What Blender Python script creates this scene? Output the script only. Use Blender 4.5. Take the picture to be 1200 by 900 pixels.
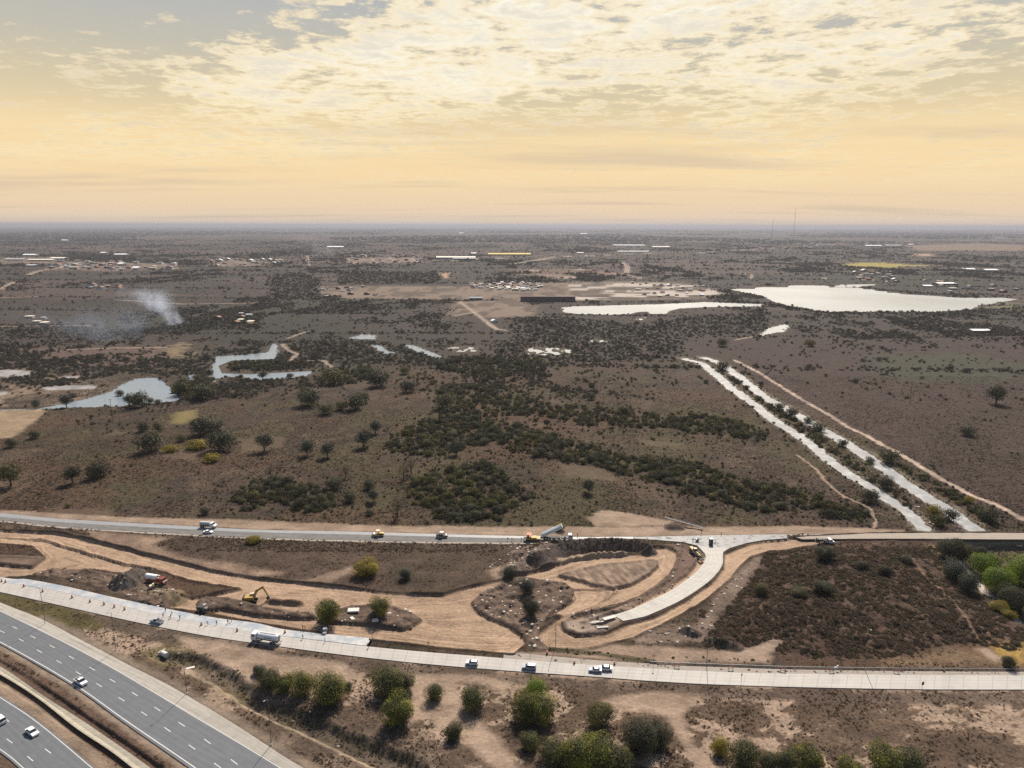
import bpy, bmesh, math, random, time
import numpy as np
from mathutils import Vector, Matrix, Euler
T0 = time.time()
R = math.radians
random.seed(7)
RNG = np.random.default_rng(11)
for o in list(bpy.data.objects):
    bpy.data.objects.remove(o)
SC = bpy.context.scene
COL = SC.collection

# ------------------------------------------------------------------ camera
H = 138.0                         # flying height of the drone in metres
FPX = 834.0                       # focal length in pixels of the 1200 px wide photograph
PITCH = math.atan((450 - 264.6) / FPX)
ROLL = R(0.14)
cam_d = bpy.data.cameras.new('camera')
cam_d.sensor_width = 36.0
cam_d.lens = 36.0 * FPX / 1200.0
cam_d.clip_start = 1.0
cam_d.clip_end = 300000.0
cam = bpy.data.objects.new('camera', cam_d)
COL.objects.link(cam)
cam.matrix_world = Matrix.Translation((0, 0, H)) @ Matrix.Rotation(math.pi / 2 - PITCH, 4, 'X') @ Matrix.Rotation(ROLL, 4, 'Z')
SC.camera = cam

# ------------------------------------------------------------------ sky, sun, exposure
SUN_AZ, SUN_EL = R(13), R(46)
sun_d = bpy.data.lights.new('sun', 'SUN')
sun_d.energy = 4.4
sun_d.angle = R(0.5)
sun_d.color = (1.0, 0.90, 0.78)
sun = bpy.data.objects.new('sun', sun_d)
COL.objects.link(sun)
sv = Vector((math.sin(SUN_AZ) * math.cos(SUN_EL), math.cos(SUN_AZ) * math.cos(SUN_EL), math.sin(SUN_EL)))
sun.rotation_euler = sv.to_track_quat('Z', 'Y').to_euler()
sun.location = (0, 0, 400)
SC.view_settings.view_transform = 'Standard'
SC.view_settings.look = 'None'
SC.view_settings.gamma = 1.0
SC.view_settings.use_curve_mapping = False
SC.view_settings.exposure = 0.75
SC.render.engine = 'CYCLES'
SC.cycles.use_denoising = False
SC.cycles.max_bounces = 5
SC.cycles.diffuse_bounces = 2
SC.cycles.glossy_bounces = 2
SC.cycles.transparent_max_bounces = 6
SC.cycles.volume_bounces = 1


class NT:
    """small helper to write node trees"""
    def __init__(s, tree):
        s.t = tree

    def n(s, typ, ins=None, **props):
        nd = s.t.nodes.new(typ)
        for k, v in props.items():
            setattr(nd, k, v)
        for k, v in (ins or {}).items():
            sock = nd.inputs[k]
            if isinstance(v, bpy.types.NodeSocket):
                s.t.links.new(v, sock)
            else:
                sock.default_value = v
        return nd

    def math(s, op, a, b=0.0, c=0.0, clamp=False):
        return s.n('ShaderNodeMath', {0: a, 1: b, 2: c}, operation=op, use_clamp=clamp).outputs[0]

    def ramp(s, fac, stops, interp='LINEAR'):
        nd = s.n('ShaderNodeValToRGB', {0: fac})
        cr = nd.color_ramp
        cr.interpolation = interp
        while len(cr.elements) > 1:
            cr.elements.remove(cr.elements[-1])
        for i, (p, c) in enumerate(stops):
            e = cr.elements[0] if i == 0 else cr.elements.new(p)
            e.position = p
            e.color = (c[0], c[1], c[2], 1) if not isinstance(c, (int, float)) else (c, c, c, 1)
        return nd.outputs[0]

    def mix(s, fac, a, b, blend='MIX'):
        nd = s.n('ShaderNodeMix', data_type='RGBA', blend_type=blend)
        for i, v in ((0, fac), (6, a), (7, b)):
            if isinstance(v, bpy.types.NodeSocket):
                s.t.links.new(v, nd.inputs[i])
            elif i == 0:
                nd.inputs[i].default_value = v
            else:
                nd.inputs[i].default_value = (v[0], v[1], v[2], 1)
        return nd.outputs[2]

    def noise(s, vec, scale, detail=3.0, rough=0.55, dist=0.0):
        ins = {'Scale': scale, 'Detail': detail, 'Roughness': rough, 'Distortion': dist}
        if vec is not None:
            ins['Vector'] = vec
        return s.n('ShaderNodeTexNoise', ins).outputs[0]

    def smooth(s, x, lo, hi):
        return s.n('ShaderNodeMapRange', {0: x, 1: lo, 2: hi, 3: 0.0, 4: 1.0}, interpolation_type='SMOOTHSTEP', clamp=True).outputs[0]


def build_world():
    w = bpy.data.worlds.new('World')
    SC.world = w
    w.use_nodes = True
    w.node_tree.nodes.clear()
    t = NT(w.node_tree)
    d = t.n('ShaderNodeTexCoord').outputs['Generated']
    sp = t.n('ShaderNodeSeparateXYZ', {0: d})
    x, y, z = sp.outputs
    sky = t.n('ShaderNodeTexSky', sky_type='NISHITA')
    sky.sun_disc = False
    sky.sun_elevation = SUN_EL
    sky.sun_rotation = SUN_AZ
    sky.air_density = 1.2
    sky.dust_density = 1.5
    K = 9.6
    def c(r, g, b):
        f = lambda v: ((v / 255 + 0.055) / 1.055) ** 2.4 * K
        return (f(r), f(g), f(b))
    base = t.ramp(t.math('MULTIPLY', z, 2.0, clamp=True), [
        (0.0, c(240, 216, 190)), (0.05, c(244, 217, 180)), (0.14, c(254, 224, 174)), (0.22, c(253, 226, 176)),
        (0.31, c(224, 208, 172)), (0.42, c(200, 195, 180)), (0.54, c(184, 187, 188)), (0.75, c(150, 162, 178))])
    # projected cloud sheet
    zz = t.math('ADD', t.math('MAXIMUM', z, 0.0), 0.045)
    px = t.math('DIVIDE', x, zz)
    py = t.math('DIVIDE', y, zz)
    v = t.n('ShaderNodeCombineXYZ', {0: px, 1: py, 2: 3.7}).outputs[0]
    v2 = t.n('ShaderNodeCombineXYZ', {0: t.math('MULTIPLY', px, 0.75), 1: t.math('MULTIPLY', py, 0.62), 2: 1.3}).outputs[0]
    big = t.noise(v2, 0.62, 3.0, 0.5, 0.3)
    puff = t.noise(v, 5.0, 8.0, 0.66, 0.15)
    # more cloud to the right and lower down, a clear corner at the upper left
    bias = t.math('MINIMUM', t.math('ADD', t.math('ADD', t.math('MULTIPLY', x, 0.72), t.math('MULTIPLY', z, -1.8)), 0.66), 0.10)
    cover = t.math('ADD', t.math('ADD', t.math('MULTIPLY', big, 0.95), bias), t.math('MULTIPLY', t.math('SUBTRACT', puff, 0.5), 1.5))
    m = t.smooth(cover, 0.50, 0.68)
    fade = t.math('MULTIPLY', t.smooth(z, 0.02, 0.12), 0.95)
    m1 = t.math('MULTIPLY', m, t.math('MULTIPLY', fade, 0.92))
    shade = t.smooth(cover, 0.55, 0.95)
    ccol = t.mix(shade, c(255, 236, 196), tuple(1.12 * v for v in c(255, 250, 232)))
    ccol = t.mix(t.math('MULTIPLY', t.smooth(z, 0.22, 0.07), 0.8), ccol, c(255, 234, 184))
    under = t.smooth(t.noise(v, 5.0, 5.0, 0.6), 0.50, 0.68)
    ccol = t.mix(t.math('MULTIPLY', under, 0.42), ccol, c(206, 190, 172))
    seen = t.mix(m1, base, ccol)
    # thin low streaks
    v3 = t.n('ShaderNodeCombineXYZ', {0: t.math('MULTIPLY', px, 0.12), 1: t.math('MULTIPLY', py, 0.34), 2: 9.0}).outputs[0]
    st = t.smooth(t.noise(v3, 1.6, 5.0, 0.6), 0.5, 0.72)
    low = t.math('MULTIPLY', st, t.math('SUBTRACT', 1.0, t.smooth(z, 0.10, 0.16)))
    seen = t.mix(t.math('MULTIPLY', low, 0.6), seen, c(214, 194, 168))
    hi = t.smooth(z, 0.33, 0.55)
    back = t.smooth(y, 0.25, -0.15)
    fac = t.math('MAXIMUM', hi, back)
    col = t.mix(fac, seen, sky.outputs[0])
    bg = t.n('ShaderNodeBackground', {'Color': col, 'Strength': 0.06})
    out = t.n('ShaderNodeOutputWorld', {'Surface': bg.outputs[0]})


build_world()

# ------------------------------------------------------------------ pixel of the photograph -> point on the flat plain
_cr, _sr = math.cos(ROLL), math.sin(ROLL)
_sp, _cp = math.sin(PITCH), math.cos(PITCH)


def P(x, y):
    u, v = (x - 600) / FPX, (y - 450) / FPX
    u, v = u * _cr + v * _sr, -u * _sr + v * _cr
    d = _sp + v * _cp
    w = _cp - v * _sp
    return (u / d * H, w / d * H)


def PP(pts):
    return [P(*p) for p in pts]


ZW = {'a': (0, 580, 4), 'b': (200, 580, 4), 'c': (400, 580, 4), 'd': (600, 580, 4), 'e': (800, 580, 3), 'f': (0, 675, 4),
      'g': (200, 675, 4), 'h': (450, 675, 4), 'i': (700, 675, 4), 'j': (950, 675, 4), 'm': (0, 380, 3), 'n': (400, 380, 3),
      'o': (800, 380, 3), 'r': (0, 250, 4), 's': (300, 250, 4), 't': (600, 250, 4), 'u': (900, 250, 4), 'p': (0, 0, 1)}


def Z(k, *flat):
    """a list of points read off an enlargement of the photograph -> points on the plain"""
    ox, oy, s = ZW[k]
    return [P(ox + flat[i] / s, oy + flat[i + 1] / s) for i in range(0, len(flat), 2)]


def resample(pts, n, smooth=True):
    p = np.array(pts, float)
    if smooth and len(p) > 2:
        q = np.vstack([2 * p[0] - p[1], p, 2 * p[-1] - p[-2]])
        out = []
        for i in range(1, len(q) - 2):
            for k in range(12):
                u = k / 12
                a, b, c, d = q[i - 1], q[i], q[i + 1], q[i + 2]
                out.append(0.5 * ((2 * b) + (c - a) * u + (2 * a - 5 * b + 4 * c - d) * u * u + (3 * b - a - 3 * c + d) * u ** 3))
        out.append(p[-1])
        p = np.array(out)
    s = np.concatenate([[0], np.cumsum(np.linalg.norm(np.diff(p, axis=0), axis=1))])
    t = np.linspace(0, s[-1], n)
    return np.stack([np.interp(t, s, p[:, 0]), np.interp(t, s, p[:, 1])], 1)


# ------------------------------------------------------------------ numpy noise
def _hash(ix, iy, seed):
    h = (ix * 374761393 + iy * 668265263 + seed * 974634777) & 0xFFFFFFFF
    h = ((h ^ (h >> 13)) * 1274126177) & 0xFFFFFFFF
    h = h ^ (h >> 16)
    return (h & 0xFFFFFF) / float(0xFFFFFF)


def vnoise(x, y, seed=0):
    ix = np.floor(x).astype(np.int64)
    iy = np.floor(y).astype(np.int64)
    fx = x - ix
    fy = y - iy
    fx = fx * fx * (3 - 2 * fx)
    fy = fy * fy * (3 - 2 * fy)
    a, b = _hash(ix, iy, seed), _hash(ix + 1, iy, seed)
    c, d = _hash(ix, iy + 1, seed), _hash(ix + 1, iy + 1, seed)
    return (a * (1 - fx) + b * fx) * (1 - fy) + (c * (1 - fx) + d * fx) * fy


def fbm(x, y, seed=0, oct=4, rough=0.55):
    s = np.zeros_like(x, dtype=float)
    a, n = 1.0, 0.0
    for i in range(oct):
        s += a * vnoise(x * 2 ** i, y * 2 ** i, seed + i * 17)
        n += a
        a *= rough
    return s / n


def sstep(x, lo, hi):
    t = np.clip((x - lo) / (hi - lo), 0, 1)
    return t * t * (3 - 2 * t)


def sd_poly(X, Y, poly, pad=12.0):
    """signed distance to a polygon in metres, positive inside"""
    p = np.array(poly, float)
    out = np.full(X.shape, -1e3)
    sel = np.where((X > p[:, 0].min() - pad) & (X < p[:, 0].max() + pad) & (Y > p[:, 1].min() - pad) & (Y < p[:, 1].max() + pad))[0]
    if not len(sel):
        return out
    x, y = X[sel], Y[sel]
    ins = np.zeros(len(sel), bool)
    dd = np.full(len(sel), 1e12)
    q = np.roll(p, -1, axis=0)
    for (ax, ay), (bx, by) in zip(p, q):
        if ay != by:
            cr = ((ay > y) != (by > y)) & (x < (bx - ax) * (y - ay) / (by - ay) + ax)
            ins ^= cr
        ex, ey = bx - ax, by - ay
        L = ex * ex + ey * ey + 1e-9
        t = np.clip(((x - ax) * ex + (y - ay) * ey) / L, 0, 1)
        dd = np.minimum(dd, (x - ax - t * ex) ** 2 + (y - ay - t * ey) ** 2)
    d = np.sqrt(dd)
    out[sel] = np.where(ins, d, -d)
    return out


def sd_line(X, Y, line, w, w2=None, pad=12.0):
    """signed distance to a band of width w (to w2 at the far end), positive inside"""
    p = np.array(line, float)
    pad = pad + max(w, w2 or w)
    out = np.full(X.shape, -1e3)
    sel = np.where((X > p[:, 0].min() - pad) & (X < p[:, 0].max() + pad) & (Y > p[:, 1].min() - pad) & (Y < p[:, 1].max() + pad))[0]
    if not len(sel):
        return out
    x, y = X[sel], Y[sel]
    best = np.full(len(sel), -1e9)
    n = len(p) - 1
    for i in range(n):
        (ax, ay), (bx, by) = p[i], p[i + 1]
        ex, ey = bx - ax, by - ay
        L = ex * ex + ey * ey + 1e-9
        t = np.clip(((x - ax) * ex + (y - ay) * ey) / L, 0, 1)
        d = np.sqrt((x - ax - t * ex) ** 2 + (y - ay - t * ey) ** 2)
        ww = w if w2 is None else w + (w2 - w) * (i + t) / n
        best = np.maximum(best, ww / 2 - d)
    out[sel] = best
    return out


# ------------------------------------------------------------------ outlines of everything that lies on the plain
# near service road
RD_LOW = PP([(-140, 664), (-60, 681), (0, 694), (50, 705), (125, 722), (207, 739), (260, 748.5), (325, 757.5), (400, 767.5), (500, 778.5),
             (612, 787.5), (700, 793.5), (750, 797.5), (825, 802), (933, 805.5), (1067, 808), (1200, 808.5), (1380, 808.5)])
RD_UP = PP([(-140, 655), (-60, 670), (0, 682), (67, 693), (125, 706), (175, 718), (225, 728), (295, 741.5), (340, 747), (427, 757.5),
            (500, 764.5), (587, 771.5), (650, 776.5), (700, 780), (775, 784.5), (825, 787), (900, 789.5), (1067, 791.5), (1200, 792), (1380, 792)])
SLAB_UP = PP([(-140, 650), (0, 676.5), (30, 679), (72, 686.5), (125, 698.5), (187, 712), (250, 724), (300, 730.5), (340, 739), (432, 748), (436, 748.5)])
SLAB_LOW = PP([(-140, 655), (0, 682), (30, 686.5), (67, 693), (125, 706), (175, 718), (225, 728), (295, 741.5), (340, 746.7), (427, 757), (429, 757.3)])
SH_UP = PP([(590, 764), (650, 769.5), (700, 774), (762, 778), (800, 780), (933, 784.5), (1067, 786.5), (1200, 787), (1380, 787)])
SH_LOW = PP([(590, 771.7), (650, 776.5), (700, 780), (775, 784.5), (825, 787), (900, 789.5), (1067, 791.5), (1200, 792), (1380, 792)])
# highway
HW_UPL = PP([(-150, 652), (-70, 684), (0, 716), (70, 750), (125, 779), (175, 808), (225, 838), (300, 882.5), (380, 932), (480, 996)])
HW_SHO = PP([(-150, 646), (-70, 675), (0, 706), (47, 725), (93, 749), (150, 779), (203, 806), (275, 849), (335, 888), (420, 938), (530, 1004)])
HW_LOL = PP([(-150, 683), (-70, 719), (0, 752.5), (82, 799), (150, 846.5), (230, 901), (310, 958), (380, 1010)])
HW_LOE = PP([(-150, 685), (-70, 721), (0, 755), (82, 802), (150, 850.5), (227, 904), (305, 961), (374, 1014)])
H2_UP = PP([(-150, 726), (-70, 770), (0, 815), (45, 845), (109, 898), (190, 968), (260, 1030)])
H2_LOW = PP([(-150, 780), (-70, 832), (0, 882), (21, 899), (90, 962), (150, 1020)])
# upper road under construction
UR_UP = PP([(-140, 591), (0, 601.5), (75, 608.5), (225, 617), (300, 621), (400, 623), (550, 627), (617, 628.5), (680, 629.5), (742, 629.3), (820, 627.5), (935, 626), (1060, 624.6), (1200, 624.6), (1380, 624.6)])
UR_MID = PP([(-140, 597), (0, 606), (75, 612.5), (225, 620.7), (300, 624), (400, 626.3), (550, 630), (617, 631.2), (680, 632.2), (742, 631.5)])
UR_LOW = PP([(-140, 600), (0, 610), (75, 617.5), (225, 626.5), (300, 630), (400, 633), (550, 635.5), (617, 636), (680, 635.5), (742, 633.5)])
# curved new slab joining it
CS_L = Z('d', 475, 565, 540, 544, 600, 520, 740, 452, 850, 374, 903, 312, 903, 275, 868, 238, 800, 222, 690, 213, 570, 205)
CS_R = Z('d', 522, 592, 590, 578, 650, 560, 800, 490, 930, 400, 985, 330, 990, 270, 1020, 250, 1100, 226, 1180, 213, 1290, 204)
AP_UP = PP([(742, 629.6), (820, 627.8), (860, 627), (922, 626.4)])
# haul roads (sandy, slightly sunk)
HAUL = [
    PP([(-80, 617), (0, 621), (67, 624), (100, 631), (175, 650), (250, 669), (300, 677.5), (400, 687.5), (462, 695), (520, 695.5), (550, 687),
        (587, 679), (600, 676), (642, 665), (670, 656), (705, 651), (758, 648.5), (764, 646), (765, 641), (780, 640.5), (791, 645), (794, 655), (785, 672), (765, 690), (740, 702),
        (700, 712), (672, 724), (658, 728), (660, 735), (675, 743), (710, 742), (733, 732), (768, 722), (803, 704), (835, 682), (848, 665), (850, 648), (876, 637.5),
        (905, 631.5), (1030, 625), (1200, 625), (1300, 625), (1300, 633), (1200, 633.5), (1000, 634), (960, 637), (900, 646), (875, 653), (865, 663),
        (857, 675), (840, 690), (812, 710), (775, 730), (740, 745), (707, 754), (675, 760), (645, 759), (632, 748), (630, 735), (640, 722), (672, 710), (600, 765),
        (520, 758), (454, 750), (400, 744), (340, 734), (280, 724), (240, 716), (200, 712), (205, 700), (235, 699), (285, 689),
        (225, 679), (190, 668), (150, 660), (100, 646), (50, 631), (-80, 628)]),
    PP([(0, 629), (50, 632), (100, 647), (150, 661), (180, 668), (150, 672), (100, 666), (60, 672), (20, 675), (0, 676), (-60, 664), (-60, 650), (0, 650), (55, 652), (40, 640), (0, 636)]),
    PP([(672, 690), (690, 690), (720, 690), (700, 705), (672, 716), (640, 724), (640, 716), (668, 708), (676, 700)]),
]
SANDY = [
    PP([(-80, 594), (0, 598), (75, 602), (150, 606), (300, 610), (400, 614), (500, 616), (620, 617.5), (700, 617.5), (800, 617), (935, 617), (1060, 621), (1060, 626), (935, 626), (742, 629), (617, 628.4), (300, 620.5), (75, 608.3), (-80, 596)]),
    PP([(600, 765), (650, 768), (700, 773), (762, 777), (800, 776), (900, 777), (905, 769), (880, 763), (820, 762), (770, 757), (720, 755), (690, 757), (660, 764)]),
    PP([(687, 607), (705, 597), (730, 600), (760, 606), (790, 610), (780, 616), (700, 617)]),
    PP([(205, 745), (260, 752), (330, 768), (400, 776), (420, 790), (380, 800), (310, 786), (290, 806), (262, 790), (240, 772)]),
    PP([(470, 790), (560, 792), (600, 800), (590, 815), (560, 800), (530, 800), (545, 830), (590, 870), (610, 900), (590, 910), (545, 870), (500, 840), (478, 850), (482, 820)]),
    PP([(770, 810), (820, 815), (800, 840), (812, 870), (845, 905), (820, 905), (795, 865), (780, 840), (735, 830), (700, 825), (720, 815)]),
]
ISLANDS = [  # not excavated: lie above the haul roads
    PP([(652, 673), (672, 667.5), (705, 660), (740, 657), (762, 654.5), (771, 656), (772, 662), (762, 672), (740, 685), (720, 689), (700, 687), (682, 681), (662, 676)]),
    PP([(552, 705), (562, 695), (580, 687), (612, 676), (637, 679), (662, 682), (673, 690), (670, 703), (655, 713), (643, 722), (632, 733), (631, 745), (640, 757), (646, 764), (632, 763), (617, 755), (612, 744), (595, 733), (575, 724), (560, 717)]),
    PP([(657, 728), (675, 720), (720, 711), (765, 692), (787, 673), (796, 654), (789, 642), (775, 638), (800, 637), (812, 640), (826, 650), (826, 662), (810, 680), (775, 700), (740, 715), (722, 720), (730, 728), (710, 740), (675, 744), (660, 737)]),
    PP([(230, 705), (240, 699), (262, 699), (285, 703), (308, 710), (350, 716), (366, 716), (372, 724), (350, 724), (300, 720), (260, 713), (233, 717)]),
    PP([(372, 720), (407, 710), (435, 707), (462, 709), (482, 716), (495, 725), (482, 734), (470, 737), (425, 731), (372, 727)]),
    PP([(40, 671), (65, 666), (100, 667), (140, 673), (152, 690), (140, 696), (75, 680), (37, 673)]),
    PP([(-40, 650), (0, 650), (30, 651), (55, 653), (38, 664), (0, 661), (-40, 658)]),
    PP([(140, 695), (150, 683), (200, 686), (212, 702), (195, 713), (160, 708)]),
    PP([(440, 690), (445, 690), (446, 691)]),
]
RAMP2 = Z('d', 905, 290, 912, 300, 900, 335, 840, 402, 700, 480, 590, 522, 480, 552, 470, 545, 560, 505, 690, 455, 810, 385, 860, 330, 868, 300)
CANAL_L = Z('o', 0, 120, 60, 135, 110, 170, 180, 230, 250, 280, 330, 345, 400, 385, 450, 420, 500, 465, 580, 525, 640, 560, 700, 600, 760, 640, 800, 665, 840, 715, 850, 726)
CANAL_R = Z('o', 70, 116, 130, 135, 200, 185, 280, 250, 350, 290, 440, 340, 500, 375, 560, 410, 640, 460, 700, 500, 780, 560, 860, 610, 930, 650, 980, 690, 1020, 715, 1035, 726)
BANK = Z('o', 180, 125, 260, 165, 330, 210, 420, 265, 500, 310, 600, 370, 680, 410, 780, 465, 880, 525, 1000, 595, 1130, 650, 1260, 720)
PONDS = {
    'pond': [
        (Z('m', -60, 296, 180, 288, 270, 268, 330, 255, 390, 235, 440, 205, 480, 190, 545, 187, 570, 200, 600, 225, 596, 240, 650, 265, 560, 274, 470, 277, 430, 287, 280, 289, 200, 294, -60, 304), 'wide blue pond with a small round bush island, at the left side of the plain'),
        (Z('m', 760, 112, 880, 105, 940, 98, 955, 68, 970, 68, 976, 95, 962, 125, 830, 130, 800, 145, 805, 165, 880, 168, 1000, 163, 1100, 160, 1080, 180, 1000, 190, 890, 195, 860, 183, 780, 182, 770, 204, 748, 190, 745, 160), 'branching blue pond with two arms beyond the wide pond'),
        (Z('m', 660, 178, 696, 175, 695, 208, 660, 206), 'small square patch of water between the two blue ponds'),
        (Z('n', 20, 50, 75, 34, 120, 38, 120, 52), 'pale little pond at the left of the four small ponds'),
        (Z('n', 100, 72, 140, 75, 160, 92, 190, 98, 165, 106, 145, 98), 'bent little pond nearest the pale small pond'),
        (Z('n', 225, 70, 260, 75, 300, 92, 345, 108, 365, 120, 330, 118, 290, 105, 240, 88), 'long slanting narrow pond amid the small ponds'),
        (Z('n', 650, 85, 700, 80, 760, 84, 810, 88, 810, 102, 740, 108, 650, 105), 'bright marsh pool with ragged edges between dark thickets'),
        (Z('n', 375, 82, 430, 78, 480, 84, 470, 94, 400, 97), 'broken marsh pool left of the ragged bright pool'),
        (Z('n', 878, 55, 928, 54, 930, 62, 880, 62), 'narrow bright puddle beyond the marsh'),
        (Z('u', 0, 540, 50, 525, 90, 520, 95, 530, 70, 555, 20, 560, 0, 565, -40, 575), 'small bright pond between the canals and the large lake'),
        (Z('t', 580, 490, 630, 485, 620, 498, 580, 500), 'tiny bright pool at the foot of the long narrow lake'),
    ],
    'lake': [
        (Z('u', -180, 358, 0, 346, 90, 346, 110, 336, 250, 337, 330, 348, 440, 350, 620, 378, 760, 385, 900, 395, 1100, 395, 1170, 402, 1110, 412, 1000, 430, 940, 450, 780, 460, 470, 460, 310, 462, 190, 450, 150, 440, 60, 425, 0, 400, -60, 380), 'large silvery lake, widest water on the plain'),
        (Z('t', 235, 440, 300, 435, 700, 425, 900, 415, 1170, 425, 1170, 435, 1000, 437, 880, 440, 780, 445, 740, 455, 720, 470, 650, 470, 640, 460, 600, 460, 560, 470, 450, 475, 300, 470, 240, 462), 'long narrow white-bright lake left of the large silvery lake'),
        (Z('u', 310, 335, 525, 332, 420, 345, 320, 345), 'thin strip of water just beyond the large silvery lake'),
    ]}
MUD = Z('m', -60, 150, 60, 150, 120, 165, 200, 175, 300, 178, 400, 190, 440, 205, 380, 240, 300, 262, 200, 285, -60, 292)
SALT = [Z('m', -40, 163, 30, 160, 110, 165, 100, 182, 60, 186, -40, 183), Z('m', 150, 222, 230, 216, 340, 215, 330, 227, 240, 230, 160, 231), Z('m', -40, 238, 25, 237, 25, 250, -40, 252), Z('m', 225, 183, 285, 182, 280, 189, 225, 190)]
FIELD = Z('e', 230, 300, 262, 235, 350, 195, 460, 178, 640, 165, 900, 165, 1000, 330, 1100, 400, 1190, 470, 1230, 560, 1000, 520, 700, 570, 430, 570, 300, 530, 100, 545, 20, 470, 100, 400)
DITCH = Z('g', -30, 375, 60, 385, 130, 410, 240, 470, 330, 540, 420, 600, 560, 660, 700, 715, 860, 790, 1000, 850, 1130, 905)
ARROYO = PP([(1105, 640), (1130, 650), (1140, 668), (1150, 690), (1170, 705), (1190, 722), (1230, 740), (1300, 700), (1300, 636), (1200, 634), (1120, 634)])
print('outlines', round(time.time() - T0, 1))

SAND = (0.36, 0.262, 0.182)
PALE = (0.30, 0.228, 0.170)


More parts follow.
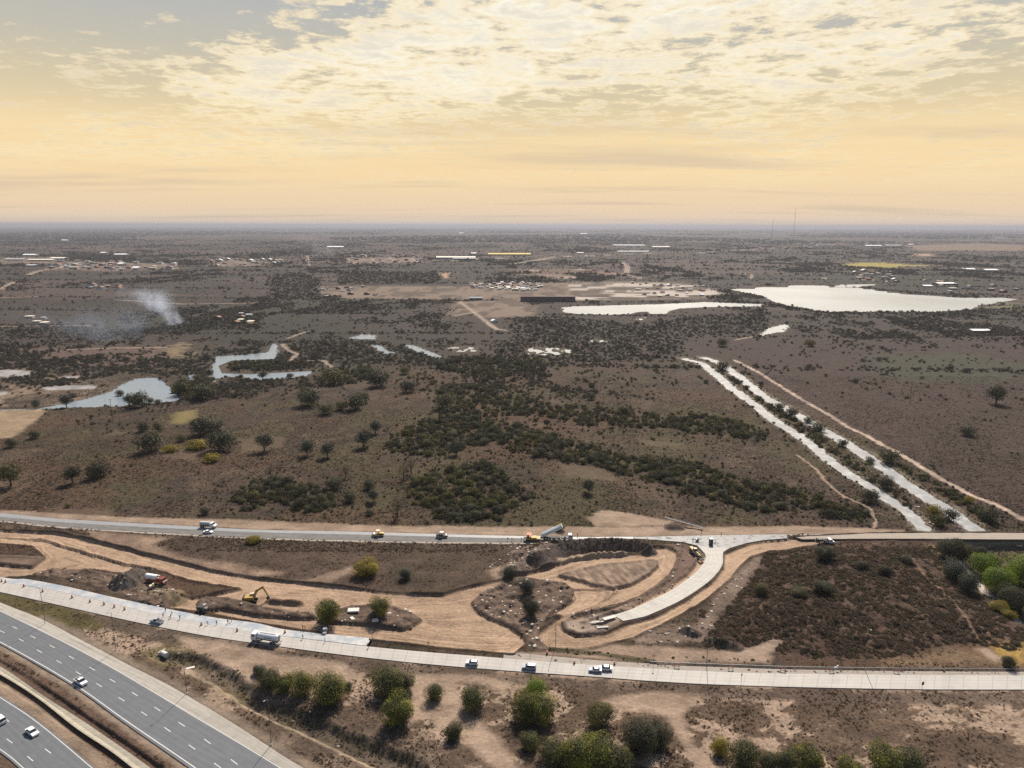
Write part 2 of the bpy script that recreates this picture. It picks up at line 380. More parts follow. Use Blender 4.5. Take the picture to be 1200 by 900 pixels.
def terrain(X, Y, light=False):
    """height, colour and how bare the ground is, at points of the plain"""
    n = len(X)
    far = sstep(Y, 330, 900)
    wa = 0.5 + 0.0035 * np.clip(Y - 150, 0, 4000)
    wx = (fbm(X / 3.1, Y / 3.1, 1, 3) - 0.5) * 2 * wa
    wy = (fbm(X / 3.1, Y / 3.1, 5, 3) - 0.5) * 2 * wa
    Xw, Yw = X + wx, Y + wy
    Xs, Ys = X + wx * 0.35, Y + wy * 0.35
    z = (fbm(X / 22, Y / 22, 31, 3) - 0.5) * 1.2 + (fbm(X / 2.2, Y / 2.2, 33, 3) - 0.5) * 0.35
    z *= 1 - 0.6 * far
    bare = np.zeros(n)
    a = fbm(X / 60, Y / 60, 41, 5, 0.6)[:, None]
    b = fbm(X / 9, Y / 7, 47, 5, 0.62)[:, None]
    c = fbm(X / 190, Y / 260, 53, 4)[:, None]
    col = np.array([[0.046, 0.0325, 0.022]]) * np.ones((n, 3))
    def blend(w, cc):
        nonlocal col
        w = np.asarray(w)
        if w.ndim == 1:
            w = w[:, None]
        cc = np.array(cc, float)
        if cc.ndim == 1:
            cc = cc[None, :]
        col = col * (1 - w) + cc * w
    blend(sstep(a, 0.5, 0.68), (0.064, 0.046, 0.029))
    blend(sstep(c, 0.5, 0.62) * 0.7, (0.052, 0.036, 0.030))
    blend(sstep(b, 0.52, 0.7) * 0.75, (0.036, 0.033, 0.022))
    blend(sstep(1 - b, 0.56, 0.68) * 0.55, (0.086, 0.060, 0.041))
    e_ = fbm(X / 34 + 7, Y / 46, 151, 4, 0.6)[:, None]
    g_ = fbm(X / 85, Y / 50 + 3, 157, 4, 0.6)[:, None]
    blend(sstep(e_, 0.50, 0.64) * 0.65, (0.062, 0.054, 0.026))
    blend(sstep(g_, 0.50, 0.62) * 0.65, (0.074, 0.044, 0.029))
    blend(sstep(1 - e_, 0.58, 0.70) * 0.5, (0.100, 0.074, 0.050))
    # farther out: long fields and scrub in bands
    s1 = fbm(X / 260, Y / 330, 61, 5, 0.62)[:, None]
    s2 = fbm(X / 620, Y / 480, 67, 4)[:, None]
    f = sstep(Y, 520, 900)[:, None]
    blend(f * 0.85, (0.039, 0.033, 0.029))
    blend(f * sstep(s1, 0.53, 0.62) * 0.8, (0.031, 0.031, 0.024))
    blend(f * sstep(1 - s1, 0.56, 0.68) * 0.8, (0.066, 0.050, 0.041))
    blend(f * sstep(s2, 0.56, 0.62) * 0.6, (0.085, 0.062, 0.052))
    # right of the canals the plain is dark reddish scrub
    canx = np.interp(Y, np.array(CANAL_R)[::-1, 1], np.array(CANAL_R)[::-1, 0])
    rt = (sstep(X - canx, 4, 30) * sstep(Y, 300, 320) * (1 - sstep(Y, 800, 1000)))[:, None]
    blend(rt * 0.8, np.array([[0.046, 0.032, 0.028]]) * (0.6 + 0.8 * b))
    def flat(sd, lo=-5.0, hi=-1.0, lvl=0.0):
        nonlocal z
        w = sstep(sd, lo, hi)
        z = z * (1 - w) + lvl * w
    def poly(p, cc, op=1.0, soft=0.7, lvl=None, b_=1.0, warp=True, pad=14.0, mot=0.0, cut=0.6):
        nonlocal z, bare
        sd = sd_poly(Xw if warp else Xs, Yw if warp else Ys, p, pad)
        w = sstep(sd, -soft, soft)
        cc2 = np.array(cc)[None, :] * (1 + mot * (b - 0.5) * 2)
        blend(w * op, cc2)
        bare = np.maximum(bare, w * b_)
        if lvl is not None:
            ww = sstep(sd, -cut, cut)
            z = z * (1 - ww) + (lvl + (z - lvl) * 0.12) * ww
        return sd
    def line(p, w, cc, op=1.0, soft=0.7, lvl=None, w2=None, b_=1.0, mot=0.0):
        nonlocal z, bare
        sd = sd_line(Xw, Yw, p, w, w2)
        ww = sstep(sd, -soft, soft)
        blend(ww * op, np.array(cc)[None, :] * (1 + mot * (b - 0.5) * 2))
        bare = np.maximum(bare, ww * b_)
        if lvl is not None:
            z = z + lvl * sstep(sd, -0.4, w * 0.4)
        return sd
    # ---- far features
    if True:
        TAN = (0.17, 0.132, 0.102)
        for p in (Z('s', 300, 345, 520, 340, 1000, 345, 1200, 330, 1200, 400, 900, 405, 560, 400, 470, 405, 300, 375),
                  Z('s', 940, 415, 1200, 405, 1300, 430, 1300, 480, 1100, 490, 1010, 470, 900, 480),
                  Z('t', -30, 330, 200, 325, 560, 320, 780, 322, 1000, 375, 900, 400, 300, 412, 30, 415, -30, 380),
                  Z('s', 420, 210, 780, 205, 790, 230, 440, 240), Z('r', 260, 225, 820, 235, 850, 262, 520, 270, 240, 262),
                  Z('r', 1000, 210, 1200, 215, 1240, 245, 980, 250), Z('r', 0, 208, 300, 205, 310, 240, 0, 235)):
            sd = sd_poly(X + wx * 6, Y + wy * 6, p, 60)
            w = sstep(sd, -12, 12)
            blend(w * (0.35 + 0.65 * sstep(fbm(X / 26, Y / 60, 71, 3), 0.36, 0.56)), TAN)
            bare = np.maximum(bare, w * 0.85)
        # worked lots with pale strips
        lot = sd_poly(Xw, Yw, Z('t', 260, 338, 480, 326, 800, 322, 990, 375, 820, 398, 300, 405), 20)
        lw = sstep(lot, -5, 5)
        rows = fbm(X / 55 + Y / 300, Y / 38, 77, 2)
        blend(lw * sstep(rows, 0.54, 0.60) * 0.85, (0.44, 0.40, 0.35))
        blend(lw * sstep(1 - rows, 0.50, 0.56) * 0.85, (0.075, 0.062, 0.052))
        for p, cc in ((Z('u', 320, 240, 420, 232, 480, 231, 580, 234, 700, 243, 780, 246, 620, 250, 560, 254, 420, 252, 350, 246), (0.30, 0.255, 0.06)),
                      (Z('u', 420, 254, 600, 252, 560, 272, 440, 270), (0.15, 0.125, 0.06)),
                      (Z('t', 120, 287, 200, 283, 290, 292, 320, 306, 250, 303, 130, 296), (0.42, 0.33, 0.27)),
                      (Z('t', 380, 272, 520, 284, 540, 290, 430, 290), (0.40, 0.26, 0.19)),
                      (Z('t', 0, 262, 360, 258, 520, 290, 320, 300, 0, 290), (0.12, 0.083, 0.063)),
                      (Z('u', 640, 150, 1000, 140, 1200, 150, 1200, 175, 700, 175), (0.17, 0.125, 0.09)),
                      (Z('s', 870, 280, 910, 280, 905, 300, 880, 296), (0.42, 0.28, 0.18)),
                      (Z('u', 680, 188, 780, 190, 770, 200, 700, 200), (0.34, 0.24, 0.18)),
                      (Z('m', 0, 80, 300, 85, 580, 85, 600, 140, 0, 150), (0.10, 0.070, 0.058)),
                      (Z('m', 590, 75, 640, 70, 650, 110, 600, 125), (0.22, 0.17, 0.10)),
                      (Z('o', 640, 110, 1000, 100, 1200, 140, 1200, 200, 1000, 210, 700, 190), (0.046, 0.049, 0.032)),
                      (Z('u', 1000, 440, 1110, 418, 1180, 420, 1150, 450), (0.13, 0.125, 0.07))):
            sd = sd_poly(X + wx * 3, Y + wy * 3, p, 30)
            blend(sstep(sd + (b[:, 0] - 0.5) * 60, -14, 14) * 0.85, cc)
            if cc[0] > 0.15:
                bare = np.maximum(bare, sstep(sd, -4, 4))
        for p, w in ((Z('s', 955, 415, 1010, 455, 1130, 545), 7), (Z('s', 930, 480, 1050, 460), 6), (Z('t', -10, 240, 200, 205, 440, 195, 700, 185, 880, 185, 1100, 170, 1400, 150, 1900, 130), 30),
                     (Z('s', 800, 225, 1080, 212, 1220, 208), 24), (Z('t', 520, 230, 540, 250, 540, 280), 16), (Z('t', 540, 288, 620, 308), 14), (Z('t', 1060, 275, 1125, 290, 1120, 305, 1100, 308), 10),
                     (Z('r', -20, 368, 40, 335, 62, 322), 10), (Z('r', 120, 292, 200, 265, 330, 245), 12), (Z('s', 240, 198, 250, 245), 10), (Z('s', 430, 212, 470, 238), 10), (Z('s', 540, 210, 575, 235), 10),
                     (Z('s', 625, 208, 672, 230), 10), (Z('s', 715, 208, 765, 227), 10), (Z('r', 0, 395, 190, 390), 7), (Z('r', 0, 530, 420, 526), 4.5), (Z('m', 190, 92, 400, 83, 580, 82), 4.5),
                     (Z('r', 540, 405, 860, 425, 1200, 420), 6), (Z('t', 10, 270, 350, 262), 14), (Z('u', 40, 310, 270, 304), 7), (Z('u', 430, 305, 560, 320), 7),
                     (Z('m', 995, 70, 1010, 90, 1045, 105, 1020, 130, 1140, 128, 1165, 150), 4), (Z('m', 1010, 50, 1080, 25), 4), (Z('m', -20, 205, 40, 215, 95, 240), 5),
                     (Z('n', 510, -5, 545, 15, 580, 22), 5), (Z('o', 185, 55, 260, 42), 4)):
            line(p, w, (0.31, 0.25, 0.20), 0.8, 1.5 + w * 0.12)
    poly(MUD, (0.085, 0.065, 0.048), 0.9, 4, mot=0.9, b_=0.1)
    blend(sstep(sd_poly(Xw, Yw, MUD, 5), -2, 3) * sstep(fbm(X / 22, Y / 40, 83, 4), 0.54, 0.62) * 0.8, (0.20, 0.15, 0.11))
    for p in SALT:
        poly(p, (0.30, 0.30, 0.30), 0.85, 2.2, mot=0.5)
    poly(Z('m', -60, 300, 150, 298, 160, 308, 80, 375, 40, 398, -60, 405), (0.27, 0.205, 0.135), 0.85, 2.5, mot=0.3)
    poly(Z('m', 620, 310, 690, 300, 690, 330, 640, 350, 600, 345), (0.21, 0.17, 0.07), 0.7, 5)
    for p in (Z('m', 840, 400, 1000, 395, 1000, 430, 840, 455), Z('m', 560, 440, 640, 430, 700, 455, 700, 480, 560, 470), Z('n', 740, 480, 930, 505, 1000, 560, 800, 540),
              Z('n', 1040, 400, 1200, 420, 1200, 440, 1060, 425), Z('m', 180, 640, 400, 650, 400, 680, 180, 670), Z('m', 400, 370, 470, 380, 380, 390)):
        poly(p, (0.12, 0.09, 0.062), 0.5, 4.5, mot=0.5, b_=0.4)
    # ---- canals and the bank track
    for cl, w1, w2 in ((CANAL_L, 7.5, 4.6), (CANAL_R, 8, 7.2)):
        sd = sd_line(Xw, Yw, cl, w1, w2, 24)
        blend(sstep(sd, -5, -1) * 0.75, np.array([[0.19, 0.16, 0.12]]) * (0.45 + 1.1 * b))
        flat(sd, -7, -4.0, 0.5)
        w = sstep(sd + (2.0 if cl is CANAL_L else 0.5) * (vnoise(X / 4, Y / 4, 19) - 0.4), -1.8, -0.2)
        z = z * (1 - w) - 0.9 * w
        bare = np.maximum(bare, sstep(sd, -1.5, 0) * 1.0)
    line(BANK, 3.6, (0.42, 0.34, 0.27), 0.8, 1.0, mot=0.8)
    line(Z('o', 405, 460, 470, 510, 500, 550, 560, 600, 660, 650, 680, 690, 672, 715), 1.4, (0.36, 0.27, 0.21), 0.8, 0.7)
    # ---- water hollows
    for k, lst in PONDS.items():
        for p, lab in lst:
            sd = sd_poly(X + wx * (1.8 if k == 'pond' else 0.8), Y + wy * (1.8 if k == 'pond' else 1.2), p, 30)
            blend(sstep(sd, -6, -1) * 0.6, (0.085, 0.07, 0.05))
            w = sstep(sd, -2.0, 1.0)
            z = z * (1 - w) - 0.9 * w
            if 'marsh' in lab or 'bright pool' in lab or 'ragged' in lab:
                z = z + w * 1.2 * sstep(fbm(X / 7, Y / 14, 88, 3), 0.48, 0.54)
            bare = np.maximum(bare, sstep(sd, -1, 1.5))
    # ---- between the roads
    lens = PP([(0, 611), (225, 628), (400, 634), (600, 637), (640, 640), (600, 676), (550, 687), (462, 695), (400, 687), (300, 677), (175, 650), (100, 631), (60, 624)])
    poly(lens, (0.064, 0.046, 0.035), 0.8, 2.0, b_=0.0, mot=0.55)
    poly(PP([(100, 622), (200, 630), (180, 638), (220, 655), (300, 665), (330, 672), (300, 677), (175, 650), (110, 634)]), (0.26, 0.19, 0.14), 0.7, 3.0, mot=0.7, b_=0.6)
    poly(PP([(340, 683), (400, 668), (410, 662), (430, 664), (380, 686)]), (0.25, 0.185, 0.14), 0.6, 2.0, mot=0.7, b_=0.4)
    poly(PP([(570, 668), (600, 658), (610, 672), (585, 680)]), (0.33, 0.25, 0.19), 0.6, 2, b_=0.4)
    # ---- ground south of the service road
    south = sstep(sd_poly(X, Y, PP([(-150, 664), (0, 694), (207, 739), (400, 767), (612, 787), (825, 802), (1067, 808), (1400, 808), (1500, 1100), (-400, 1100)]), 20), -1, 1)
    blots = fbm(X / 11 + wx * 0.2, Y / 6.5, 91, 5, 0.62) + 0.16 * (fbm(X / 1.7, Y / 1.3, 93, 4, 0.65) - 0.5)
    blend(south * 0.9, np.array([[0.105, 0.074, 0.052]]) * (0.6 + 0.8 * b))
    blend(south * sstep(blots, 0.53, 0.575) * 0.85, PALE)
    blend(south * sstep(1 - blots, 0.55, 0.64) * 0.55, (0.060, 0.045, 0.033))
    sdl = sd_line(X, Y, [(p[0], p[1] - 4.0) for p in RD_LOW], 5.5)
    blend(sstep(sdl, -1.5, 1.5) * 0.8, (0.085, 0.064, 0.05))
    poly(PP([(-100, 668), (0, 695), (100, 717), (120, 730), (115, 741), (55, 728), (0, 706), (-100, 674)]), (0.070, 0.060, 0.024), 0.95, 1.2, mot=0.5, b_=0)
    poly(PP([(120, 730), (207, 742), (300, 757), (290, 765), (200, 754), (150, 744)]), (0.085, 0.068, 0.05), 0.8, 1.5, mot=0.4, b_=0)
    poly(PP([(165, 765), (190, 755), (240, 765), (235, 780), (185, 780)]), (0.12, 0.10, 0.045), 0.8, 2.0, mot=0.4, b_=0)
    poly(PP([(265, 800), (290, 812), (285, 822), (258, 812)]), (0.15, 0.11, 0.035), 0.8, 1.5, b_=0)
    poly(PP([(330, 815), (480, 850), (560, 905), (400, 905), (300, 860)]), (0.082, 0.062, 0.046), 0.75, 4, mot=0.5, b_=0)
    for p in SANDY:
        poly(p, PALE, 0.8, 1.6, mot=0.55)
    # field by the curved slab: dark reddish earth
    sdf = poly(FIELD, (0.074, 0.048, 0.036), 0.9, 2.5, b_=0.0, mot=0.8)
    z = z + 2.0 * sstep(sd_poly(X, Y, FIELD, 2), 0, 26)
    z = z + sstep(sdf, 0, 5) * (fbm(X / 3.4, Y / 3.0, 161, 3) - 0.4) * 1.9
    poly(Z('e', 700, 580, 1000, 530, 1030, 480, 1100, 480, 1230, 560, 1230, 610, 700, 605), (0.15, 0.105, 0.065), 0.8, 2.5, mot=0.5, b_=0.2)
    poly(Z('e', 850, 170, 930, 200, 1010, 330, 1100, 400, 1060, 400, 960, 320, 880, 240), (0.16, 0.125, 0.055), 0.7, 2.0, mot=0.4, b_=0.2)
    poly(Z('e', 1080, 530, 1200, 520, 1210, 590, 1150, 600, 1120, 570), (0.30, 0.20, 0.05), 0.75, 2.0, b_=0)
    line(Z('e', 800, 230, 850, 300, 930, 360, 990, 440, 1040, 510), 1.0, (0.22, 0.155, 0.11), 0.7, 0.6)
    poly(Z('e', 1030, 540, 1070, 540, 1130, 580, 1100, 590), (0.33, 0.26, 0.2), 0.8, 1.2)
    poly(Z('e', 220, 540, 330, 505, 345, 520, 300, 560, 200, 560), (0.36, 0.28, 0.22), 0.7, 1.5)
    # heavy grey clods beside the haul road
    poly(Z('d', 860, 620, 980, 440, 1060, 350, 1130, 290, 1180, 280, 1130, 380, 1050, 480, 960, 600, 900, 690, 600, 690, 560, 670, 700, 610), (0.19, 0.145, 0.115), 0.75, 2.0, mot=0.8, b_=0.6)
    # ---- roads: a flat shelf under each
    RN = np.vstack([np.array(SLAB_UP)[:-1], np.array(RD_UP)[9:], np.array(RD_LOW)[::-1]])
    for pp in (RN, np.vstack([np.array(HW_SHO), np.array(HW_LOE)[::-1]]), np.vstack([np.array(H2_UP), np.array(H2_LOW)[::-1]]),
               np.vstack([np.array(UR_UP), np.array(UR_LOW + PP([(935, 632), (1200, 632.5), (1380, 632.5)]))[::-1]]), np.vstack([np.array(SH_UP), np.array(SH_LOW)[::-1]])):
        flat(sd_poly(X, Y, pp, 10), -5, -1.2, 0.0)
    # ---- haul roads
    streak = np.zeros(n)
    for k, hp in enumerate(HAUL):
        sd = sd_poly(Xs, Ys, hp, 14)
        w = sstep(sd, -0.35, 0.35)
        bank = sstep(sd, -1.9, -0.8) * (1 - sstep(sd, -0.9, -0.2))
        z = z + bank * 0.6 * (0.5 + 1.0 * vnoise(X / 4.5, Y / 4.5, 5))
        blend(sstep(sd, -1.2, -0.7) * (1 - sstep(sd, -0.2, 0.15)) * 0.65, np.array([[0.085, 0.062, 0.048]]) * (0.5 + b))  # dark topsoil rim, its colour also painting in the shade of the bank
        tr = 0.62 * fbm(sd * 1.3 + 9 * fbm(X / 26, Y / 22, 7, 3), X / 25 + Y / 30, 101 + k, 3, 0.7) + 0.38 * fbm(X / 2.2 + Y / 6, Y / 3.2 - X / 8, 107, 5, 0.7)
        g = fbm(X / 24, Y / 24, 121, 3)
        cc = np.array(SAND)[None, :] * (0.80 + 1.1 * (tr - 0.5) + 0.50 * (g - 0.5) + 0.12)[:, None]
        blend(w, cc)
        blend(w * sstep(1 - tr, 0.60, 0.72) * 0.55, (0.16, 0.105, 0.07))
        z = z * (1 - w) + (-0.95 + (tr - 0.5) * 0.5) * w
        bare = np.maximum(bare, sstep(sd, -2.2, -0.5))
    hz = sd_poly(Xs, Ys, HAUL[0], 2) > 0.6
    rr_ = random.Random(5)
    nodes_ = [(250, 673), (285, 700), (300, 724), (380, 741), (440, 747), (520, 757), (590, 764), (545, 694), (575, 690), (630, 752), (500, 700), (430, 695), (655, 745), (668, 712), (700, 705)]
    idx_ = np.where(hz)[0]
    if len(idx_):
        xi, yi = Xs[idx_], Ys[idx_]
        acc = np.zeros(len(idx_))
        for q in range(30):
            a_, c_ = rr_.sample(nodes_, 2)
            if abs(a_[0] - c_[0]) < 60:
                continue
            m_ = ((a_[0] + c_[0]) / 2 + rr_.uniform(-25, 25), (a_[1] + c_[1]) / 2 + rr_.uniform(-14, 14))
            cv = resample(PP([a_, m_, c_]), 24)
            cv = cv + np.array([rr_.uniform(-3, 3), rr_.uniform(-3, 3)])
            for o_ in (0.0, 1.9):
                acc = np.maximum(acc, sstep(sd_line(xi, yi + o_ - 0.3 * o_, cv, 0.75), -0.25, 0.25) * rr_.uniform(0.3, 0.8))
        full = np.zeros(n)
        full[idx_] = acc
        blend(full * 0.55, (0.17, 0.118, 0.08))
        z = z - full * 0.14
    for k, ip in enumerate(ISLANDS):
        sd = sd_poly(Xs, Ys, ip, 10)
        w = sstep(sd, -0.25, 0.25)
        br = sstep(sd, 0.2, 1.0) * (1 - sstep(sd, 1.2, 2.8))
        cc = np.array([[0.125, 0.092, 0.070]]) * (0.4 + 1.2 * b)
        if k == 0:
            rid = np.abs(np.sin((X * 0.95 + Y * 0.25) * 0.9 + 3 * fbm(X / 8, Y / 8, 9, 2)))
            rid = fbm(X / 1.6 + Y / 5, Y / 6 - X / 9, 9, 3)
            cc = np.array([[0.21, 0.158, 0.118]]) * (0.2 + 1.6 * rid[:, None])
            z = np.where(w > 0, z + w * (rid - 0.5) * 1.2, z)
        blend(w, cc)
        blend(sstep(sd, -0.5, 0.0) * (1 - sstep(sd, 0.3, 0.9)) * 0.6, np.array([[0.082, 0.060, 0.048]]) * (0.5 + b))  # dark soil ring; painted tone also stands in for shade under the island edge
        lump = (fbm(X / 3.6, Y / 3.6, 131, 3) - 0.42) * (3.4 if k in (1, 3, 4, 5, 7) else 0.7)
        z = z * (1 - w) + w * (0.05 + np.maximum(lump, -0.4) * sstep(sd, 0.3, 2.5) + br * 0.35)
        bare = np.maximum(bare, w * 0.9)
    # work zone beside the curved slab and the sandy ramp in it
    sd = poly(RAMP2, (0.40, 0.29, 0.20), 0.95, 0.5, lvl=-0.35, warp=False)
    for q in (Z('d', 790, 262, 760, 350, 690, 430, 590, 492, 480, 528, 400, 545, 330, 560, 270, 572), Z('d', 865, 300, 820, 370, 720, 440, 600, 500, 500, 540, 430, 566, 330, 600)):
        sd = sd_line(Xs, Ys, q, 1.8)
        w = sstep(sd, -0.5, 0.6)
        z = z + w * 0.85 * (0.6 + 0.8 * vnoise(X / 2, Y / 2, 8))
        blend(w * 0.7, (0.14, 0.10, 0.078))
    poly(Z('d', 795, 255, 850, 268, 868, 300, 850, 350, 800, 380, 770, 370, 792, 310), (0.15, 0.10, 0.082), 0.75, 1.0, mot=0.5)
    poly(Z('d', 250, 600, 330, 580, 470, 570, 510, 595, 440, 640, 330, 650, 260, 630), (0.29, 0.235, 0.185), 0.8, 0.8, mot=0.8)
    # ---- heaps
    def heap(q, w, hgt, cc, w2=None, op=0.9, rough=0.5):
        nonlocal z
        sd = sd_line(Xs, Ys, q, w, w2)
        t = np.clip(sd / (w * 0.5), 0, 1)
        z = z + hgt * t ** 0.8 * (1 + rough * (fbm(X / 4, Y / 4, 141, 3) - 0.5) * 2)
        blend(sstep(sd, -0.3, 0.6) * op, np.array(cc)[None, :] * (0.6 + 0.8 * b))
    heap(PP([(634, 658), (648, 649), (668, 644), (690, 641), (712, 640), (735, 640), (752, 642), (760, 645)]), 12.5, 4.8, (0.085, 0.068, 0.060), 8, 0.95, 0.10)
    heap(PP([(598, 672), (612, 664), (626, 654), (640, 645)]), 10, 2.6, (0.12, 0.095, 0.078), 8, 0.85)
    heap(PP([(604, 650), (625, 643), (650, 637)]), 8, 1.5, (0.14, 0.105, 0.085))
    heap(PP([(148, 684), (160, 676)]), 12, 5.0, (0.080, 0.068, 0.060), 9, 0.95, 0.15)
    heap(PP([(185, 698), (200, 697), (207, 702)]), 9, 1.8, (0.17, 0.13, 0.085), None, 0.8)
    heap(PP([(316, 703), (335, 705), (352, 706)]), 3.2, 1.9, (0.15, 0.095, 0.065), None, 0.9)
    heap(Z('e', 100, 515, 140, 528, 185, 538), 5, 1.8, (0.09, 0.075, 0.062), None, 0.9, 0.3)
    heap(Z('e', 10, 480, 45, 490), 5, 2.0, (0.12, 0.095, 0.08), None, 0.9)
    heap(PP([(785, 618.5), (795, 618.8)]), 6, 2.2, (0.10, 0.075, 0.06), None, 0.9, 0.2)
    heap(Z('d', 410, 600, 450, 590), 2.6, 1.1, (0.15, 0.105, 0.08), None, 0.9, 0.2)
    # rows of dumped sand along the loop
    bm = sd_poly(X, Y, PP([(652, 657), (672, 651.5), (705, 648.5), (735, 648), (735, 649.5), (708, 651), (674, 655.5), (655, 661)]), 5)
    rid = np.abs(np.sin((X - 0.6 * Y) * 1.0 + 5 * fbm(X / 7, Y / 7, 12, 2)))
    z = z + sstep(bm, -0.5, 0.8) * rid * 0.9
    blend(sstep(bm, -0.5, 0.5) * 0.9, (0.33, 0.25, 0.18))
    # ---- ditches
    sd = sd_line(Xw, Yw, DITCH, 6.0, 8.0)
    w = sstep(sd, -1.0, 2.6)
    z = z - 1.9 * w
    blend(sstep(sd, -1.0, 1.0) * 0.75, np.array([[0.075, 0.062, 0.045]]) * (0.5 + b))
    sd = sd_line(Xw, Yw, Z('i', -200, 345, 0, 362, 60, 372, 250, 400, 260, 402), 3.0)
    blend(sstep(sd, -0.6, 0.6) * 0.9, (0.07, 0.06, 0.035))
    z = z + sstep(sd, -0.5, 1.0) * 0.4
    line(PP([(219, 788), (245, 802), (270, 815), (286, 827), (310, 838), (335, 852), (390, 874), (450, 905)]), 1.0, (0.34, 0.28, 0.20), 0.65, 0.7, mot=1.0)
    sd = sd_poly(X, Y, ARROYO, 20)
    w = sstep(sd, -4.0, 3.5)
    z = z - 4.2 * w
    blend(sstep(sd, -2, 1) * 0.85, np.array([[0.10, 0.085, 0.055]]) * (0.5 + b))
    line(PP([(1122, 654), (1138, 664), (1150, 678), (1165, 695), (1180, 708), (1200, 722), (1240, 745)]), 5.0, (0.46, 0.42, 0.38), 0.85, 1.0, mot=0.9)
    # ---- highway verges and the median
    blend(sstep(sd_poly(Xw, Yw, np.vstack([np.array(HW_LOE), np.array(H2_UP)[::-1]]), 4), -0.5, 0.5) * 0.9, np.array([[0.105, 0.070, 0.050]]) * (0.5 + 1.0 * b))
    line(PP([(-70, 762), (0, 806), (45, 836), (100, 884), (170, 944)]), 4.5, (0.25, 0.195, 0.145), 0.8, 1.0, mot=0.6)
    line(PP([(-70, 725), (0, 759), (82, 806), (150, 855), (230, 912)]), 1.6, (0.27, 0.22, 0.17), 0.7, 0.8, mot=0.6)
    line([(x + 0.8, y + 0.6) for x, y in HW_SHO[3:]], 3.0, (0.19, 0.155, 0.12), 0.75, 1.4, mot=0.6)
    sd = sd_line(X, Y, CHAN, 4.6)
    w = sstep(sd, -1.2, -0.2)
    z = z * (1 - w) - 0.9 * w
    bare = np.maximum(bare, sstep(sd, -0.5, 0.2))
    for pp in (RN, np.vstack([np.array(HW_SHO), np.array(HW_LOE)[::-1]]), np.vstack([np.array(H2_UP), np.array(H2_LOW)[::-1]]),
               np.vstack([np.array(UR_UP)[:10], np.array(UR_LOW)[::-1]]), CSP):
        sd = sd_poly(X, Y, pp, 3)
        w = sstep(sd, -0.7, -0.1)
        z = z * (1 - w) - 0.12 * w
        bare = np.maximum(bare, sstep(sd, -1.0, 0.0))
    z = np.where(Y > 2500, np.clip(z, -0.6, 0.3), z)
    # very near tyre-flattened mud below the fresh slab
    return z, np.clip(col * np.array([[0.90, 0.87, 0.86]]), 0.01, 0.9), np.clip(bare, 0, 1)


CH_UP = resample(PP([(-70, 745), (0, 781), (50, 815), (100, 847), (155, 885), (200, 918), (260, 965)]), 90)
CH_LO = resample(PP([(-70, 752), (0, 789), (45, 817), (90, 852), (132, 880), (170, 910), (225, 957)]), 90)
CHAN = (CH_UP + CH_LO) / 2
CSP = np.vstack([np.array(CS_L), np.array(AP_UP), np.array(CS_R)[::-1]])


# ------------------------------------------------------------------ generic object helpers
def tag(o, label=None, cat=None, group=None, kind=None):
    if label:
        o['label'] = label
    if cat:
        o['category'] = cat
    if group:
        o['group'] = group
    if kind:
        o['kind'] = kind
    return o


def mesh_from(name, V, F, mats, smooth=False, midx=None):
    me = bpy.data.meshes.new(name)
    V = np.asarray(V, np.float32)
    F = np.asarray(F, np.int32)
    k = F.shape[1]
    me.vertices.add(len(V))
    me.vertices.foreach_set('co', V.ravel())
    me.loops.add(F.size)
    me.loops.foreach_set('vertex_index', F.ravel())
    me.polygons.add(len(F))
    me.polygons.foreach_set('loop_start', np.arange(0, F.size, k, dtype=np.int32))
    if midx is not None:
        me.polygons.foreach_set('material_index', np.asarray(midx, np.int32))
    me.polygons.foreach_set('use_smooth', np.full(len(F), bool(smooth)))
    for m in (mats if isinstance(mats, (list, tuple)) else [mats]):
        me.materials.append(m)
    me.update(calc_edges=True)
    return me


def link(name, me, parent=None, loc=None, rz=None, sc=None):
    o = bpy.data.objects.new(name, me)
    COL.objects.link(o)
    if parent is not None:
        o.parent = parent
    if loc is not None:
        o.location = loc
    if rz is not None:
        o.rotation_euler = (0, 0, rz)
    if sc is not None:
        o.scale = sc if isinstance(sc, (tuple, list)) else (sc, sc, sc)
    return o


# ------------------------------------------------------------------ materials
def new_mat(name):
    m = bpy.data.materials.new(name)
    m.use_nodes = True
    m.node_tree.nodes.clear()
    return m, NT(m.node_tree)


def finish(t, col, rough=0.9, spec=0.3, metal=0.0, bump=None, bstr=0.3, bdist=0.1, extra=None):
    ins = {'Base Color': col if isinstance(col, bpy.types.NodeSocket) else (*col, 1), 'Roughness': rough, 'Metallic': metal, 'Specular IOR Level': spec}
    ins.update(extra or {})
    if bump is not None:
        bn = t.n('ShaderNodeBump', {'Height': bump, 'Strength': bstr, 'Distance': bdist})
        ins['Normal'] = bn.outputs[0]
    b = t.n('ShaderNodeBsdfPrincipled', ins)
    t.n('ShaderNodeOutputMaterial', {'Surface': b.outputs[0]})
    return b


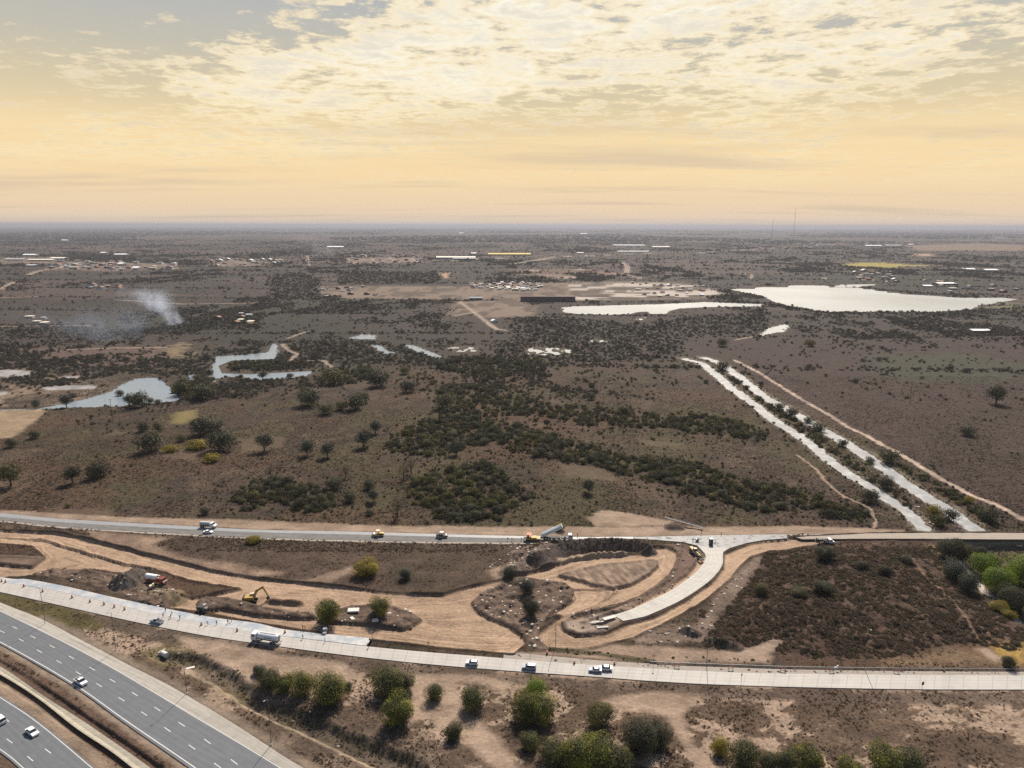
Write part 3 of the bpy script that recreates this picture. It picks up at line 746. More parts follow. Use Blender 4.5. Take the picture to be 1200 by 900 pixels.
def m_ground():
    m, t = new_mat('soil_and_dry_grass')
    at = t.n('ShaderNodeAttribute', attribute_name='albedo')
    br = t.n('ShaderNodeAttribute', attribute_name='bare').outputs['Fac']
    pos = t.n('ShaderNodeNewGeometry').outputs['Position']
    n1 = t.noise(pos, 0.9, 5, 0.65)
    n2 = t.noise(pos, 0.16, 4, 0.6)
    n3 = t.noise(pos, 3.3, 3, 0.6)
    amp = t.math('SUBTRACT', 1.0, t.math('MULTIPLY', br, 0.6))
    f = t.math('ADD', t.math('MULTIPLY', t.math('SUBTRACT', n1, 0.5), 1.7), t.math('ADD', t.math('MULTIPLY', t.math('SUBTRACT', n2, 0.5), 0.9), t.math('MULTIPLY', t.math('SUBTRACT', n3, 0.5), 0.9)))
    f = t.math('ADD', 1.0, t.math('MULTIPLY', f, t.math('MULTIPLY', amp, 1.25)))
    f = t.math('MAXIMUM', f, 0.25)
    col = t.n('ShaderNodeVectorMath', {0: at.outputs['Color'], 'Scale': f}, operation='SCALE').outputs[0]
    bh = t.math('ADD', n1, t.math('MULTIPLY', n3, 0.4))
    finish(t, col, 0.95, 0.12, bump=bh, bstr=0.8, bdist=0.5)
    return m


def m_concrete(name, base, joint=4.5, wet=None, stripes=0.12, dirty=0.25, rough=0.7, spec=0.3):
    m, t = new_mat(name)
    uv = t.n('ShaderNodeUVMap', uv_map='UVMap').outputs[0]
    sp = t.n('ShaderNodeSeparateXYZ', {0: uv})
    pos = t.n('ShaderNodeNewGeometry').outputs['Position']
    n1 = t.noise(pos, 0.35, 5, 0.65)
    sv_ = t.n('ShaderNodeCombineXYZ', {0: t.math('MULTIPLY', sp.outputs[0], 1.2), 1: t.math('MULTIPLY', sp.outputs[1], 0.03), 2: 0.0}).outputs[0]
    n2 = t.noise(sv_, 2.0, 4, 0.6)
    jf = t.math('ABSOLUTE', t.math('SUBTRACT', t.math('FRACT', t.math('DIVIDE', sp.outputs[1], joint)), 0.5))
    j = t.math('GREATER_THAN', jf, 0.5 - 0.10 / joint)
    slab = t.n('ShaderNodeTexWhiteNoise', {'W': t.math('FLOOR', t.math('ADD', t.math('DIVIDE', sp.outputs[1], joint), 0.5))}, noise_dimensions='1D').outputs[0]
    f = t.math('ADD', 1.0, t.math('MULTIPLY', t.math('SUBTRACT', n1, 0.5), dirty * 2))
    f = t.math('ADD', f, t.math('MULTIPLY', t.math('SUBTRACT', n2, 0.5), stripes * 2))
    f = t.math('ADD', f, t.math('MULTIPLY', t.math('SUBTRACT', slab, 0.5), 0.10))
    f = t.math('ADD', f, t.math('MULTIPLY', t.math('SINE', t.math('MULTIPLY', sp.outputs[0], 3.43)), 0.045))
    n5 = t.smooth(t.noise(sv_, 0.7, 5, 0.7, 0.8), 0.55, 0.75)
    f = t.math('SUBTRACT', f, t.math('MULTIPLY', n5, stripes * 0.9))
    f = t.math('MULTIPLY', f, t.math('SUBTRACT', 1.0, t.math('MULTIPLY', j, 0.3)))
    col = t.n('ShaderNodeVectorMath', {0: (*base,), 'Scale': f}, operation='SCALE').outputs[0]
    r = rough
    if wet:
        wn = t.smooth(t.noise(pos, 0.16, 6, 0.7), 0.36, 0.66)
        col = t.mix(wn, col, wet)
        r = t.math('SUBTRACT', rough, t.math('MULTIPLY', wn, 0.5))
    finish(t, col, r, spec, bump=t.noise(pos, 6.0, 3), bstr=0.15, bdist=0.03)
    return m


def m_plain(name, col, rough=0.6, spec=0.4, metal=0.0, var=0.15, scale=2.0, vec='Object'):
    m, t = new_mat(name)
    pos = t.n('ShaderNodeTexCoord').outputs[vec]
    n1 = t.noise(pos, scale, 4, 0.6)
    f = t.math('ADD', 1.0 - var, t.math('MULTIPLY', n1, var * 2))
    c = t.n('ShaderNodeVectorMath', {0: (*col,), 'Scale': f}, operation='SCALE').outputs[0]
    finish(t, c, rough, spec, metal)
    return m


def m_leaf(name, dark, light, trans=0.22, rnd=0.55, green=None):
    m, t = new_mat(name)
    pos = t.n('ShaderNodeTexCoord').outputs['Object']
    rn = t.n('ShaderNodeObjectInfo').outputs['Random']
    n1 = t.noise(pos, 1.4, 3, 0.6)
    c = t.mix(t.smooth(n1, 0.35, 0.68), dark, light)
    if green:
        c = t.mix(t.math('MULTIPLY', t.smooth(rn, 0.55, 0.95), 0.8), c, green)
    rr = t.math('FRACT', t.math('MULTIPLY', rn, 7.31))
    f = t.math('ADD', 1 - rnd / 2, t.math('MULTIPLY', rr, rnd))
    c = t.n('ShaderNodeVectorMath', {0: c, 'Scale': f}, operation='SCALE').outputs[0]
    d = t.n('ShaderNodeBsdfPrincipled', {'Base Color': c, 'Roughness': 0.7, 'Specular IOR Level': 0.2})
    tr = t.n('ShaderNodeBsdfTranslucent', {'Color': c})
    mx = t.n('ShaderNodeMixShader', {0: trans, 1: d.outputs[0], 2: tr.outputs[0]})
    t.n('ShaderNodeOutputMaterial', {'Surface': mx.outputs[0]})
    return m


def m_water(name, base, rough=0.12, rscale=0.6, rstr=0.3, foam=None):
    m, t = new_mat(name)
    pos = t.n('ShaderNodeNewGeometry').outputs['Position']
    w1 = t.noise(pos, rscale, 4, 0.65)
    w2 = t.noise(pos, rscale * 0.08, 3, 0.5)
    col = t.mix(w2, base, tuple(v * 1.25 for v in base))
    r = t.math('ADD', rough, t.math('MULTIPLY', t.math('SUBTRACT', w2, 0.5), 0.35))
    if foam:
        fm = t.smooth(t.noise(pos, foam[1], 5, 0.7), foam[2], foam[3])
        col = t.mix(fm, col, foam[0])
        r = t.math('ADD', r, t.math('MULTIPLY', fm, 0.15))
    finish(t, col, r, 0.5, bump=w1, bstr=rstr, bdist=0.5, extra={'IOR': 1.33})
    return m


M = {}
M['ground'] = m_ground()
M['conc_main'] = m_concrete('worn_concrete', (0.345, 0.325, 0.30), 4.5, stripes=0.22, dirty=0.16)
M['conc_new'] = m_concrete('fresh_concrete', (0.42, 0.405, 0.385), 4.5, wet=(0.27, 0.31, 0.35), stripes=0.06, dirty=0.15, rough=0.6)
M['conc_curve'] = m_concrete('new_pale_concrete', (0.35, 0.335, 0.30), 4.5, stripes=0.1, dirty=0.28)
M['conc_wet'] = m_concrete('damp_grey_concrete', (0.26, 0.262, 0.26), 4.5, wet=(0.11, 0.115, 0.125), stripes=0.3, dirty=0.8)
M['gravel_sh'] = m_concrete('compacted_gravel', (0.26, 0.23, 0.20), 400, stripes=0.25, dirty=0.35, rough=0.9)
M['hw_sh'] = m_concrete('pale_shoulder', (0.30, 0.28, 0.245), 60, stripes=0.45, dirty=0.3, rough=0.9)
M['asphalt'] = m_concrete('asphalt', (0.105, 0.112, 0.122), 3000, stripes=0.22, dirty=0.22, rough=0.75)
M['asphalt_new'] = m_concrete('fresh_base_course', (0.13, 0.125, 0.12), 3000, stripes=0.7, dirty=0.5, rough=0.9)
M['conc_bright'] = m_concrete('smooth_wet_track', (0.23, 0.235, 0.24), 3000, stripes=0.4, dirty=0.25, rough=0.42, spec=0.5)
M['track_dirt'] = m_concrete('compacted_sand', (0.275, 0.235, 0.195), 3000, stripes=0.35, dirty=0.25, rough=0.9)
M['paint'] = m_plain('white_road_paint', (0.46, 0.46, 0.45), 0.6, var=0.2, scale=0.8)
M['chan'] = m_concrete('cast_channel', (0.33, 0.30, 0.235), 2.0, stripes=0.2, dirty=0.35, rough=0.9)
M['water'] = m_water('pond_water', (0.16, 0.20, 0.24), 0.16, 0.8, 0.35)
M['lake'] = m_water('lake_water', (0.24, 0.25, 0.24), 0.38, 0.05, 0.4)
M['rapid'] = m_water('rushing_water', (0.19, 0.195, 0.195), 0.40, 0.30, 0.5, foam=((0.36, 0.36, 0.35), 0.12, 0.45, 0.75))
print('materials', round(time.time() - T0, 1))

# ------------------------------------------------------------------ ground sheet
def build_ground():
    ys = [105.0]
    while ys[-1] < 420:
        ys.append(ys[-1] * 1.0021)
    while ys[-1] < 1500:
        ys.append(ys[-1] * 1.0036)
    while ys[-1] < 90000:
        ys.append(ys[-1] * 1.03)
    ys = np.array(ys)
    s = np.concatenate([np.linspace(-2.2, -0.86, 60)[:-1], np.linspace(-0.86, 0.86, 1050), np.linspace(0.86, 2.2, 60)[1:]])
    nr, nc = len(ys), len(s)
    X = (ys[:, None] * s[None, :]).ravel()
    Y = np.repeat(ys, nc)
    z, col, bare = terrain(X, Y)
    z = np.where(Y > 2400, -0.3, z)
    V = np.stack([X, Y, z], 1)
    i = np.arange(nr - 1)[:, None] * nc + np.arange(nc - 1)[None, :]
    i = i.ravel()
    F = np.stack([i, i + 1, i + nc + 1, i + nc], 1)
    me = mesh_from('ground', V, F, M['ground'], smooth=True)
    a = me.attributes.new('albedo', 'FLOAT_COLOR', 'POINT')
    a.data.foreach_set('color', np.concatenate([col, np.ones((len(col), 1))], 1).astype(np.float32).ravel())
    a = me.attributes.new('bare', 'FLOAT', 'POINT')
    a.data.foreach_set('value', bare.astype(np.float32))
    o = link('ground', me)
    tag(o, kind='structure')
    print('ground', len(V), round(time.time() - T0, 1))


build_ground()


def gz(x, y):
    a = np.array([float(x)])
    return float(terrain(a, np.array([float(y)]))[0][0])


# ------------------------------------------------------------------ sheets: roads, water
def strip(name, A, B, mat, z=0.12, n=160, thick=0.35, kind='structure', smooth=True, wob=0.0, across=1):
    a, b = resample(A, n, smooth), resample(B, n, smooth)
    if wob:
        k = np.arange(n)
        d = (a - b)
        d /= np.linalg.norm(d, axis=1)[:, None] + 1e-9
        a = a + d * ((fbm(k / 2.1, k * 0 + 1, 3, 3) - 0.5) * 2 * wob)[:, None]
        b = b - d * ((fbm(k / 2.1, k * 0 + 9, 4, 3) - 0.5) * 2 * wob)[:, None]
    mid = (a + b) / 2
    L = np.concatenate([[0], np.cumsum(np.linalg.norm(np.diff(mid, axis=0), axis=1))])
    W = np.linalg.norm(a - b, axis=1)
    V, UV = [], []
    for i in range(n):
        V += [(a[i, 0], a[i, 1], z - thick), (a[i, 0], a[i, 1], z), (b[i, 0], b[i, 1], z), (b[i, 0], b[i, 1], z - thick)]
        UV += [(0, L[i]), (0, L[i]), (W[i], L[i]), (W[i], L[i])]
    F = []
    for i in range(n - 1):
        for k in range(3):
            F.append((4 * i + k, 4 * i + 4 + k, 4 * i + 5 + k, 4 * i + 1 + k))
    F.append((0, 1, 2, 3))
    e = 4 * (n - 1)
    F.append((e + 3, e + 2, e + 1, e))
    me = mesh_from(name, V, F, mat)
    uvl = me.uv_layers.new(name='UVMap')
    UV = np.array(UV, np.float32)
    vi = np.zeros(len(me.loops), np.int32)
    me.loops.foreach_get('vertex_index', vi)
    uvl.data.foreach_set('uv', UV[vi].ravel())
    o = link(name, me)
    if kind:
        tag(o, kind=kind)
    return o


def sheet(name, poly, mat, z, grow=0.0, kind='structure'):
    bm = bmesh.new()
    vs = [bm.verts.new((x, y, z)) for x, y in poly]
    f = bm.faces.new(vs)
    bmesh.ops.triangulate(bm, faces=[f], ngon_method='EAR_CLIP')
    if bm.faces:
        bm.normal_update()
        for q in bm.faces:
            if q.normal.z < 0:
                q.normal_flip()
    me = bpy.data.meshes.new(name)
    bm.to_mesh(me)
    bm.free()
    me.materials.append(mat)
    o = link(name, me)
    tag(o, kind=kind)
    return o


strip('service_road', RD_UP, RD_LOW, M['conc_main'], 0.14, 220)
strip('new_road_slab', SLAB_UP, SLAB_LOW, M['conc_new'], 0.18, 120)
strip('road_shoulder', SH_UP, SH_LOW, M['gravel_sh'], 0.11, 120)
strip('highway_shoulder', HW_SHO, HW_UPL, M['hw_sh'], 0.08, 120)
strip('highway', HW_UPL, HW_LOE, M['asphalt'], 0.10, 120)
strip('highway_far_carriageway', H2_UP, H2_LOW, M['asphalt'], 0.10, 100)
strip('upper_road_lane', UR_UP[:10], UR_MID, M['conc_bright'], 0.14, 160)
strip('upper_road_base', UR_MID, UR_LOW, M['asphalt_new'], 0.12, 160)
strip('upper_road_kerb', [(x, y) for x, y in UR_LOW[:10]], [(x, y - 1.6) for x, y in UR_LOW[:10]], M['track_dirt'], 0.07, 160, wob=0.5)
strip('curved_road_slab', CS_L[:8], CS_R[:8], M['conc_curve'], 0.15, 80)
strip('dirt_road', PP([(922, 626.4), (1060, 624.8), (1200, 624.8), (1380, 624.8)]), PP([(940, 632), (1060, 631.5), (1200, 632.5), (1380, 633)]), M['track_dirt'], 0.10, 60, wob=0.4)
sheet('junction_slab', list(AP_UP) + CS_R[::-1][:6] + CS_L[6:], M['conc_wet'], 0.13)

# painted lines on the highway
def offset_line(name, L0, w, z, off=0.0, n=120):
    a = resample(L0, n)
    d = np.gradient(a, axis=0)
    d /= np.linalg.norm(d, axis=1)[:, None]
    nn = np.stack([-d[:, 1], d[:, 0]], 1)
    A, B = a + nn * (off + w / 2), a + nn * (off - w / 2)
    V = np.concatenate([np.c_[A, np.full(n, z)], np.c_[B, np.full(n, z)]])
    i = np.arange(n - 1)
    F = np.stack([i, i + n, i + n + 1, i + 1], 1)
    return V, F


Vs, Fs, base = [], [], 0
for L0, off in ((HW_UPL, -0.1), (HW_LOL, 0.0), (H2_UP, -0.5), (H2_LOW, 0.6)):
    V, F = offset_line('m', L0, 0.22 if L0 is not HW_LOL else 0.28, 0.118, off)
    Vs.append(V)
    Fs.append(F + base)
    base += len(V)
D1 = [(70, 243), (155, 287), (245, 332), (335, 383), (432, 436), (528, 492), (632, 555), (738, 625), (852, 697), (972, 777), (1098, 873)]
D2 = [(10, 262), (100, 302), (185, 354), (277, 404), (368, 457), (465, 513), (570, 579), (676, 647), (785, 721), (900, 804), (1020, 890)]
D3 = [(30, 675), (225, 822)]
D4 = [(-40, 725), (45, 775), (142, 858)]


def dashes(pts, step=None):
    global base
    p = [np.array(P(x / 4, 675 + y / 4)) for x, y in pts]
    p = [2 * p[0] - p[1]] + p + [2 * p[-1] - p[-2], 3 * p[-1] - 2 * p[-2]]
    for k in range(len(p)):
        d = (p[min(k + 1, len(p) - 1)] - p[max(k - 1, 0)])
        d /= np.linalg.norm(d)
        nn = np.array([-d[1], d[0]])
        a, b = p[k] - d * 1.55, p[k] + d * 1.55
        w = 0.12
        Vs.append(np.array([[*(a - nn * w), 0.118], [*(b - nn * w), 0.118], [*(b + nn * w), 0.118], [*(a + nn * w), 0.118]]))
        Fs.append(np.array([[0, 1, 2, 3]]) + base)
        base += 4


for dd in (D1, D2, D3, D4):
    dashes(dd)
o = link('road_markings', mesh_from('road_markings', np.vstack(Vs), np.vstack(Fs), M['paint']))
tag(o, kind='structure')

# drain channel in the median: two sloping cast walls
n = len(CH_UP)
mid = CH_UP * 0.42 + CH_LO * 0.58
V = np.concatenate([np.c_[CH_UP, np.full(n, 0.12)], np.c_[mid, np.full(n, -0.10)], np.c_[CH_LO, np.full(n, 0.12)], np.c_[CH_LO - np.array([0.25, 0.3]), np.full(n, 0.1)]])
i = np.arange(n - 1)
F = np.concatenate([np.stack([i + k * n, i + (k + 1) * n, i + (k + 1) * n + 1, i + k * n + 1], 1) for k in range(3)])
me = mesh_from('drain_channel', V, F, M['chan'])
uvl = me.uv_layers.new(name='UVMap')
L = np.concatenate([[0], np.cumsum(np.linalg.norm(np.diff(mid, axis=0), axis=1))])
UV = np.concatenate([np.c_[np.full(n, k * 1.3), L] for k in range(4)]).astype(np.float32)
vi = np.zeros(len(me.loops), np.int32)
me.loops.foreach_get('vertex_index', vi)
uvl.data.foreach_set('uv', UV[vi].ravel())
tag(link('drain_channel', me), kind='structure')

# water
def grow(poly, d):
    p = np.array(poly)
    c = p.mean(0)
    v = p - c
    return [tuple(q) for q in c + v * (1 + d / (np.linalg.norm(v, axis=1)[:, None] + 1e-6))]


for k, lst in PONDS.items():
    for p, lab in lst:
        o = sheet(k, grow(p, 9.0), M['lake'] if (k == 'lake' or 'bright' in lab) else M['water'], -0.42)
        o['label'] = lab
def canal(name, cl, w1, w2, mat, z, lab):
    a = resample(cl, 260)
    d = np.gradient(a, axis=0)
    d /= np.linalg.norm(d, axis=1)[:, None]
    nn = np.stack([-d[:, 1], d[:, 0]], 1)
    w = np.linspace(w1, w2, 260)[:, None] / 2
    o = strip(name, a + nn * w, a - nn * w, mat, z, 260, 0.3, smooth=False, wob=0.0)
    o['label'] = lab
canal('canal_water', CANAL_L, 13, 11, M['rapid'], -0.25, 'ragged foaming channel, left one of the two canals')
canal('canal_water', CANAL_R, 13, 13, M['rapid'], -0.25, 'broad bright channel, right one of the two canals')
sheet('stream_water', PP([(1120, 650), (1136, 660), (1150, 676), (1162, 690), (1178, 704), (1200, 718), (1230, 730), (1240, 760), (1200, 734), (1172, 716), (1156, 700), (1140, 680), (1124, 662)]), M['water'], -4.4)
print('sheets', round(time.time() - T0, 1))
# ------------------------------------------------------------------ foliage
M['leaf_olive'] = m_leaf('olive_leaves', (0.048, 0.050, 0.020), (0.140, 0.135, 0.036), 0.16, 0.4)
M['leaf_green'] = m_leaf('green_leaves', (0.060, 0.064, 0.016), (0.215, 0.205, 0.024), 0.16, 0.3)
M['leaf_bright'] = m_leaf('bright_green_leaves', (0.10, 0.15, 0.014), (0.26, 0.33, 0.028), 0.35, 0.25)
M['leaf_dark'] = m_leaf('dark_grey_green_leaves', (0.044, 0.045, 0.026), (0.098, 0.094, 0.048), 0.30, 0.6, green=(0.120, 0.105, 0.036))
M['leaf_grey'] = m_leaf('grey_green_leaves', (0.055, 0.060, 0.042), (0.105, 0.105, 0.070), 0.2, 0.4)
M['leaf_yellow'] = m_leaf('yellow_leaves', (0.16, 0.125, 0.02), (0.34, 0.27, 0.025), 0.4, 0.3)
M['leaf_dry'] = m_leaf('dry_reddish_twigs', (0.070, 0.052, 0.037), (0.135, 0.100, 0.070), 0.50, 0.6, green=(0.080, 0.076, 0.044))
M['leaf_straw'] = m_leaf('dry_straw_grass', (0.085, 0.062, 0.042), (0.165, 0.122, 0.080), 0.5, 0.6)
M['leaf_far'] = m_leaf('distant_tree_leaves', (0.046, 0.045, 0.036), (0.078, 0.072, 0.052), 0.35, 0.7, green=(0.080, 0.068, 0.045))
M['bark'] = m_plain('grey_brown_bark', (0.085, 0.068, 0.052), 0.9, 0.1, var=0.4, scale=3)


def leaf_cloud(seed, n, leaf, rad=1.0, zr=0.85, lobes=7, bottom=-0.15, airy=0.35, up=0.0, rag=0.16, jit=0.55):
    """many small leaf faces gathered on uneven lobes; unit-sized crown standing on z=0"""
    r = np.random.default_rng(seed)
    c = r.normal(size=(lobes, 3))
    c /= np.linalg.norm(c, axis=1)[:, None]
    c *= r.uniform(0.25, 0.58, (lobes, 1))
    c[:, 2] = np.abs(c[:, 2]) * 0.9
    lr = r.uniform(0.30, 0.52, lobes)
    k = r.integers(0, lobes, n)
    d = r.normal(size=(n, 3))
    d /= np.linalg.norm(d, axis=1)[:, None]
    rr = lr[k] * (1 - airy * r.random(n) ** 2) * (1 + rag * r.normal(size=n))
    p = c[k] + d * rr[:, None]
    nin = int(n * 0.3)
    q = r.normal(size=(nin, 3))
    q /= np.linalg.norm(q, axis=1)[:, None]
    p[:nin] = q * (r.random(nin) ** 0.5 * 0.66)[:, None]
    p[:, 2] = (p[:, 2] + 0.5) * zr / 0.9
    p = p[p[:, 2] > bottom]
    p[:, 2] = np.maximum(p[:, 2], 0.0) + up
    p[:, :2] *= rad
    n = len(p)
    nd = p - np.array([0, 0, 0.35 + up])
    nd /= np.linalg.norm(nd, axis=1)[:, None] + 1e-6
    nd = nd + r.normal(size=(n, 3)) * jit
    nd /= np.linalg.norm(nd, axis=1)[:, None]
    a = np.cross(nd, r.normal(size=(n, 3)))
    a /= np.linalg.norm(a, axis=1)[:, None] + 1e-9
    b = np.cross(nd, a)
    s = leaf * r.uniform(0.6, 1.5, (n, 1))
    V = np.stack([p - a * s, p + a * s * 0.9 - b * s * 0.3, p + b * s], 1).reshape(-1, 3)
    F = np.arange(3 * n).reshape(n, 3)
    return V, F


def trunk_mesh(seed, h=1.0, r0=0.05, limbs=5, spread=0.4, segs=6):
    r = random.Random(seed)
    V, F = [], []

    def tube(pts, rads):
        b0 = len(V)
        for (p, q) in zip(pts, rads):
            for k in range(segs):
                a = 2 * math.pi * k / segs
                V.append((p[0] + q * math.cos(a), p[1] + q * math.sin(a), p[2]))
        for i in range(len(pts) - 1):
            for k in range(segs):
                F.append((b0 + i * segs + k, b0 + i * segs + (k + 1) % segs, b0 + (i + 1) * segs + (k + 1) % segs, b0 + (i + 1) * segs + k))
    tube([(0, 0, -0.15), (0.01, 0.0, h * 0.3), (0.03, 0.02, h * 0.62)], [r0 * 1.3, r0, r0 * 0.7])
    for i in range(limbs):
        a = 2 * math.pi * i / limbs + r.uniform(-0.4, 0.4)
        z0 = h * r.uniform(0.3, 0.6)
        e = spread * r.uniform(0.7, 1.1)
        tube([(0.01, 0.01, z0), (math.cos(a) * e * 0.5, math.sin(a) * e * 0.5, z0 + h * 0.2), (math.cos(a) * e, math.sin(a) * e, h * r.uniform(0.75, 1.0))], [r0 * 0.6, r0 * 0.4, r0 * 0.15])
    return V, F


BUSH = [leaf_cloud(100 + i, 11000, 0.026, zr=0.9, lobes=8 + 2 * i, airy=0.28, rag=0.08, jit=0.38) for i in range(5)]
SHRUB = [leaf_cloud(200 + i, 1500, 0.052, zr=0.75, lobes=7 + i % 4, rag=0.08, jit=0.42) for i in range(5)]
CROWN = [leaf_cloud(300 + i, 1500, 0.055, rad=1.1, zr=0.62, lobes=8, up=0.30) for i in range(4)]
BARE = [leaf_cloud(350 + i, 330, 0.05, zr=0.8, lobes=6, up=0.35, airy=0.8) for i in range(2)]
TRUNKS = [trunk_mesh(400 + i) for i in range(4)]
STEMS = [trunk_mesh(450 + i, h=0.55, r0=0.035, limbs=6, spread=0.3) for i in range(2)]
_mc = {}


def veg_mesh(kind, i, mat):
    key = (kind, i, mat)
    if key not in _mc:
        src = {'bush': BUSH, 'shrub': SHRUB, 'crown': CROWN, 'bare': BARE, 'trunk': TRUNKS, 'stem': STEMS}[kind][i]
        _mc[key] = mesh_from(kind, src[0], src[1], M[mat])
    return _mc[key]


PLACED = []     # (x, y, radius) of vegetation already standing


def ground_pt(px, py):
    x, y = P(px, py)
    return x, y, gz(x, y)


def near_bush(px, py, rp, mat, label, flat=1.0, wide=1.0, kind='shrub', group=None):
    """px, py: foot in the photograph, rp: half width in its pixels"""
    x, y, z = ground_pt(px, py)
    s = rp * math.hypot(y, H) / FPX * 1.16
    root = link(kind, None, loc=(x, y, z - 0.1), rz=random.uniform(0, 6.28))
    tag(root, label, kind, group)
    i = random.randrange(5)
    f = link('foliage', veg_mesh('bush', i, mat), root, sc=(s * wide * 1.08, s * 1.08 / max(wide, 1) ** 0.5, s * 1.12 * flat))
    link('stem', veg_mesh('stem', i % 2, 'bark'), root, sc=s * 0.85)
    PLACED.append((x, y, s))
    return root


def tree(px, py, rp, mat, label, bare=False, tall=1.0, group=None):
    x, y, z = ground_pt(px, py)
    s = rp * math.hypot(y, H) / FPX * 1.15
    root = link('tree', None, loc=(x, y, z - 0.05), rz=random.uniform(0, 6.28))
    tag(root, label, 'tree', group)
    i = random.randrange(4)
    link('crown', veg_mesh('bare' if bare else 'crown', i % 2 if bare else i, mat), root, sc=(s, s, s * 1.35 * tall))
    link('trunk', veg_mesh('trunk', i, 'bark'), root, sc=(s * 1.1, s * 1.1, s * 1.4 * tall))
    PLACED.append((x, y, s))
    return root


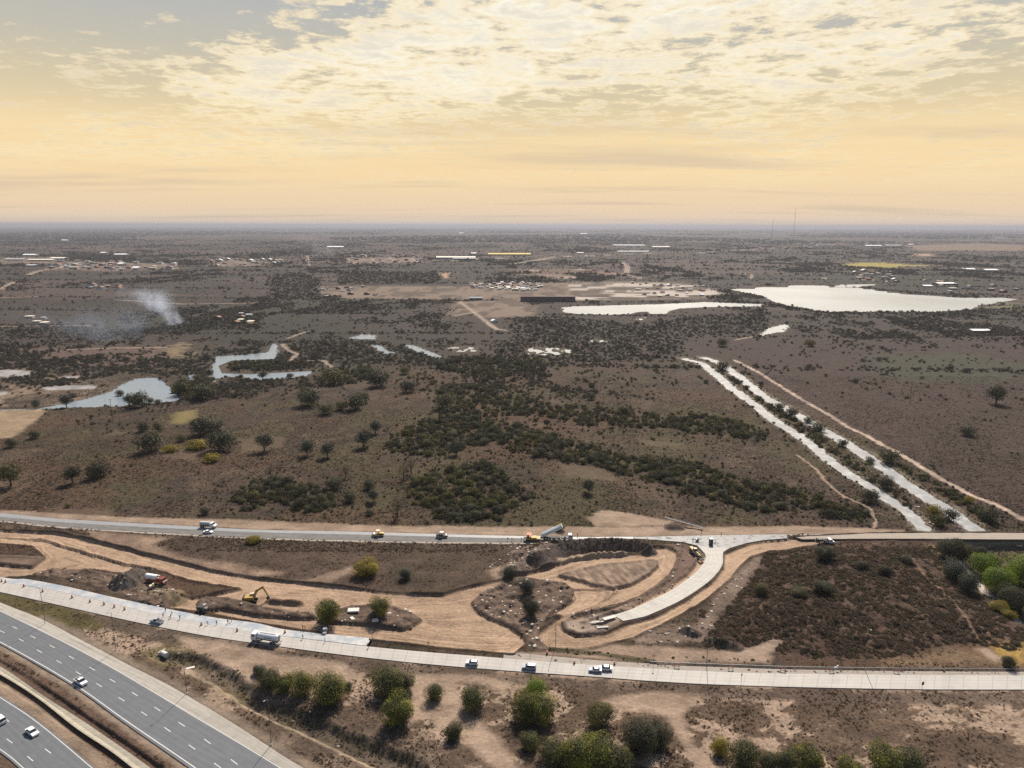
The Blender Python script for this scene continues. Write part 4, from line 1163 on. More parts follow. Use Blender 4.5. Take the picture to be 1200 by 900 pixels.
for a in [
    (316, 806, 14, 'leaf_olive', 'dull olive bush, leftmost of the row of round bushes below the tanker lorry'),
    (333, 810, 12, 'leaf_green', 'small green bush wedged second in the row of round bushes below the tanker lorry'),
    (353, 812, 15, 'leaf_green', 'round dark green bush third in the row below the tanker lorry'),
    (386, 822, 20, 'leaf_green', 'big bright-topped round bush at the right end of the row below the tanker lorry'),
    (453, 812, 19, 'leaf_olive', 'wide dull olive bush on the sand behind the round green one'),
    (473, 808, 13, 'leaf_olive', 'smaller olive bush leaning on the right side of the wide dull olive bush'),
    (467, 845, 20, 'leaf_green', 'round green bush standing alone just in front of the wide dull olive bush'),
    (510, 819, 11, 'leaf_olive', 'small round olive bush on sand, between the wide olive bush and the next lone one'),
    (555, 829, 15, 'leaf_olive', 'medium round olive bush with a dark shadow on the sandy trail'),
    (531, 864, 11, 'leaf_olive', 'low brownish green bush beside the sandy trail, smallest of the front ones'),
    (627, 817, 13, 'leaf_bright', 'yellow-green bush rising behind the broad twin bush near the road'),
    (615, 842, 18, 'leaf_green', 'left half of the broad twin bush near the road, dark below'),
    (635, 843, 19, 'leaf_green', 'right half of the broad twin bush near the road, brighter on top'),
    (620, 876, 12, 'leaf_olive', 'small grey bush at the left end of the long dark clump at the bottom edge'),
    (704, 849, 17, 'leaf_dark', 'grey-green round bush just behind the long dark clump'),
    (648, 895, 18, 'leaf_olive', 'dark bush at the left of the long dark clump at the bottom edge'),
    (675, 898, 21, 'leaf_green', 'second bush of the long dark clump at the bottom edge'),
    (701, 896, 22, 'leaf_green', 'bright-topped bush in the middle of the long dark clump'),
    (722, 905, 19, 'leaf_olive', 'dark bush at the right end of the long dark clump'),
    (748, 878, 22, 'leaf_dark', 'large dark grey-green bush to the right of the long clump'),
    (770, 872, 16, 'leaf_dark', 'dark bush merged with the right side of the large grey-green bush'),
    (844, 882, 11, 'leaf_yellow', 'small yellowish bush left of the tall dark bush by the bottom edge'),
    (874, 900, 19, 'leaf_olive', 'tall dark bush beside the yellowish one'),
    (901, 900, 11, 'leaf_olive', 'small bush squeezed right after the tall dark bush'),
    (920, 900, 12, 'leaf_olive', 'small olive bush between two larger ones at the bottom edge'),
    (946, 902, 18, 'leaf_green', 'round green bush at the bottom edge below the pale patches'),
    (994, 908, 14, 'leaf_green', 'bush with bright top cut by the bottom edge, left of the widest one'),
    (1036, 908, 21, 'leaf_green', 'left part of the wide green clump at the bottom right'),
    (1064, 908, 20, 'leaf_olive', 'right part of the wide green clump at the bottom right'),
    (384, 727, 16, 'leaf_green', 'round green bush between the excavator and the tiny canopied roller'),
    (446, 722, 13, 'leaf_green', 'round green bush inside the pointed dirt island, right of the bigger one'),
    (617, 695, 10, 'leaf_grey', 'feathery grey shrub on top of the rubble island'),
    (622, 722, 12, 'leaf_dark', 'dark twiggy shrub low on the rubble island'),
    (475, 678, 8, 'leaf_grey', 'small grey shrub in the brown field right of the yellow one'),
    (430, 673, 17, 'leaf_yellow', 'vivid yellow broom-like shrub in the brown field', 0.62),
    (596, 677, 9, 'leaf_grey', 'grey shrub at the foot of the dark rubble bank'),
    (1153, 662, 17, 'leaf_bright', 'bright green tree-like shrub, leftmost by the stream'),
    (1172, 682, 19, 'leaf_bright', 'large bright green shrub at the front of the stream thicket'),
    (1196, 672, 20, 'leaf_bright', 'bright green shrub behind the front one at the right edge'),
    (1186, 702, 19, 'leaf_dark', 'dark green shrub under the bright ones by the stream'),
    (1112, 654, 15, 'leaf_dark', 'dark shrub hanging into the stream hollow right under the road'),
    (1128, 652, 13, 'leaf_dark', 'second dark shrub in the stream hollow under the road'),
    (1118, 679, 15, 'leaf_grey', 'bare grey shrub on the left bank of the stream'),
    (1135, 692, 13, 'leaf_grey', 'second bare grey shrub farther down the left stream bank'),
    (1150, 644, 9, 'leaf_dark', 'small dark shrub poking above the road near the stream'),
    (1170, 714, 11, 'leaf_yellow', 'yellow-green low shrub on the stream bank', 0.6),
    (1182, 722, 9, 'leaf_yellow', 'smaller yellow-green shrub next to the pale stream bed', 0.6),
    (1182, 781, 8, 'leaf_dark', 'small dark shrub by the guard rail at the right edge'),
    (966, 659, 13, 'leaf_dark', 'dark shrub in the reddish field under the flatbed truck', 0.8),
    (965, 700, 12, 'leaf_dark', 'dark shrub in the middle of the reddish field', 0.6),
    (935, 702, 11, 'leaf_dark', 'low dark shrub left of centre in the reddish field', 0.6),
    (892, 698, 9, 'leaf_dark', 'dark shrub at the left of the reddish field', 0.9),
    (1036, 679, 9, 'leaf_dark', 'dark shrub at the right of the reddish field', 0.8),
    (1010, 672, 8, 'leaf_dark', 'small dark shrub high in the reddish field', 0.7),
    (1062, 664, 8, 'leaf_dark', 'small dark shrub beside the footpath in the reddish field', 0.7),
    (296, 636, 9, 'leaf_yellow', 'pale yellow-green weed clump below the upper road', 0.6),
    (655, 621, 8, 'leaf_yellow', 'yellowish low shrub behind the tipped trailer', 0.6),
    (408, 806, 5, 'leaf_grey', 'tiny grey shrub at the right foot of the bright-topped round bush'),
    (303, 790, 7, 'leaf_grey', 'leafless grey shrub on the sand left of the olive bush'),
]:
    near_bush(*a)

# clumps along the hollow of the ditch
mid_list = [
    (13, 570, 15, 'leaf_dark', 1, 'dark spreading tree at the left edge with a clear trunk'),
    (85, 566, 11, 'leaf_dark', 1, 'small forked dark tree next to a bushy one'),
    (115, 559, 15, 'leaf_dark', 0, 'bushy dark tree to the right of the small forked one'),
    (175, 529, 19, 'leaf_dark', 0, 'broad dark low tree in open dry grass, beyond the forked tree'),
    (212, 517, 7, 'leaf_dark', 0, 'little round shrub between the broad low tree and the yellow brush'),
    (237, 510, 16, 'leaf_dark', 0, 'dark shrub just beyond the yellow brush'),
    (262, 527, 19, 'leaf_dark', 0, 'largest dark shrub at the right side of the yellow brush'),
    (252, 505, 12, 'leaf_grey', 0, 'grey shrub behind the yellow brush'),
    (230, 525, 15, 'leaf_yellow', 2, 'yellow brush clump amid the dark shrubs'),
    (200, 529, 12, 'leaf_yellow', 2, 'ochre grass clump left of the yellow brush'),
    (249, 540, 13, 'leaf_yellow', 2, 'ochre grass clump in front of the yellow brush'),
    (310, 529, 11, 'leaf_grey', 1, 'small grey tree with a flat crown right of the yellow brush'),
    (360, 534, 10, 'leaf_grey', 1, 'left one of two small grey twin trees'),
    (384, 535, 10, 'leaf_grey', 1, 'right one of two small grey twin trees'),
    (362, 475, 17, 'leaf_dark', 0, 'large dark round shrub beyond the twin trees, near the arm of the pond'),
    (382, 485, 11, 'leaf_dark', 0, 'dark round shrub in front of the large one'),
    (400, 480, 9, 'leaf_dark', 0, 'small dark shrub right of the dark round pair'),
    (415, 480, 14, 'leaf_dark', 0, 'dark shrub below a taller one left of the dry meadow'),
    (424, 472, 11, 'leaf_dark', 0, 'taller dark shrub behind, left of the dry meadow'),
    (388, 450, 15, 'leaf_dark', 0, 'dark shrub at the tip of the pond arm'),
    (443, 453, 15, 'leaf_dark', 0, 'dark shrub beyond the dry meadow, front of a pair'),
    (438, 443, 10, 'leaf_dark', 0, 'shrub behind the front one of the pair beyond the meadow'),
    (475, 438, 8, 'leaf_dark', 0, 'slim dark shrub right of the meadow pair'),
    (478, 459, 11, 'leaf_dark', 0, 'low round shrub in front of the slim dark one'),
    (516, 431, 7, 'leaf_dark', 0, 'small lone shrub at the far edge of the meadow'),
    (521, 479, 14, 'leaf_dark', 0, 'round shrub on the left tip of the central thicket'),
    (426, 524, 11, 'leaf_grey', 1, 'thin grey tree in the open left of the central thicket'),
    (440, 508, 8, 'leaf_grey', 1, 'smaller thin tree behind the grey one'),
    (535, 533, 9, 'leaf_grey', 1, 'thin tree in the clearing of the central thicket'),
    (473, 562, 10, 'leaf_straw', 3, 'leafless tree left of the yellow-green thicket'),
    (482, 555, 9, 'leaf_straw', 3, 'second leafless tree touching the yellow-green thicket'),
    (433, 573, 9, 'leaf_dark', 0, 'small dark shrub left of the leafless trees'),
    (438, 588, 8, 'leaf_grey', 1, 'grey sapling in front of the leafless trees'),
    (410, 588, 10, 'leaf_dark', 0, 'flat dark shrub near the grey sapling'),
    (466, 606, 12, 'leaf_dry', 3, 'leafless reddish tree right behind the upper road'),
    (433, 603, 6, 'leaf_dark', 0, 'little shrub behind the upper road left of the reddish tree'),
    (405, 560, 8, 'leaf_straw', 3, 'pale leafless tree in the open grass'),
    (317, 560, 7, 'leaf_straw', 3, 'small leafless tree behind the left thicket'),
    (391, 573, 11, 'leaf_dark', 0, 'flat dark shrub right of the left thicket'),
    (239, 468, 16, 'leaf_dark', 0, 'dark shrub mass between the pond and its branching neighbour'),
    (215, 462, 13, 'leaf_olive', 0, 'olive shrub on the right shore of the wide pond'),
    (163, 477, 15, 'leaf_dark', 0, 'reedy shrub on the near shore of the wide pond'),
    (152, 476, 7, 'leaf_grey', 1, 'small bare tree on the near shore of the wide pond'),
    (176, 473, 6, 'leaf_dark', 0, 'tiny shrub in the shallows of the wide pond'),
    (185, 474, 5, 'leaf_dark', 0, 'last tiny shrub in the shallows of the wide pond'),
    (140, 463, 6, 'leaf_dark', 0, 'small round bush island in the wide pond'),
    (78, 477, 8, 'leaf_grey', 1, 'bare tree on the thin left arm of the wide pond'),
    (42, 478, 6, 'leaf_grey', 1, 'bare sapling at the far left on the pond bank'),
    (340, 443, 5, 'leaf_dark', 0, 'tiny tree at the foot of the branching pond'),
    (308, 444, 6, 'leaf_grey', 1, 'bare sapling at the water edge of the branching pond'),
    (40, 514, 8, 'leaf_dark', 0, 'small dark shrub near the tan field corner'),
    (13, 524, 8, 'leaf_dark', 0, 'small dark shrub at the left edge below the tan field'),
    (168, 505, 9, 'leaf_dark', 0, 'flat dark shrub pair, left one, below the utility pole'),
    (186, 505, 8, 'leaf_dark', 0, 'flat dark shrub pair, right one, below the utility pole'),
    (80, 594, 4, 'leaf_dark', 0, 'tiny shrub by the upper road at the left'),
    (240, 603, 7, 'leaf_dark', 0, 'small shrub behind the grey water truck'),
    (847, 434, 9, 'leaf_dark', 0, 'first shrub on the strip between the canals'),
    (827, 449, 4, 'leaf_dark', 0, 'tiny shrub left of the canals'),
    (913, 481, 7, 'leaf_dark', 0, 'shrub on the strip between the canals, one third down'),
    (927, 489, 9, 'leaf_dark', 0, 'round shrub on the strip between the canals, next one down'),
    (947, 495, 6, 'leaf_grey', 0, 'grey shrub on the strip between the canals'),
    (959, 505, 10, 'leaf_dark', 0, 'dark round shrub halfway down the strip between the canals'),
    (988, 524, 7, 'leaf_dark', 0, 'smaller shrub below the halfway one between the canals'),
    (1041, 542, 13, 'leaf_dark', 0, 'large dark round shrub on the right bank of the right canal'),
    (1020, 542, 7, 'leaf_grey', 0, 'grey shrub leaning over the right canal'),
    (1037, 572, 11, 'leaf_dark', 0, 'dark shrub low on the strip between the canals'),
    (1018, 588, 12, 'leaf_dark', 0, 'dark shrub on the left bank near the end of the left canal'),
    (1113, 610, 11, 'leaf_dark', 0, 'dark shrub between the canal mouths'),
    (1094, 606, 11, 'leaf_yellow', 0, 'yellow-leaved shrub between the canal mouths'),
    (1100, 616, 10, 'leaf_olive', 0, 'olive shrub in front of the yellow-leaved one'),
    (1158, 610, 13, 'leaf_dark', 0, 'dark shrub on the right bank by the canal mouth'),
    (1135, 589, 6, 'leaf_yellow', 0, 'single yellow shrub on the bank track'),
    (1167, 473, 12, 'leaf_dark', 1, 'lone round tree in the dark plain at the right'),
    (1133, 510, 10, 'leaf_dark', 0, 'lone flat shrub in the dark plain at the right'),
    (950, 406, 7, 'leaf_dark', 0, 'lone shrub beyond the start of the canals'),
    (847, 406, 8, 'leaf_dark', 0, 'lone shrub beyond the start of the canals, farther left'),
    (1003, 448, 4, 'leaf_dark', 0, 'tiny shrub in the dark plain right of the canals'),
    (892, 452, 4, 'leaf_dark', 0, 'tiny shrub by the bank track'),
    (694, 457, 5, 'leaf_grey', 1, 'thin sapling in the open meadow beyond the central thicket'),
    (692, 468, 7, 'leaf_dark', 0, 'small shrub at the foot of the thin sapling'),
    (731, 485, 8, 'leaf_dark', 0, 'round shrub on top of the right arm of the thicket'),
    (690, 578, 9, 'leaf_grey', 1, 'grey tree in the clearing near the upper road'),
    (628, 497, 4, 'leaf_dark', 1, 'small lollipop tree in the middle of the central thicket'),
    (641, 500, 5, 'leaf_dark', 1, 'second small lollipop tree in the central thicket'),
]
for px, py, rp, mat, k, lab in mid_list:
    if k == 1:
        tree(px, py, rp, mat, lab)
    elif k == 3:
        tree(px, py, rp, mat, lab, bare=True)
    else:
        x, y, z = ground_pt(px, py)
        s = rp * math.hypot(y, H) / FPX * 1.15
        o = link('shrub', veg_mesh('shrub', random.randrange(5), mat), loc=(x, y, z - 0.1), rz=random.uniform(0, 6.28), sc=(s * 1.15, s, s * (0.55 if k == 2 else 1.05)))
        tag(o, lab, 'shrub')
        PLACED.append((x, y, s))

# thickets: the largest shrubs one by one, the small ones as one mass
THK = [
    ('dark belt of thicket behind the dry meadow', 'leaf_dark', Z('n', 340, 140, 420, 120, 560, 125, 700, 130, 725, 165, 640, 180, 560, 185, 500, 205, 440, 190, 430, 170, 350, 165), 75, (2.5, 5.0)),
    ('upper arm of the central thicket', 'leaf_dark', Z('n', 320, 232, 400, 215, 480, 215, 560, 255, 640, 262, 760, 290, 820, 292, 1000, 310, 1200, 332, 1200, 362, 1050, 365, 860, 355, 790, 345, 720, 320, 600, 318, 520, 330, 430, 350, 330, 330, 400, 290), 120, (2.0, 4.2)),
    ('main body of the central thicket', 'leaf_dark', Z('n', 150, 415, 240, 365, 330, 330, 430, 330, 560, 350, 640, 360, 780, 405, 880, 425, 920, 455, 860, 495, 700, 475, 600, 445, 560, 420, 480, 425, 400, 450, 320, 465, 180, 450), 190, (2.2, 4.6)),
    ('right arm of the central thicket', 'leaf_dark', Z('n', 900, 450, 1050, 465, 1200, 482, 1200, 560, 1120, 560, 1000, 530, 880, 500), 75, (2.0, 4.0)),
    ('yellow-green thicket behind the upper road', 'leaf_olive', Z('n', 240, 590, 260, 545, 350, 515, 430, 520, 470, 560, 520, 590, 560, 600, 540, 640, 420, 640, 330, 650, 250, 630), 55, (2.2, 4.2)),
    ('dark thicket around the yellow-green one', 'leaf_dark', Z('n', 400, 510, 500, 485, 570, 520, 600, 570, 690, 585, 690, 610, 600, 640, 560, 690, 340, 700, 330, 655, 440, 645, 545, 640, 560, 600, 500, 580, 440, 540), 75, (2.0, 4.2)),
    ('thicket row left of the canals', 'leaf_dark', Z('o', -20, 500, 60, 488, 150, 530, 250, 555, 350, 572, 490, 600, 500, 640, 430, 650, 340, 660, 200, 655, 150, 625, -20, 590), 95, (1.8, 4.0)),
    ('thicket by the end of the left canal', 'leaf_dark', Z('o', 470, 630, 560, 640, 650, 650, 640, 690, 500, 685), 30, (1.6, 3.4)),
    ('thicket west of the canals', 'leaf_dark', Z('o', -20, 330, 80, 318, 200, 350, 290, 380, 290, 415, 200, 400, 60, 388, -20, 372), 55, (2.0, 3.8)),
    ('left thicket behind the upper road', 'leaf_dark', Z('m', 820, 590, 880, 560, 960, 545, 1060, 560, 1150, 590, 1180, 640, 1100, 665, 960, 620, 900, 640, 860, 665, 820, 620), 70, (2.0, 4.3)),
    ('scrub between the two blue ponds', 'leaf_dark', Z('m', 590, 240, 650, 200, 700, 180, 745, 215, 750, 260, 680, 270, 600, 258), 45, (2.2, 4.4)),
    ('scrub on the bank of the branching pond', 'leaf_dark', Z('m', 800, 145, 880, 132, 1000, 135, 1100, 150, 1000, 160, 880, 164, 810, 160), 40, (2.0, 4.0)),
    ('shrubs at the right end of the branching pond', 'leaf_dark', Z('m', 1120, 190, 1160, 160, 1300, 150, 1320, 190, 1200, 215, 1140, 212), 30, (2.5, 4.5)),
    ('low growth on the strip between the canals', 'leaf_dark', Z('o', 180, 200, 290, 275, 420, 358, 560, 455, 700, 560, 820, 655, 790, 640, 660, 550, 520, 455, 400, 372, 270, 280), 28, (0.6, 1.5)),
    ('low growth on the bank of the right canal', 'leaf_dark', Z('o', 740, 490, 830, 545, 940, 615, 1060, 690, 1100, 715, 1040, 645, 900, 565, 800, 500), 40, (1.0, 2.4)),
    ('shrubs in the stream hollow', 'leaf_dark', PP([(1150, 690), (1200, 690), (1200, 720), (1175, 706)]), 14, (1.5, 2.6)),
]


def in_poly(x, y, poly):
    c = False
    j = len(poly) - 1
    for i in range(len(poly)):
        if (poly[i][1] > y) != (poly[j][1] > y) and x < (poly[j][0] - poly[i][0]) * (y - poly[i][1]) / (poly[j][1] - poly[i][1]) + poly[i][0]:
            c = not c
        j = i
    return c


cand = []
for gi, (gname, mat, poly, cnt, (s0, s1)) in enumerate(THK):
    xs, ys_ = [p[0] for p in poly], [p[1] for p in poly]
    k = tries = 0
    while k < cnt and tries < 6000:
        tries += 1
        x, y = random.uniform(min(xs), max(xs)), random.uniform(min(ys_), max(ys_))
        if not in_poly(x, y, poly):
            continue
        s = s0 + (s1 - s0) * random.random() ** 1.6
        cand.append((s * 400 / math.hypot(x, y), x, y, s, gi))
        k += 1
cand.sort(reverse=True)
NIND = 165
xs = np.array([c[1] for c in cand])
ys_ = np.array([c[2] for c in cand])
zz = terrain(xs, ys_)[0]
REST = []
for i, (imp, x, y, s, gi) in enumerate(cand):
    gname, mat = THK[gi][0], THK[gi][1]
    if i < NIND:
        mt = mat if mat != 'leaf_olive' or random.random() < 0.35 else 'leaf_yellowgreen'
        if mt == 'leaf_yellowgreen' and 'leaf_yellowgreen' not in M:
            M['leaf_yellowgreen'] = m_leaf('yellow_green_leaves', (0.05, 0.055, 0.015), (0.135, 0.135, 0.02), 0.35, 0.4)
        o = link('shrub', veg_mesh('shrub', random.randrange(5), mt), loc=(x, y, zz[i] - 0.1), rz=random.uniform(0, 6.28), sc=(s * random.uniform(1, 1.4), s, s * random.uniform(0.7, 1.25)))
        tag(o, 'shrub crowded among others in the ' + gname, 'shrub', gname)
    else:
        REST.append((x, y, zz[i] - 0.1, s))
print('plants', len(PLACED), len(cand), round(time.time() - T0, 1))


# ------------------------------------------------------------------ uncountable cover, instanced on points
def gn_stuff(name, pts, scales, templates, label, zs=None, flat=1.0):
    """pts (n,3), scales (n,) ; templates: list of meshes; one object whose geometry nodes place them"""
    coll = bpy.data.collections.new(name + '_sources')
    for i, me in enumerate(templates):
        coll.objects.link(bpy.data.objects.new(f'{name}_source', me))
    me = bpy.data.meshes.new(name)
    n_ = len(pts)
    me.vertices.add(n_)
    me.vertices.foreach_set('co', np.asarray(pts, np.float32).ravel())
    sc3 = np.stack([scales, scales, scales * (zs if zs is not None else 1.0)], 1).astype(np.float32)
    a = me.attributes.new('isc', 'FLOAT_VECTOR', 'POINT')
    a.data.foreach_set('vector', sc3.ravel())
    rot = np.zeros((n_, 3), np.float32)
    rot[:, 2] = RNG.uniform(0, 6.28, n_)
    a = me.attributes.new('irot', 'FLOAT_VECTOR', 'POINT')
    a.data.foreach_set('vector', rot.ravel())
    a = me.attributes.new('iidx', 'INT', 'POINT')
    a.data.foreach_set('value', RNG.integers(0, len(templates), n_).astype(np.int32))
    o = link(name, me)
    tag(o, label, None, None, 'stuff')
    g = bpy.data.node_groups.new(name, 'GeometryNodeTree')
    g.interface.new_socket('Geometry', in_out='INPUT', socket_type='NodeSocketGeometry')
    g.interface.new_socket('Geometry', in_out='OUTPUT', socket_type='NodeSocketGeometry')
    N = g.nodes
    gi = N.new('NodeGroupInput')
    go = N.new('NodeGroupOutput')
    ci = N.new('GeometryNodeCollectionInfo')
    ci.inputs['Collection'].default_value = coll
    ci.inputs['Separate Children'].default_value = True
    ci.inputs['Reset Children'].default_value = True
    ip = N.new('GeometryNodeInstanceOnPoints')
    ip.inputs['Pick Instance'].default_value = True
    def att(nm, typ):
        q = N.new('GeometryNodeInputNamedAttribute')
        q.data_type = typ
        q.inputs['Name'].default_value = nm
        return [s for s in q.outputs if s.enabled and s.name == 'Attribute'][0]
    L_ = g.links.new
    L_(gi.outputs[0], ip.inputs['Points'])
    L_(ci.outputs[0], ip.inputs['Instance'])
    L_(att('iidx', 'INT'), ip.inputs['Instance Index'])
    er = N.new('FunctionNodeEulerToRotation')
    L_(att('irot', 'FLOAT_VECTOR'), er.inputs[0])
    L_(er.outputs[0], ip.inputs['Rotation'])
    L_(att('isc', 'FLOAT_VECTOR'), ip.inputs['Scale'])
    L_(ip.outputs[0], go.inputs[0])
    md = o.modifiers.new('scatter', 'NODES')
    md.node_group = g
    return o


def fan(n, y0, y1, smax=0.80, power=1.0):
    """points of the plain, spread so that each strip of distance gets a fair share"""
    u = RNG.random(n)
    y = y0 * (y1 / y0) ** (u ** power)
    x = y * RNG.uniform(-smax, smax, n)
    return x, y


def tuft(seed, n=26, w=0.5, h=0.6):
    r = np.random.default_rng(seed)
    p = np.c_[r.normal(size=(n, 2)) * w * 0.4, np.zeros(n)]
    top = p + np.c_[r.normal(size=(n, 2)) * 0.28, r.uniform(0.4, 1.0, n) * h]
    a = r.uniform(0, 6.28, n)
    d = np.c_[np.cos(a), np.sin(a), np.zeros(n)] * r.uniform(0.05, 0.13, (n, 1))
    V = np.stack([p - d, p + d, top + d * 0.6, top - d * 0.6], 1).reshape(-1, 3)
    return V, np.arange(4 * n).reshape(n, 4)


low_t = [leaf_cloud(500 + i, 130, 0.15, rad=1.25, zr=0.55, lobes=4) for i in range(4)]
mid_t = [leaf_cloud(520 + i, 260, 0.12, rad=1.2, zr=0.7, lobes=5 + i) for i in range(4)]
far_t = [leaf_cloud(560 + i, 200, 0.14, rad=1.7, zr=0.7, lobes=5 + i) for i in range(5)]
LOWM = [mesh_from('clump', v, f, M['leaf_dry']) for v, f in low_t]
DRYM = [mesh_from('clump', v, f, M['leaf_straw']) for v, f in low_t]
MIDM = [mesh_from('clump', v, f, M['leaf_dark']) for v, f in mid_t]
FARM = [mesh_from('clump', v, f, M['leaf_far']) for v, f in far_t]
TUFM = [mesh_from('tuft', *tuft(540 + i), M['leaf_straw']) for i in range(4)]
OLIM = [mesh_from('clump', v, f, M['leaf_olive']) for v, f in low_t]

# rest of the thickets plus small shrubs dotted over the plain
x, y = fan(26000, 285, 900)
z, c_, b_ = terrain(x, y)
dens = fbm(x / 70, y / 90, 201, 4, 0.6)
dens2 = fbm(x / 16, y / 16, 203, 3)
thick = np.full(len(x), -1e3)
for t_ in THK:
    thick = np.maximum(thick, sd_poly(x, y, t_[2], 30))
keep = (b_ < 0.25) & ((RNG.random(len(x)) < sstep(dens, 0.50, 0.66) * sstep(dens2, 0.42, 0.58) * 0.6 * sstep(y, 330, 560) + 0.012) | (thick > -1.0) & (RNG.random(len(x)) < 0.9) | (thick > -16) & (RNG.random(len(x)) < 0.30))
x, y, z = x[keep], y[keep], z[keep]
tk = thick[keep]
s = np.where(tk > -1, RNG.uniform(0.8, 2.6, len(x)), RNG.uniform(0.35, 1.5, len(x))) * (0.8 + sstep(y, 300, 800))
rx = np.array(REST)
pts = np.vstack([np.c_[x, y, z - 0.1], rx[:, :3]])
ss = np.concatenate([s, rx[:, 3]])
gn_stuff('scrub', pts, ss, MIDM, 'dark grey-green scrub dotted and massed over the plain', 1.15)
print('scrub', len(pts))

# reddish clumps of the field, dry clumps on the plain
x = RNG.uniform(40, 260, 30000)
y = RNG.uniform(195, 290, 30000)
z, c_, b_ = terrain(x, y)
inside = sd_poly(x + (fbm(x / 5, y / 5, 3, 2) - 0.5) * 12, y, FIELD, 10) > 0
keep = inside & (b_ < 0.3) & (fbm(x / 5, y / 4, 211, 3) > 0.36)
p1 = np.c_[x, y, z - 0.08][keep]
s1 = RNG.uniform(0.3, 1.1, keep.sum())
x, y = fan(170000, 285, 660)
z, c_, b_ = terrain(x, y)
keep = (b_ < 0.3) & (RNG.random(len(x)) < 0.35 + 0.65 * sstep(fbm(x / 28, y / 34, 215, 4, 0.62), 0.44, 0.60))
p2 = np.c_[x, y, z - 0.08][keep]
s2 = RNG.uniform(0.15, 0.6, keep.sum()) * (1 + 0.6 * (RNG.random(keep.sum()) < 0.1))
gn_stuff('undergrowth', np.vstack([p1, p2]), np.concatenate([s1, s2]), LOWM, 'low reddish-brown clumps covering the fields', 0.85)
print('undergrowth', len(p1) + len(p2))

# straw tufts close by
x, y = fan(110000, 130, 300)
z, c_, b_ = terrain(x, y)
keep = (b_ < 0.2) & (RNG.random(len(x)) < 0.08 + 0.45 * sstep(fbm(x / 9, y / 9, 221, 4, 0.6), 0.46, 0.62))
gn_stuff('dry_grass', np.c_[x, y, z - 0.03][keep], RNG.uniform(0.2, 0.6, keep.sum()), TUFM + DRYM[:1], 'dry straw-coloured grass tufts on the verges')
print('tufts', keep.sum())
# green weeds in ditches and along the verge
x, y = fan(60000, 140, 330)
dd = sd_line(x, y, [(a + 1.5, b + 1.5) for a, b in DITCH], 5)
dd = np.maximum(dd, sd_line(x, y, Z('i', -220, 348, 0, 366, 60, 374, 240, 402), 2.6))
dd = np.maximum(dd, sd_line(x, y, Z('i', 300, 380, 450, 392, 800, 400), 1.6))
ar = sd_poly(x, y, ARROYO, 10)
keep = ((dd > 0) & (RNG.random(len(x)) < 0.3)) | ((ar > 1) & (RNG.random(len(x)) < 0.35) & (fbm(x / 6, y / 6, 5, 2) > 0.45))
x, y = x[keep], y[keep]
z = terrain(x, y)[0]
gn_stuff('weeds', np.c_[x, y, z - 0.05], RNG.uniform(0.2, 0.6, len(x)), OLIM, 'green weeds growing in the ditch and the stream hollow')
# distant woods
x, y = fan(420000, 560, 7000, 0.86, 0.80)
z, c_, b_ = terrain(x, y)
z = np.where(y > 2400, -0.3, z)
d1 = fbm(x / 240, y / 330, 231, 5, 0.62)
d2 = fbm(x / 900, y / 700, 233, 3)
d3 = fbm(x / 45, y / 90, 237, 3)
row = np.abs(((y + 0.06 * x + 60 * fbm(x / 500, y / 500, 239, 2)) % 210) - 105) < 9
pr = sstep(d1 + 0.25 * (d2 - 0.5), 0.47, 0.60) * sstep(d3, 0.38, 0.56) * 0.85 + row * 0.35 + 0.02
# belts visible in the photograph
belt = np.full(len(x), -1e3)
for p in (Z('n', -200, 60, 0, 50, 200, 70, 300, 100, 420, 118, 520, 130, 340, 140, 200, 150, 0, 140, -200, 120), Z('n', 480, 60, 700, 45, 1200, 40, 1200, 110, 1000, 100, 900, 105, 830, 110, 640, 108, 560, 110),
          Z('n', 500, 110, 1100, 105, 1150, 125, 900, 135, 700, 132, 520, 130), Z('t', 0, 500, 200, 480, 560, 520, 900, 480, 1200, 470, 1200, 560, 800, 580, 300, 600, 0, 600),
          Z('r', -50, 520, 300, 520, 640, 560, 640, 590, 0, 590), Z('m', -60, 145, 200, 142, 600, 148, 640, 180, 560, 175, 300, 170, -60, 152), Z('m', 640, 110, 750, 108, 745, 160, 700, 175, 650, 165),
          Z('u', 190, 452, 470, 462, 940, 452, 1200, 440, 1200, 480, 600, 480, 200, 470), Z('r', 300, 180, 640, 190, 620, 230, 320, 225), Z('s', 60, 300, 300, 310, 320, 400, 60, 420),
          Z('s', 380, 270, 860, 280, 860, 330, 380, 335), Z('u', 250, 335, 440, 355, 900, 400, 1150, 395, 1100, 380, 700, 370, 420, 345)):
    belt = np.maximum(belt, sd_poly(x, y, p, 60))
pr = np.maximum(pr, sstep(belt, -10, 12) * 0.5)
redz = sd_poly(x, y, Z('o', 120, 130, 400, 60, 1200, 40, 1200, 110, 900, 130, 640, 120, 560, 240, 400, 220), 10)
pr = np.where(redz > 0, pr * 0.25, pr)
keep = (b_ < 0.2) & (RNG.random(len(x)) < pr) & ~((y < 620) & (np.abs(x - np.interp(y, np.array(CANAL_R)[::-1, 1], np.array(CANAL_R)[::-1, 0])) < 60))
x, y, z = x[keep], y[keep], z[keep]
s = RNG.uniform(0.7, 2.4, len(x)) * (0.75 + 0.9 * sstep(y, 800, 3000)) * (1 + 1.0 * (RNG.random(len(x)) < 0.06))
gn_stuff('distant_woods', np.c_[x, y, z - 0.3], s, FARM, 'dark scattered woods reaching back to the horizon', 1.3)
print('woods', len(x))
x, y = fan(26000, 6000, 40000, 0.9, 0.9)
k = fbm(x / 1500, y / 2600, 241, 4) > 0.48
x, y = x[k], y[k]
